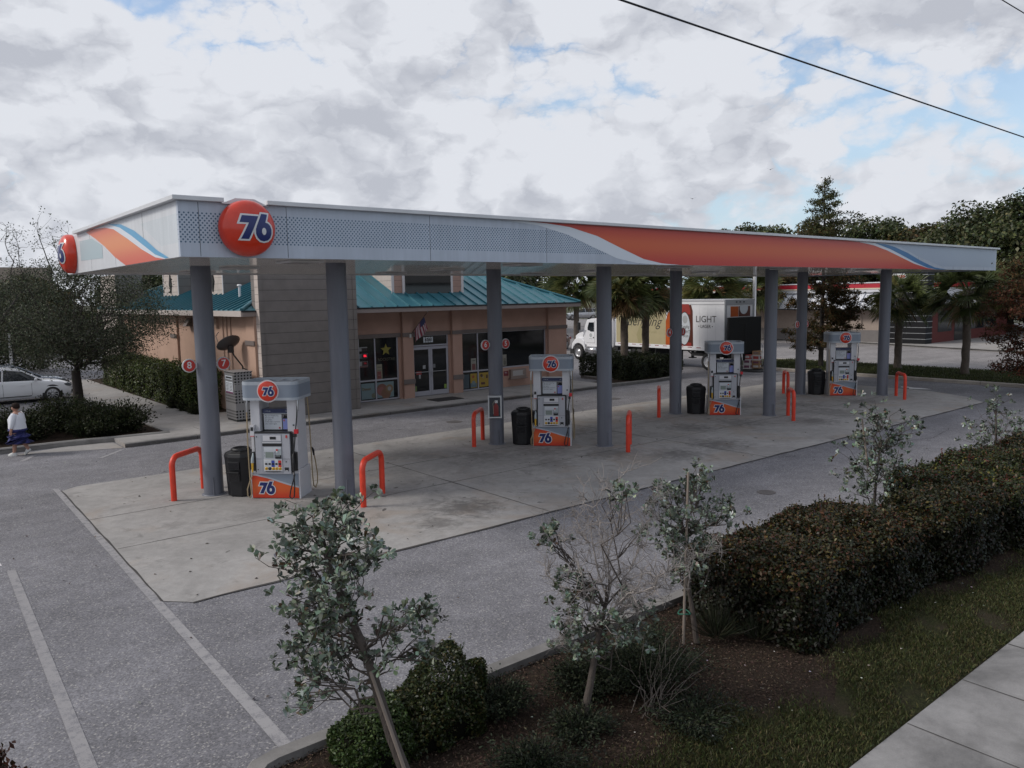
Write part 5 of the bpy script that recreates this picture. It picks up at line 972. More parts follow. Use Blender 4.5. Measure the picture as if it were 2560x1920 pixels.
for i in range(1, 14): q.box(55.885, 55.90, 12.2, 14.92, .02+i*.43, .055+i*.43, 1); q.box(55.9, 57.0, 12.205, 12.22, .02+i*.43, .055+i*.43, 1)
q.box(55.6, 57.2, 12.0, 15.1, 6.1, 6.25, 0); tw = rp(q, 'tower', [M_blkw, M_line])
q = MB(); T = Matrix.Translation((55.86, 14.25, 4.95)) @ FACE_NX; q.lathe([(.55, -.03), (.55, .05), (0, .05)], 32, 0, T); q.text('BURGER', .25, T @ Matrix.Translation((0, .13, .056)), 1, bold=.010); q.text('KING', .28, T @ Matrix.Translation((0, -.14, .056)), 1, bold=.010); rp(q, 'round_sign', [M_halo, M_redsign], tw)
q = MB(); q.box(57.0, 72, 12.3, 12.5, .12, 2.9, 0); q.box(57.0, 72, 12.5, 14.9, 2.72, 2.9, 2)
for x0, x1, z0_, z1_ in ((58.2, 60.6, .95, 2.45), (61.2, 63.6, .15, 2.4), (64.4, 69.5, .95, 2.45)): q.box(x0, x1, 12.285, 12.299, z0_, z1_, 1); q.box(x0-.05, x1+.05, 12.29, 12.2995, z0_-.05, z1_+.05, 3)
rp(q, 'entrance_wall', [M_redw, M_glass, M_dark, M_under])
q = MB(); q.prism([(57.2, 3.05), (57.2, 3.12), (72.2, 3.12), (72.2, 3.05)], 10.9, 14.9, 'xz', 0); q.prism([(72.5, 2.7), (72.5, 2.78), (76, 3.7), (83, 3.7), (83, 2.7)], 10.5, 24, 'xz', 0)
for x, y in ((73, 10.8), (82.5, 10.8), (82.5, 23.5)): q.box(x-.15, x+.15, y-.15, y+.15, .12, 2.7, 1)
rp(q, 'awning', [M_mans, M_dark])
# far building on the left, behind the trees
fb = thing('far_building', 'wide beige flat-roofed building with a brown wall behind the left-hand trees', 'building', (-12, 74, 0))
q = MB(); q.box(-40, 9, 68, 90, 0, 6.1, 0); q.box(-40.2, 9.2, 67.8, 90, 6.1, 7.4, 1); q.box(-8, 9.1, 67.7, 67.99, 0, 5.6, 2)
q.build('wall', [mat('far_brown', (.12, .085, .07), .8, var=.1), mat('far_parapet', (.33, .27, .22), .8, var=.1), mat('far_brick', (.15, .07, .05), .8, var=.15)], fb, world=True)
q = MB(); q.box(-9.6, -7.4, 68.2, 70.2, 7.4, 8.9, 0); q.tube([(-8.5, 69, 8.9), (-8.5, 69, 10.9)], .13, 8, 1)
for a in range(3): q.tube([(-8.5, 69, 9.5+a*.4), (-8.0, 69, 9.9+a*.4)], .06, 5, 1); q.tube([(-8.5, 69, 9.4+a*.4), (-9.0, 69, 9.8+a*.4)], .06, 5, 1)
for a in range(5): q.tube([(-9.4+a*.45, 68.3, 8.9), (-9.4+a*.45, 68.3, 9.35)], .03, 4, 1)
q.build('roof_vent', [mat('vent_rust', (.12, .075, .045), .8, var=.2), M_under], fb, world=True)
pp = thing('sign_post', 'thin white post with a dark side standing beyond the parked cars', 'post', tuple(Vector(at(34, 968, 44))[:2])+(0,))
q = MB(); q.box(-.07, .07, -.05, .05, 0, 2.6, 0); q.box(.07, .16, -.05, .05, 0, 2.4, 1); q.build('post', [M_white, M_under], pp)

# ---------------------------------------------------------------- the walking woman
pe = thing('person', 'woman in a white top and flared navy skirt walking along the kerb', 'person', (-.93, 12.42, .002), R(140.6))
def skin(name, joints, edges, mt, parent, sub=2, root=0):
    me = bpy.data.meshes.new(name); me.from_pydata([j[0] for j in joints], edges, []); o = bpy.data.objects.new(name, me); COL.objects.link(o)
    sk = o.modifiers.new('skin', 'SKIN'); ly = me.skin_vertices[0].data
    for i, j in enumerate(joints): ly[i].radius = j[1] if isinstance(j[1], tuple) else (j[1], j[1]); ly[i].use_root = (i == root)
    o.modifiers.new('sub', 'SUBSURF').levels = sub; o.modifiers['sub'].render_levels = sub
    m_ = bpy.data.meshes.new_from_object(o.evaluated_get(bpy.context.evaluated_depsgraph_get())); bpy.data.objects.remove(o)
    m_.materials.clear(); m_.materials.append(mt); m_.polygons.foreach_set('use_smooth', [True]*len(m_.polygons))
    r = bpy.data.objects.new(name, m_); COL.objects.link(r); r.parent = parent; return r
M_skin = mat('skin', (.40, .215, .155), .55); M_shirt = mat('white_knit', (.66, .67, .72), .8, bump=.2, bs=120); M_skirt = mat('navy_cloth', (.022, .025, .13), .75); M_hair = mat('dark_hair', (.022, .014, .012), .85, bump=.4, bs=80, spec=.15); M_shoe = mat('white_shoe', (.62, .62, .60), .5)
# local: +x forward, y to her left, z up; 1.46 m tall
J = [((0, 0, .74), (.15, .17)), ((.01, 0, .90), (.155, .18)), ((.01, 0, 1.08), (.15, .18)), ((.0, 0, 1.18), (.09, .12)), ((.015, 0, 1.235), .055), ((.03, 0, 1.29), (.075, .065)), ((.035, 0, 1.37), (.098, .082)), ((.03, 0, 1.425), (.07, .06)),
     ((.0, .17, 1.13), .062), ((.0, .235, .93), .052), ((.035, .25, .74), .034), ((.045, .25, .70), .026),
     ((.0, -.17, 1.13), .062), ((-.03, -.235, .93), .052), ((.03, -.24, .75), .034), ((.04, -.24, .71), .026),
     ((.01, .09, .66), .10), ((.07, .09, .36), .062), ((.10, .09, .09), .042), ((.01, -.09, .66), .10), ((-.06, -.09, .36), .062), ((-.20, -.09, .14), .042),
     ((.16, .09, .045), (.04, .035)), ((-.14, -.09, .06), (.04, .035)), ((.135, 0, 1.335), .017), ((.03, .09, 1.355), .016), ((.03, -.09, 1.355), .016)]
Ed = [(0, 1), (1, 2), (2, 3), (3, 4), (4, 5), (5, 6), (6, 7), (3, 8), (8, 9), (9, 10), (10, 11), (3, 12), (12, 13), (13, 14), (14, 15), (0, 16), (16, 17), (17, 18), (0, 19), (19, 20), (20, 21), (18, 22), (21, 23), (6, 24), (6, 25), (6, 26)]
fj, fe = [], []
for b, (wx, wy, wz) in ((11, (.045, .25, .70)), (15, (.04, -.24, .71))):
    for i, (dx, L) in enumerate(((-.024, .060), (-.008, .072), (.010, .070), (.026, .058))):
        k = len(J); J += [((wx+dx, wy, wz-.03), .0095), ((wx+dx*1.15+.006, wy, wz-.03-L*.55), .0085), ((wx+dx*1.15+.020, wy*.995, wz-.03-L), .0075)]; Ed += [(b, k), (k, k+1), (k+1, k+2)]
    k = len(J); J += [((wx+.035, wy*.97, wz-.012), .0095), ((wx+.052, wy*.95, wz-.045), .0085)]; Ed += [(b, k), (k, k+1)]
skin('body', J, Ed, M_skin, pe)
q = MB()
def ring(cx, z, rx, ry, n=26, wob=0, ph=0): return [(cx+(rx+wob*math.sin(7*a+ph))*math.cos(a), (ry+wob*math.sin(7*a+ph))*math.sin(a), z) for a in np.linspace(0, 2*PI, n, endpoint=False)]
def loft(mb, rings, m=0):
    n = len(rings[0]); mb.add([p for r_ in rings for p in r_], [(i*n+j, i*n+(j+1) % n, (i+1)*n+(j+1) % n, (i+1)*n+j) for i in range(len(rings)-1) for j in range(n)], m, True)
loft(q, [ring(.01, .755, .215, .235), ring(.015, .81, .215, .235), ring(.02, .90, .205, .225), ring(.03, 1.02, .205, .215), ring(.015, 1.12, .16, .20), ring(.005, 1.18, .115, .15), ring(.005, 1.215, .078, .085)])
for s_, e in ((1, (.035, .25, .80)), (-1, (.03, -.24, .81))):
    q.tube([(0, s_*.13, 1.16), (0, s_*.185, 1.10), (-.01, s_*.238, .94), ((e[0]), e[1], e[2])], [.075, .082, .070, .052], 14, 0)
q.build('top', M_shirt, pe, smooth=True)
q = MB(); loft(q, [ring(.01, .80, .20, .22), ring(.01, .72, .235, .25, 36, .004), ring(.0, .54, .29, .28, 36, .014), ring(-.01, .36, .345, .31, 36, .022, .4), ring(-.015, .205, .385, .34, 36, .028, .7)]); o = q.build('skirt', M_skirt, pe); s2 = o.modifiers.new('solid', 'SOLIDIFY'); s2.thickness = .006
q = MB(); q.lathe([(.0, .108), (.055, .10), (.095, .065), (.108, .01), (.098, -.04), (.085, -.06)], 18, 0, Matrix.Translation((.012, 0, 1.375)) @ Matrix.Diagonal((1.02, .90, .98, 1))); q.build('hair', M_hair, pe)
for y in (.033, -.033):
    q = MB(); q.disc(.011, 10, 0, Matrix.Translation((.127, y, 1.372)) @ Matrix.Rotation(R(90), 4, 'Y')); q.build('eye', mat('eye_dark', (.02, .015, .012), .3), pe)
q = MB(); q.box(.118, .127, -.024, .024, 1.288, 1.298); q.build('mouth', mat('lips', (.24, .085, .07), .5), pe, bevel=.003)
for (x, y, z, a) in ((.16, .09, 0, 0), (-.17, -.09, .055, 42)):
    q = MB(); T = Matrix.Translation((x, y, z)) @ Matrix.Rotation(R(a), 4, 'Y'); loft(q, [ring(0, .0, .125, .045, 18), ring(0, .035, .125, .048, 18), ring(-.02, .07, .09, .042, 18), ring(-.05, .095, .05, .038, 18)]); q.v = [tuple(T @ Vector(p)) for p in q.v]; q.poly([tuple(T @ Vector(p)) for p in ring(0, .0, .125, .045, 18)][::-1]); q.build('shoe', M_shoe, pe, smooth=True)
# ---------------------------------------------------------------- plants
L_silver = leafmat('silver_leaf', .5, .15, .35); L_green = leafmat('green_leaf', .45, .25, .35); L_fine = leafmat('fine_leaf', .6, .2, .2); L_palm = leafmat('palm_leaf', .45, .25, .35)
M_bark = mat('grey_bark', (.072, .058, .050), .9, var=.25, vs=9, bump=.7, bs=45, stretch=(1, 1, .25)); M_bark2 = mat('pale_twig', (.27, .24, .225), .9, var=.2, vs=12, bump=.3, bs=60); M_bark3 = mat('dark_bark', (.040, .032, .028), .9, var=.3, vs=6, bump=.7, bs=30, stretch=(1, 1, .3)); M_stake = mat('pale_stake', (.22, .18, .15), .8, var=.15, vs=8, stretch=(1, 1, .1)); M_tie = mat('green_tie', (.02, .13, .085), .5); M_palmt = mat('palm_trunk', (.125, .10, .082), .9, var=.3, vs=7, bump=.8, bs=18); M_boot = mat('palm_boot', (.21, .17, .135), .85, var=.3, vs=5)
SILV = [(.16, .20, .155), (.24, .28, .235), (.105, .135, .09), (.065, .08, .045), (.36, .38, .33), (.075, .045, .026)]
def base_of(px, py, z=.09):
    d = FW+RT*((px*1.15732-1280)/FPX)+DN*((py*1.15732-960)/FPX); t = (z-CAM.z)/d.z; return CAM+d*t, t
def silver_tree(label, base, trunk, clusters, spread, per, leaf, w, twigs=(), bare=False, stake=None, leafrad=.11, sub=3, tr0=.055, cat='tree'):
    b, d0 = base_of(*base); t = thing('silver_buttonwood', label, cat, tuple(b), 0, 'silver-leaved young trees in the planting bed')
    tp = [b]+[ad(x, y, d0+dz) for x, y, dz in trunk]; q = MB(); n = len(tp); q.tube(tp, [tr0*(1-.62*i/(n-1)) for i in range(n)], 9)
    C = [ad(x, y, d0+random.gauss(0, spread)) for x, y in clusters]; tips = []
    for c in C:
        k = min(range(1, n), key=lambda i: (tp[i]-c).length+max(0, (tp[i].z-c.z))*1.5); lo = tp[max(k-1, 0)].lerp(tp[k], .6)
        pts = limb(q, lo, c, .010 if (c-lo).length > .4 else .007, .003, 5, .2, 0, 5)
        for _ in range(sub):
            e = c+Vector([random.gauss(0, leafrad*.9) for _ in range(3)]); limb(q, pts[3], e, .005, .002, 3, .2, 0, 4); tips.append(e)
        tips.append(c)
    q.build('trunk', [M_bark], t, world=True)
    if len(twigs):
        q = MB()
        for (x0, y0), (x1, y1), r0 in twigs:
            dd = random.gauss(0, spread); pts = limb(q, ad(x0, y0, d0+dd*.3), ad(x1, y1, d0+dd), r0*.80, r0*.30, 6, .14, 0, 5)
            for i in range(1, 7):
                for _ in range(4):
                    L = (pts[-1]-pts[0]).length; e = pts[i]+Vector((random.gauss(0, .10), random.gauss(0, .10), random.gauss(.07, .10)))*max(L, .5); p2 = limb(q, pts[i], e, r0*.42, r0*.20, 4, .2, 0, 4)
                    for _ in range(4): limb(q, p2[2], e+Vector([random.gauss(0, .075) for _ in range(3)]), r0*.27, r0*.17, 3, .2, 0, 3)
        q.build('bare_twigs', [M_bark2], t, world=True)
    T_ = np.array([tuple(p) for p in tips]); T_ = np.repeat(T_, 2, 0)+RNG.normal(0, leafrad*.45, (len(T_)*2, 3)); m = len(T_)
    up_ = unit(RNG.normal(0, .55, (m, 3))+np.array([0, 0, .8])); tone = np.clip(RNG.normal(.95, .38, m), .35, 1.75); k = np.repeat(np.arange(m), per); n = len(k)
    d = unit(RNG.normal(0, 1, (n, 3))); d = unit(d-np.sum(d*up_[k], 1, keepdims=True)*up_[k]); A = unit(d+up_[k]*RNG.uniform(.1, 1.3, (n, 1))); Nn = unit(up_[k]+RNG.normal(0, .25, (n, 3))-.3*d)
    P = T_[k]+A*leaf*.55-up_[k]*RNG.uniform(0, leaf*.8, (n, 1))
    leaf_mesh('crown', P, A, Nn, RNG.uniform(.5, 1.25, n)*leaf, RNG.uniform(.6, 1.2, n)*leaf*w, np.clip(tints(n, SILV, [.26, .24, .20, .14, .10, .06], .15)*tone[k][:, None], .01, .6), L_silver, t, oval=True)
    if stake:
        q = MB(); (x0, y0), (x1, y1), dz = stake; q.tube([ad(x0, y0, d0+dz), ad(x1, y1, d0+dz)], [.016, .014], 8, 0); q.build('stake', [M_stake], t, world=True)
        q = MB(); c = ad(x0+(x1-x0)*.18, y0+(y1-y0)*.18, d0+dz*.5); q.tube([c+Vector((.07*math.cos(a), .07*math.sin(a), .012*math.sin(2*a))) for a in np.linspace(0, 2*PI, 16)], .008, 6); q.build('tie', [M_tie], t, world=True)
    return t
silver_tree('nearest silver-leaved young tree leaning over the driveway, tied to two stakes', (925, 1800),
    [(872, 1660, 0), (845, 1590, 0), (818, 1500, 0), (800, 1440, -.05), (778, 1380, .0), (745, 1310, .05), (722, 1250, .0), (702, 1190, -.05), (690, 1140, 0)],
    [(715, 1088), (712, 1110), (755, 1090), (765, 1110), (748, 1125), (735, 1120), (700, 1130), (652, 1112), (640, 1125), (622, 1195), (604, 1200), (640, 1155), (672, 1160), (655, 1180), (720, 1165), (752, 1150), (775, 1140), (790, 1180), (815, 1186), (660, 1215), (700, 1220), (738, 1225), (640, 1240), (608, 1310), (625, 1300), (642, 1325), (670, 1300), (720, 1290), (752, 1300), (640, 1370), (668, 1350), (690, 1380), (655, 1420), (628, 1434), (700, 1420), (832, 1350), (862, 1340), (880, 1322), (912, 1318), (930, 1312), (855, 1385), (895, 1380), (905, 1400), (925, 1395), (690, 1450), (668, 1480), (705, 1400), (730, 1420), (765, 1395), (690, 1410), (680, 1340), (735, 1310), (715, 1255), (712, 1478), (660, 1496), (828, 1430), (760, 1340), (700, 1335), (720, 1200), (680, 1255), (775, 1240), (725, 1350), (700, 1290), (745, 1260), (770, 1210)],
    .20, 8, .060, .52, stake=((915, 1780), (800, 1450), -.08), leafrad=.085, sub=4, tr0=.050)
silver_tree('half bare silver-leaved tree with dead twigs above a leafy lower crown', (1258, 1560), [(1275, 1480, 0), (1288, 1400, 0), (1300, 1340, 0), (1312, 1290, 0)],
    [(1228, 1312), (1262, 1290), (1300, 1352), (1340, 1345), (1382, 1322), (1248, 1350), (1290, 1382), (1226, 1372), (1345, 1300), (1252, 1268), (1204, 1332), (1362, 1372), (1318, 1330), (1220, 1400), (1270, 1330), (1400, 1350), (1240, 1290), (1330, 1380), (1275, 1395), (1170, 1160), (1182, 1152), (1178, 1142), (1385, 1140), (1340, 1052), (1350, 1058), (1200, 1245)], .22, 9, .056, .54, leafrad=.085, sub=4, tr0=.042,
    twigs=[((1312, 1290), (1268, 1080), .014), ((1300, 1340), (1215, 1170), .013), ((1312, 1300), (1340, 1040), .013), ((1320, 1290), (1400, 1140), .014), ((1318, 1320), (1440, 1235), .015), ((1325, 1325), (1490, 1240), .012), ((1275, 1180), (1240, 1110), .008), ((1300, 1330), (1180, 1240), .012), ((1315, 1250), (1300, 1060), .010), ((1440, 1235), (1560, 1180), .008), ((1215, 1170), (1180, 1140), .006), ((1400, 1140), (1420, 1060), .008), ((1330, 1330), (1390, 1300), .010), ((1230, 1330), (1205, 1400), .006)])
silver_tree('silver-leaved tree with a thin pale stake at the corner of the long hedge', (1505, 1388), [(1497, 1330, 0), (1488, 1270, 0), (1482, 1200, 0), (1486, 1130, 0)],
    [(1420, 1060), (1432, 1082), (1470, 1062), (1500, 1040), (1512, 1072), (1542, 1102), (1578, 1112), (1442, 1112), (1482, 1112), (1520, 1142), (1442, 1152), (1480, 1172), (1512, 1182), (1452, 1202), (1532, 1182), (1492, 1222), (1462, 1182), (1502, 1132), (1402, 1102), (1425, 1140), (1515, 1040), (1490, 1030), (1548, 1120), (1470, 1240), (1515, 1210), (1440, 1175), (1465, 1090)], .24, 9, .060, .54, stake=((1476, 1390), (1487, 1020), -.12), leafrad=.10, sub=6, tr0=.035)
silver_tree('silver-leaved tree with a leaning stake rising out of the hedge', (1897, 1165), [(1888, 1090, 0), (1895, 1010, 0), (1905, 950, 0)],
    [(1882, 890), (1902, 900), (1868, 930), (1850, 950), (1922, 930), (1950, 950), (1962, 912), (1942, 970), (1912, 982), (1860, 1000), (1890, 1022), (1872, 1042), (1912, 1042), (1932, 1012), (1842, 1012), (1892, 962), (1902, 1072), (1882, 1092), (1890, 890), (1925, 960), (1880, 985), (1860, 1060)], .38, 10, .072, .56, stake=((1875, 1010), (1862, 905), -.2), leafrad=.16, sub=5, tr0=.03)
silver_tree('silver-leaved tree behind the small hedge farthest along the bed', (2150, 1020), [(2150, 970, 0), (2152, 920, 0), (2150, 880, 0)],
    [(2150, 862), (2132, 900), (2172, 890), (2112, 930), (2150, 930), (2192, 932), (2120, 952), (2206, 922), (2162, 962), (2140, 955), (2105, 950), (2180, 960), (2200, 960), (2145, 880), (2165, 915), (2230, 930), (2220, 960)], .4, 10, .075, .56, leafrad=.19, sub=5, tr0=.03)

def box_hedge(name, label, x0, x1, y0, y1, h, cols, w, n, leaf, mt=L_green, group='clipped hedges in the planting bed', cat='hedge', rnd=.24, lump=.05, up=.3, asp=.62, inner=True, low=None):
    cx, cy = (x0+x1)/2, (y0+y1)/2; t = thing(name, label, cat, (cx, cy, .09), 0, group); hx, hy, hz = (x1-x0)/2, (y1-y0)/2, h
    # points on a rounded box, pushed about by low waves
    A_ = np.array([hx*2*hy*2, hx*2*hz, hx*2*hz, hy*2*hz, hy*2*hz]); f = RNG.choice(5, n, p=A_/A_.sum()); a, b = RNG.uniform(-1, 1, n), RNG.uniform(-1, 1, n)
    P = np.zeros((n, 3)); Nn = np.zeros((n, 3))
    for i, (X, Y, Z, nx) in enumerate(((a, b, 1, (0, 0, 1)), (a, -1, b, (0, -1, .15)), (a, 1, b, (0, 1, .15)), (-1, a, b, (-1, 0, .15)), (1, a, b, (1, 0, .15)))):
        m_ = f == i; zz_ = np.full(n, 1.0) if isinstance(Z, int) else (Z+1)/2
        P[m_, 0] = (X if not isinstance(X, int) else np.full(n, X))[m_]*hx; P[m_, 1] = (Y if not isinstance(Y, int) else np.full(n, Y))[m_]*hy; P[m_, 2] = zz_[m_]*hz; Nn[m_] = nx
    q_ = np.stack([np.sign(P[:, 0])*np.maximum(np.abs(P[:, 0])-(hx-rnd), 0), np.sign(P[:, 1])*np.maximum(np.abs(P[:, 1])-(hy-rnd), 0), np.maximum(P[:, 2]-(hz-rnd), 0)], 1); L = np.linalg.norm(q_, axis=1); k = np.where(L > rnd, rnd/np.maximum(L, 1e-6), 1)[:, None]
    P = P-q_+q_*k; wv = lump*(np.sin(P[:, 0]*2.7+cx)+np.sin(P[:, 1]*3.9+P[:, 2]*2.3)+.7*np.sin(P[:, 0]*6.1-P[:, 1]*4.4+1))
    hol = .05*np.minimum(np.sin(P[:, 0]*9.3+P[:, 2]*7)+np.sin(P[:, 1]*8.1-P[:, 0]*5.2+P[:, 2]*11), 0); P = P+Nn*((wv+hol)[:, None]+RNG.normal(0, leaf*.6, (n, 1))-RNG.exponential(leaf*.9, (n, 1))); P[:, 2] = np.maximum(P[:, 2], .02); P += np.array([cx, cy, .09])
    Nl = unit(Nn+RNG.normal(0, .55, (n, 3))); A = unit(np.cross(Nl, RNG.normal(0, 1, (n, 3)))+np.array([0, 0, up]))
    patch = np.sin(P[:, 0]*1.9+P[:, 1]*2.4)+np.sin(P[:, 0]*4.1-P[:, 1]*1.3)
    c1 = tints(n, cols, w, .22)
    if low: zf_ = np.clip((P[:, 2]-.09-h*.62)/(h*.34), .04, .97); c1 = np.where((RNG.uniform(0, 1, n) < zf_)[:, None], c1, tints(n, low, None, .25))  # tint by height: own colours on top, shade-darkened ones below
    sh = RNG.choice(np.where(P[:, 2] > .09+h*.8)[0], max(n//700, 4)); sp_i = np.repeat(sh, 7); hh_ = np.tile(np.arange(7), len(sh))*leaf*.38+leaf*.4; drf = np.repeat(RNG.normal(0, .25, (len(sh), 2)), 7, 0)
    P2 = P[sp_i]+np.stack([drf[:, 0]*hh_, drf[:, 1]*hh_, hh_], 1); A2 = unit(RNG.normal(0, 1, P2.shape)+np.array([0, 0, .5])); N2 = unit(RNG.normal(0, .5, P2.shape)+np.array([0, 0, 1]))
    P, A, Nl, c1 = np.concatenate([P, P2]), np.concatenate([A, A2]), np.concatenate([Nl, N2]), np.concatenate([c1, c1[sp_i]]); n = len(P)
    leaf_mesh('foliage', P, A, Nl, RNG.uniform(.6, 1.35, n)*leaf, RNG.uniform(.75, 1.2, n)*leaf*asp, c1, mt, t)
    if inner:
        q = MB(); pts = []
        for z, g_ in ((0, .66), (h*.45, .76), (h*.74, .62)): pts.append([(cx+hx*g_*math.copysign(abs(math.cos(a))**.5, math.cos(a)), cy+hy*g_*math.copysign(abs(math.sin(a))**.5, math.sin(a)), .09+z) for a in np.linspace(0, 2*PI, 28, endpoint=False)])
        q.add([p for r_ in pts for p in r_], [(i*28+j, i*28+(j+1) % 28, (i+1)*28+(j+1) % 28, (i+1)*28+j) for i in range(2) for j in range(28)], 0, True); q.poly(pts[-1]); q.build('stems_core', M_hcore, t, world=True)  # one solid dark core standing in for the shade between leaves
    return t
M_hcore = mat('hedge_core', (.008, .008, .006), 1.0, spec=0)  # near-black, painted as the shaded inside of the hedge
LOW_SHADE = [(.013, .017, .007), (.009, .012, .005), (.020, .023, .009), (.019, .011, .007)]  # dark green lower leaves, with the shade of the hedge front painted in
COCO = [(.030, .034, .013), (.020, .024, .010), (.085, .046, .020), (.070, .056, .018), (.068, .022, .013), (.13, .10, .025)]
box_hedge('clipped_hedge', 'broad clipped hedge with orange-brown top beside the staked tree, nearest of the hedges', 3.95, 7.55, -8.5, -6.66, .90, COCO, [.30, .24, .22, .12, .08, .04], 58000, .052, low=LOW_SHADE)
box_hedge('clipped_hedge', 'narrow dark clipped hedge joining the two broad ones below the tree in the hedge', 7.4, 9.75, -8.7, -7.45, .98, COCO, [.38, .32, .14, .10, .04, .02], 22000, .054, low=LOW_SHADE)
box_hedge('clipped_hedge', 'second clipped hedge with a reddish and yellow top, past the tree in the hedge', 9.6, 13.2, -8.75, -6.6, .92, [(.04, .05, .018), (.028, .038, .014), (.085, .055, .022), (.14, .13, .025), (.11, .025, .018)], [.40, .32, .12, .08, .08], 44000, .056, low=LOW_SHADE)
box_hedge('clipped_hedge', 'small far clipped hedge under the last silver tree', 13.4, 18.5, -8.5, -6.7, .90, COCO, [.36, .30, .14, .10, .06, .04], 20000, .066, low=LOW_SHADE)
box_hedge('round_bush', 'bright green clipped bush at the bottom edge left of the leaning tree', -1.12, -.36, -7.4, -6.65, .38, [(.050, .080, .022), (.030, .050, .014), (.075, .105, .032), (.02, .03, .010)], [.4, .3, .15, .15], 22000, .030, rnd=.22, lump=.11, group='bushes in the planting bed', cat='bush', asp=.7)
box_hedge('round_bush', 'taller olive green bush behind the leaning tree stem', -.55, .42, -7.45, -6.55, .42, [(.034, .048, .014), (.022, .030, .010), (.070, .060, .020), (.014, .019, .007)], [.4, .3, .18, .12], 26000, .034, rnd=.24, lump=.15, group='bushes in the planting bed', cat='bush', asp=.6)
box_hedge('round_bush', 'dark red-brown hedge end at the very bottom corner of the driveway', -4.55, -3.32, -7.75, -6.65, 1.30, [(.05, .022, .014), (.035, .028, .014), (.08, .03, .02)], None, 9000, .05, rnd=.4, group='bushes in the planting bed', cat='bush')
def spray(name, label, base, h, rad, n, leaf, w, cols, mt=L_fine, cat='bush', group=None, flat=.75, twig=M_bark3, nt=14, droop=.0):
    """loose shrub of radiating twigs carrying fine foliage"""
    b = Vector(base); t = thing(name, label, cat, tuple(b), 0, group); q = MB(); cen = []
    for i in range(nt):
        a = random.uniform(0, 2*PI); r_ = rad*math.sqrt(random.random()); e = b+Vector((r_*math.cos(a), r_*math.sin(a), h*random.uniform(.45, 1.0)*(1-.35*(r_/rad)**2)-droop*r_)); pts = limb(q, b+Vector((random.gauss(0, .05), random.gauss(0, .05), 0)), e, .014*h+.004, .004, 5, .12, 0, 5); cen += pts[2:]
    q.build('stems_core', twig, t, world=True)
    c = np.array([tuple(p) for p in cen]); k = RNG.choice(len(c), n); P = c[k]+RNG.normal(0, 1, (n, 3))*np.array([rad*.16, rad*.16, h*.12]); P[:, 2] = np.maximum(P[:, 2], b.z+.02)
    out = unit(P-np.array(b)+1e-6); A = unit(out+RNG.normal(0, .5, (n, 3))); Nl = unit(RNG.normal(0, 1, (n, 3))+np.array([0, 0, flat]))
    leaf_mesh('foliage', P, A, Nl, RNG.uniform(.7, 1.3, n)*leaf, RNG.uniform(.7, 1.3, n)*leaf*w, tints(n, cols, None, .28), mt, t); return t
JUN = [(.022, .030, .018), (.034, .044, .024), (.016, .020, .013), (.050, .058, .034)]
G3 = 'low shrubs in the planting bed'
for x, y, r_, h, n, lb in ((2.15, -7.62, .68, .52, 16000, 'wide dark juniper shrub on the mulch in front of the half bare tree'), (1.55, -7.4, .40, .34, 7000, 'small dark juniper close behind the half bare stem'), (.62, -7.2, .34, .32, 4500, 'dark twiggy shrub at the kerb by the small green weed'), (.95, -7.95, .34, .22, 3500, 'low dark sprawling plant left of the half bare stem'), (.25, -8.15, .45, .25, 4500, 'low dark plant mat beside the olive bush'), (1.95, -8.55, .45, .20, 4000, 'low creeping dark plant at the lawn edge')):
    spray('juniper_shrub', lb, (x, y, .09), h, r_, n, .040, .35, JUN, group=G3, nt=26)
spray('green_weed', 'small bright green weed growing over the kerb top', (.62, -6.60, .10), .34, .16, 450, .030, .55, [(.07, .12, .03), (.10, .15, .05)], L_green, 'weed', nt=9)
def tuft(label, base, h, n, rad, cols, w=.010, name='grass_tuft', group='tufts in the planting bed', mt=L_fine):
    b = np.array(base); t = thing(name, label, 'grass tuft', tuple(base), 0, group); a = RNG.uniform(0, 2*PI, n); k = RNG.uniform(.1, 1, n); L = h*RNG.uniform(.6, 1.1, n)
    D = unit(np.stack([np.cos(a)*k, np.sin(a)*k, 1.25-.8*k], 1)); P = b+D*L[:, None]*.5+np.stack([np.cos(a), np.sin(a), 0*a], 1)*rad*.2
    leaf_mesh('blades', P, D, unit(RNG.normal(0, 1, (n, 3))), L, np.full(n, w), tints(n, cols), mt, t, curl=.05); return t
tuft('dark spiky grass tuft under the corner of the nearest hedge', (3.62, -7.55, .09), .50, 260, .2, [(.022, .025, .015), (.038, .042, .025)])
tuft('dark spiky grass tuft at the foot of the staked tree', (3.95, -7.9, .09), .36, 160, .2, [(.022, .025, .015), (.038, .042, .025)])
q = MB(); b = Vector((1.75, -8.15, .09))
for i in range(30): limb(q, b+Vector((random.gauss(0, .07), random.gauss(0, .07), 0)), b+Vector((random.gauss(.30, .26), random.gauss(.05, .22), random.uniform(.15, .62))), .005, .0016, 4, .14, 0, 4)
tag(q.build('dead_twigs', mat('dry_twig', (.15, .125, .11), .9, var=.2)), 'fan of bare dead twigs in front of the dark juniper', 'twigs')
tag(MB().tube([(2.55, -7.30, .11), (2.75, -7.10, .13), (2.95, -6.98, .12)], [.05, .035, .01], 6).build('fallen_palm_stalk', mat('dry_stalk', (.38, .25, .13), .8)), 'dry tan palm stalk lying on the mulch by the kerb', 'stalk')
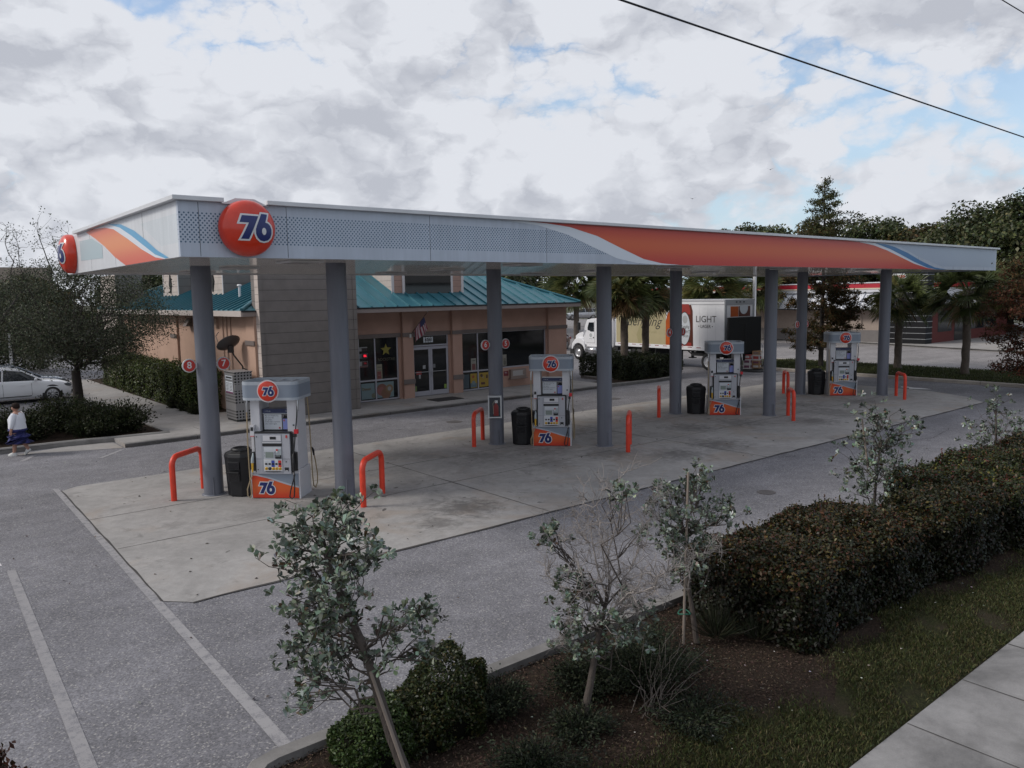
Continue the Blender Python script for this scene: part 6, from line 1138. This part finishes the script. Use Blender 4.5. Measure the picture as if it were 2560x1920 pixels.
# mulch chips, litter flecks and lawn blades: what nobody could count
n = 22000; P = np.stack([RNG.uniform(-1.7, 4.6, n), RNG.uniform(-8.9, -6.55, n), RNG.uniform(.082, .10, n)], 1)
o = leaf_mesh('mulch_chips', P, np.stack([RNG.normal(0, 1, n), RNG.normal(0, 1, n), RNG.normal(0, .25, n)], 1), unit(RNG.normal(0, .35, (n, 3))+np.array([0, 0, 1])), RNG.uniform(.012, .05, n), RNG.uniform(.005, .013, n), tints(n, [(.075, .050, .036), (.045, .030, .023), (.12, .088, .066), (.026, .019, .015)]), leafmat('chip', .9, 0, .1)); tag(o, 'brown wood chip mulch strewn in the planting bed', 'mulch', kind='stuff')
n = 130000; x = RNG.uniform(-1.0, 13.5, n); e = -8.75+.28*np.sin(x*1.3)+.2*np.sin(x*3.1+1); y = RNG.uniform(-9.86, -8.2, n); keep = (y < e+RNG.normal(0, .16, n)) & (np.sin(x*2.2+y*3)+np.sin(x*5.3-y*6.1) > -1.1+RNG.normal(0, .4, n)); x, y = x[keep], y[keep]; n = len(x)
D = unit(np.stack([RNG.normal(0, .55, n), RNG.normal(0, .55, n), np.ones(n)], 1)); L = RNG.uniform(.03, .075, n)
o = leaf_mesh('lawn_grass', np.stack([x, y, .088+L*.45], 1), D, unit(RNG.normal(0, 1, (n, 3))), L, RNG.uniform(.006, .012, n), tints(n, [(.048, .058, .020), (.070, .078, .028), (.10, .088, .042), (.036, .044, .017)]), L_fine); tag(o, 'patchy dull green grass between the hedges and the sidewalk', 'grass', kind='stuff')
n = 9000; x = RNG.uniform(33.2, 38.4, n*3); y = RNG.uniform(-8, 12.5, n*3); n = len(x); D = unit(np.stack([RNG.normal(0, .5, n), RNG.normal(0, .5, n), np.ones(n)], 1)); L = RNG.uniform(.06, .16, n)
o = leaf_mesh('median_grass', np.stack([x, y, .12+L*.45], 1), D, unit(RNG.normal(0, 1, (n, 3))), L, RNG.uniform(.012, .03, n), tints(n, [(.05, .062, .02), (.075, .085, .03), (.035, .045, .016)]), L_fine); tag(o, 'dark turf on the median strip under the palms', 'grass', kind='stuff')
n = 80; P = np.stack([RNG.uniform(.5, 9, n), RNG.uniform(-9.6, -7.4, n), np.full(n, .125)], 1); o = leaf_mesh('litter_flecks', P, RNG.normal(0, 1, (n, 3))*np.array([1, 1, .1]), unit(RNG.normal(0, .2, (n, 3))+np.array([0, 0, 1])), RNG.uniform(.012, .034, n), RNG.uniform(.010, .028, n), tints(n, [(.5, .5, .48), (.4, .38, .34)]), leafmat('fleck', .8, 0, .1)); tag(o, 'small pale leaf and petal flecks scattered on the lawn', 'litter', kind='stuff')
n = 300; P = np.stack([RNG.uniform(-7, 20, n), RNG.uniform(-6, 11, n), np.full(n, .018)], 1); o = leaf_mesh('fallen_leaves', P, RNG.normal(0, 1, (n, 3))*np.array([1, 1, .1]), unit(RNG.normal(0, .25, (n, 3))+np.array([0, 0, 1])), RNG.uniform(.03, .075, n), RNG.uniform(.02, .045, n), tints(n, [(.06, .045, .035), (.12, .08, .05), (.035, .03, .028), (.3, .28, .25)], [.4, .25, .25, .1]), leafmat('dead_leaf', .8, 0, .1)); tag(o, 'dead leaves and bits scattered on the asphalt and concrete', 'leaves', kind='stuff')
# shrubs at the shop side
G4 = 'dark shrubs in the bed by the parked cars'
for x, y, r_, h, n, lb in ((-.55, 14.6, .95, 1.0, 6500, 'dark shrub right behind the walking woman'), (.55, 15.6, .95, 1.05, 6500, 'dark shrub left of the tree trunk in the car park bed'), (-1.9, 15.2, 1.1, 1.0, 6500, 'dark shrub at the left edge of the car park bed'), (2.05, 13.95, .85, 1.0, 8000, 'dark rounded shrub at the bed corner next to the walkway'), (1.3, 14.6, .8, .95, 5500, 'dark shrub between the trunk and the corner shrub'), (1.1, 13.7, .7, .6, 4500, 'low dark shrub by the kerb under the tree')):
    spray('dark_shrub', lb, (x, y, .11), h, r_, n, .095, .40, [(.016, .022, .010), (.026, .034, .014), (.040, .048, .020), (.022, .024, .014)], group=G4, nt=34)
box_hedge('side_hedge', 'long green hedge along the peach side wall of the shop', 5.0, 6.2, 16.6, 31, 1.5, [(.075, .10, .024), (.045, .065, .018), (.11, .13, .032), (.025, .034, .012)], [.35, .3, .15, .2], 34000, .085, group=None, lump=.10)
for x, y, lb in ((5.15, 16.25, 'small round shrub at the near end of the side hedge'), (5.1, 17.3, 'small round shrub before the side hedge, second from its near end'), (5.05, 18.6, 'small round shrub before the side hedge, third from its near end')): spray('round_shrub', lb, (x, y, .1), .45, .36, 2600, .07, .5, [(.03, .035, .018), (.045, .05, .024)], group='small round shrubs by the side hedge', nt=18)
box_hedge('island_hedge', 'dark low hedge round the two palms on the kerbed island', 23.7, 27.6, 11.9, 15.3, .98, [(.016, .022, .009), (.026, .034, .013), (.04, .048, .018)], None, 30000, .09, group=None, lump=.08)
box_hedge('boundary_hedge', 'dark unclipped hedge along the far side of the car park beyond the parked cars', -22, 4.5, 43.5, 45.5, 1.9, [(.022, .030, .012), (.034, .042, .016), (.014, .02, .009)], None, 26000, .16, group=None, lump=.25, rnd=.5)
# ---------------------------------------------------------------- broadleaf trees
def crown_tree(name, label, base, h, cr, cz, blobs, n, leaf, cols, trunk_r=.18, group=None, mt=L_fine, gap=.55, squash=.85, bark=M_bark3, asp=.6, cat='tree', twigs=24, fork=.35):
    """trunk, limbs out to foliage clumps spread unevenly through the crown"""
    b = Vector(base); t = thing(name, label, cat, tuple(b), 0, group); q = MB(); top = b+Vector((0, 0, h*fork)); q.tube([b, b+Vector((random.gauss(0, .05)*h*.1, random.gauss(0, .05)*h*.1, h*fork*.5)), top], [trunk_r*1.25, trunk_r, trunk_r*.85], 10)
    cen = []; cs = []
    for i in range(blobs):
        while True:
            d = Vector([random.uniform(-1, 1) for _ in range(3)])
            if .25 < d.length < 1: break
        d = d.normalized()*(d.length**.6); c = b+Vector((d.x*cr, d.y*cr, cz+d.z*(h-cz)*squash)); 
        if c.z < b.z+h*.12: c.z = b.z+h*.12+random.random()*.3
        cen.append(c); cs.append(cr*random.uniform(.16, .36)); 
        if i < twigs: pts = limb(q, top.lerp(b+Vector((0, 0, cz)), random.random()*.5), c, trunk_r*.24, trunk_r*.05, 6, .12, 0, 5)
    q.build('trunk', bark, t, world=True)
    w = np.array(cs)**2; k = RNG.choice(blobs, n, p=w/w.sum()); C = np.array([tuple(c) for c in cen]); s_ = np.array(cs)[k][:, None]
    d = unit(RNG.normal(0, 1, (n, 3))); rr = RNG.uniform(0, 1, (n, 1))**gap; P = C[k]+d*rr*s_*np.array([1.1, 1.1, .75]); P[:, 2] = np.maximum(P[:, 2], b.z+.3)
    Nl = unit(d*.5+RNG.normal(0, .6, (n, 3))+np.array([0, 0, .5])); A = unit(np.cross(Nl, RNG.normal(0, 1, (n, 3))))
    tone = np.array([random.uniform(.6, 1.35) for _ in range(blobs)])[k][:, None]
    leaf_mesh('crown', P, A, Nl, RNG.uniform(.6, 1.3, n)*leaf, RNG.uniform(.7, 1.3, n)*leaf*asp, np.clip(tints(n, cols, None, .25)*tone, .004, .6), mt, t); return t
OAK = [(.050, .060, .034), (.070, .080, .048), (.034, .041, .025), (.095, .10, .068)]
crown_tree('parking_tree', 'spreading fine-leaved dark tree over the parked cars, left of the canopy', (1.75, 18.9, .1), 5.6, 3.05, 3.6, 140, 50000, .068, OAK, .17, gap=.46, squash=.98, twigs=90, fork=.30)
q = None
tw_t = thing('tall_sapling', 'thin twiggy sapling tops rising over the crown at the left edge', 'tree', (-1.2, 20.6, .1), 0)
q = MB(); tips = []
for (x0, y0), (x1, y1), r_ in (((30, 720), (15, 565), .03), ((130, 720), (95, 555), .035), ((175, 700), (130, 590), .025), ((60, 720), (42, 580), .022), ((215, 690), (170, 600), .02)):
    pts = limb(q, at(x0*1.0, y0, 31), at(x1*1.0, y1, 31), r_, .006, 7, .08, 0, 6)
    for i in range(2, 8):
        for _ in range(3): e = pts[i]+Vector((random.gauss(0, .35), random.gauss(0, .35), random.gauss(.15, .25))); limb(q, pts[i], e, .008, .003, 3, .2, 0, 4); tips.append(e)
q.tube([(-1.2, 20.6, .1), (-1.3, 20.7, 2), at(60, 720, 31)], [.09, .07, .03], 8); q.build('trunk', M_bark3, tw_t, world=True)
P, A, Nn = rosettes(np.array([tuple(p) for p in tips]), 7, .22); n = len(P); leaf_mesh('crown', P, A, Nn, RNG.uniform(.05, .11, n), RNG.uniform(.03, .06, n), tints(n, OAK), L_fine, tw_t)
crown_tree('parking_tree', 'dark fine-leaved tree behind the first one, cut by the left edge', (-4.2, 26.5, .1), 6.4, 3.4, 3.9, 90, 44000, .075, OAK, .20, gap=.5, twigs=50, fork=.33)
crown_tree('parking_tree', 'dark fine-leaved tree in the car park beyond the parked cars', (1.2, 40, .0), 6.0, 3.6, 3.4, 70, 16000, .15, OAK, .2, gap=.5)
G5 = 'trees beyond the road and the shop'
FOR = [(.046, .060, .024), (.066, .082, .031), (.030, .040, .017), (.095, .10, .040)]
FORB = [(.092, .072, .030), (.072, .076, .030), (.12, .086, .035), (.055, .060, .024)]
far = [((15, 62), 7.2, 4.6, FOR), ((22, 58), 7.0, 4.6, FORB), ((29, 62), 7.2, 5, FOR), ((35, 56), 6.8, 4.5, FOR), ((42, 60), 7.0, 5, FOR), ((49, 56), 7.2, 5, FOR), ((56, 58), 7.2, 5, FOR), ((7, 66), 6.6, 4.4, FORB), ((-3, 70), 6.2, 4.2, FOR), ((46, 48), 6.4, 4, FOR), ((24, 46), 6.2, 3.6, FOR), ((15, 48), 6.0, 3.4, FORB)]
for i, ((x, y), h, r_, cl) in enumerate(far):
    crown_tree('background_tree', ['dark leafy tree in the row behind the shop and lorry', 'brownish leafy tree in the row behind the shop and lorry'][cl is FORB], (x, y, 0), h, r_, h*.50, 44, 8000, .46, cl, .25, ['dark background trees behind the shop and lorry', 'brownish background trees behind the shop and lorry'][cl is FORB], L_green, .4, twigs=10)
big = [(1870, 566, 92, 4.5, FOR), (1945, 560, 90, 4.4, FOR), (2000, 562, 88, 4.5, FORB), (2085, 562, 86, 4.0, FOR), (2150, 545, 88, 5.2, FOR), (2235, 553, 86, 4.6, FOR), (2290, 560, 84, 4.2, FORB), (2350, 566, 82, 4.4, FORB), (2420, 545, 78, 4.8, FOR), (2475, 512, 74, 5.4, FOR), (2540, 500, 70, 5.6, FOR), (2610, 478, 68, 6.4, FOR), (2700, 470, 66, 6.5, FOR)]
for i, (px, py, d, r_, cl) in enumerate(big):
    top = at(px, py, d); h = top.z+.1; crown_tree('background_tree', ['tall dark green tree behind the red-banded restaurant', 'tall brownish green tree behind the red-banded restaurant'][cl is FORB], (top.x, top.y, 0), h, r_, h*.56, 64, 11000, .40, cl, .3, ['tall dark trees behind the restaurant', 'tall brownish trees behind the restaurant'][cl is FORB], L_green, .38, squash=.95, twigs=24)
# feathery cypresses on the median
def cypress(label, base, h, prof, n, cols, leaf=.12, trunk_r=.16, gapz=None):
    b = Vector(base); t = thing('bald_cypress', label, 'tree', tuple(b), 0, 'feathery cypresses on the median'); q = MB(); q.tube([b, b+Vector((.03, 0, h*.5)), b+Vector((0, .04, h))], [trunk_r, trunk_r*.55, .02], 8); cen = []
    zs = [z for z, _ in prof]; rs_ = [r_ for _, r_ in prof]
    for i in range(150):
        z = h*(.09+.90*(i+random.random())/150); r_ = np.interp(z/h, zs, rs_)*random.uniform(.45, 1.08); a = random.uniform(0, 2*PI); e = b+Vector((r_*math.cos(a), r_*math.sin(a), z+r_*.12)); pts = limb(q, b+Vector((0, 0, z)), e, .03*(1-z/h)+.010, .004, 5, .10, 0, 4)
        wt = 1.0 if gapz is None or not (gapz[0] < z/h < gapz[1]) else .22
        wt *= 1.0
        if random.random() < wt: cen += [(tuple(p), r_) for p in pts[2:]]
    q.build('trunk', M_bark3, t, world=True); C = np.array([c for c, _ in cen]); wr = np.array([r_ for _, r_ in cen])**1.3; k = RNG.choice(len(C), n, p=wr/wr.sum()); P = C[k]+RNG.normal(0, 1, (n, 3))*np.array([.11, .11, .08])
    zt = (P[:, 2]-b.z)/h; cc = tints(n, cols[0], None, .28); c2 = tints(n, cols[1], None, .28); mfk = (RNG.uniform(0, 1, n) < np.clip((zt-.55)/.25, .04, .96))[:, None]
    leaf_mesh('crown', P, unit(RNG.normal(0, 1, (n, 3))+np.array([0, 0, -.4])), unit(RNG.normal(0, 1, (n, 3))), RNG.uniform(.6, 1.4, n)*leaf, RNG.uniform(.6, 1.3, n)*leaf*.45, np.where(mfk, c2, cc), L_fine, t); return t
RUST = [(.085, .055, .024), (.062, .054, .022), (.046, .048, .020), (.11, .058, .025)]; GRN = [(.060, .068, .026), (.082, .086, .034), (.050, .052, .022)]
cypress('tall feathery cypress, rusty below and green at its tip, behind pump 2', (35.2, 8.8, .12), 9.9, [(0, .6), (.10, 1.6), (.2, 2.1), (.35, 2.3), (.46, 1.75), (.60, 1.25), (.74, 1.05), (.86, .75), (1, .14)], 34000, (RUST, GRN), .12, .14)
b = at(2590, 1005, 31); cypress('rust-red feathery cypress cut off by the right edge', (b.x, b.y, .12), 6.4, [(0, .5), (.12, 1.7), (.25, 2.3), (.45, 2.2), (.7, 1.6), (1, .15)], 22000, ([(.11, .035, .022), (.085, .045, .022), (.065, .05, .024), (.12, .05, .028)], RUST), .12, .15)
# ---------------------------------------------------------------- palms
def palm(label, base, h, crown, nf, fl, boots=True, tr=.16, dead=4, group='cabbage palms'):
    b = Vector(base); t = thing('cabbage_palm', label, 'palm', tuple(b), 0, group); q = MB(); zt = h; q.tube([b+Vector((random.gauss(0, .02), 0, z)) for z in np.linspace(0, zt, 12)], [tr*(1.15 if i == 0 else 1.0+.06*(i % 2)) for i in range(12)], 12, 0); tk_ = q.build('trunk', [M_palmt], t, world=True)
    if boots:
        q = MB()
        for i in range(64):
            z = zt-random.uniform(0, zt*.42)-.05; a = i*2.399; o = Vector((math.cos(a), math.sin(a), 0)); p0 = b+o*tr*.9+Vector((0, 0, z)); p1 = b+o*(tr*1.45)+Vector((0, 0, z+.16)); s_ = Vector((-o.y, o.x, 0))*.05
            q.add([p0-s_, p0+s_, p1+s_*.5, p1-s_*.5, p0-s_*.8+o*.04, p0+s_*.8+o*.04], [(0, 1, 2, 3), (4, 5, 2, 3), (0, 4, 3), (1, 2, 5)], 0)
        q.build('leaf_boots', [M_boot], t, world=True)
    q = MB(); PP, AA, NN, LL, WW, CC = [], [], [], [], [], []; top = b+Vector((0, 0, zt))
    for i in range(nf+dead):
        isd = i >= nf; elv = random.uniform(-.85, -.45) if isd else math.asin(random.uniform(-.62, .98)); a = i*2.399+random.uniform(-.2, .2); pd = Vector((math.cos(a)*math.cos(elv), math.sin(a)*math.cos(elv), math.sin(elv))); Ls = crown*random.uniform(.38, .55)*(.7 if isd else 1); hub = top+pd*Ls+Vector((0, 0, -.18*Ls)); q.tube([top, top+pd*Ls*.5+Vector((0, 0, .02)), hub], [.022, .016, .010], 5)
        side = pd.cross(Vector((0, 0, 1))).normalized(); nrm = side.cross(pd).normalized(); rl = random.uniform(-1.25, 1.25); side, nrm = side*math.cos(rl)+nrm*math.sin(rl), nrm*math.cos(rl)-side*math.sin(rl); pf = (pd+Vector((0, 0, -.25-.35*random.random()))).normalized(); base_c = random.choice([(.075, .098, .034), (.105, .128, .042), (.055, .074, .028), (.19, .18, .065)]) if not isd else random.choice([(.20, .12, .05), (.15, .09, .05), (.22, .15, .07)])
        for j in range(30):
            g_ = (j-14.5)/14.5*1.75; dd = (pf*math.cos(g_)+side*math.sin(g_)+nrm*.10).normalized(); L = fl*random.uniform(.8, 1.1)*(1-.22*abs(g_)/1.75); c1 = hub+dd*L*.33; d2 = (dd+Vector((0, 0, -.18-.22*random.random()))).normalized(); c2 = hub+dd*L*.56+d2*L*.20
            for cpt, dr, LL_, ww in ((c1, dd, L*.72, .050), (c2, d2, L*.58, .034)): PP.append(cpt); AA.append(dr); NN.append((nrm+Vector([random.gauss(0, .25) for _ in range(3)])).normalized()); LL.append(LL_); WW.append(ww); CC.append(base_c)
    q.build('leaf_stalks', [mat('stalk_green', (.075, .08, .03), .6)], t, world=True); n = len(PP); C = np.array(CC)*(1+RNG.normal(0, .2, (n, 1)))
    leaf_mesh('crown', np.array([tuple(p) for p in PP]), np.array([tuple(p) for p in AA]), np.array([tuple(p) for p in NN]), np.array(LL), np.array(WW)*fl*1.3, np.clip(C, .005, .5), L_palm, t, curl=.03); return t
palm('left cabbage palm of the pair rising from the kerbed hedge island', (25.2, 13.7, .1), 4.25, 1.8, 40, 1.2, False, .19, 20)
palm('right cabbage palm of the pair rising from the kerbed hedge island', (27.0, 13.9, .1), 4.3, 1.8, 40, 1.2, False, .18, 16)
palm('cabbage palm with ragged leaf boots before the black restaurant tower', (36.5, 5.35, .12), 3.6, 1.9, 40, 1.0, True, .17, 3)
palm('cabbage palm with ragged leaf boots nearest the right end of the median', (35.65, 1.85, .12), 3.95, 2.2, 42, 1.12, True, .17, 3)
p = at(1775, 770, 60); palm('bushy cabbage palm standing behind the lorry trailer', (p.x, p.y, 0), 4.6, 3.0, 60, 1.7, False, .2, 8)
p = at(1880, 760, 66); palm('dark cabbage palm behind the lorry beside the restaurant end', (p.x, p.y, 0), 4.4, 2.8, 50, 1.6, False, .2, 4)
p = at(1440, 740, 58); palm('cabbage palm beyond the end of the teal roof', (p.x, p.y, 0), 4.9, 2.8, 54, 1.6, False, .2, 6)
tag(MB().tube([(32.0, 26.6, 0), (32.0, 26.6, 3.2)], [.17, .16], 10).build('tree_trunk', M_bark3), 'bare brown trunk beside the shop corner behind the lorry cab', 'trunk') if False else None
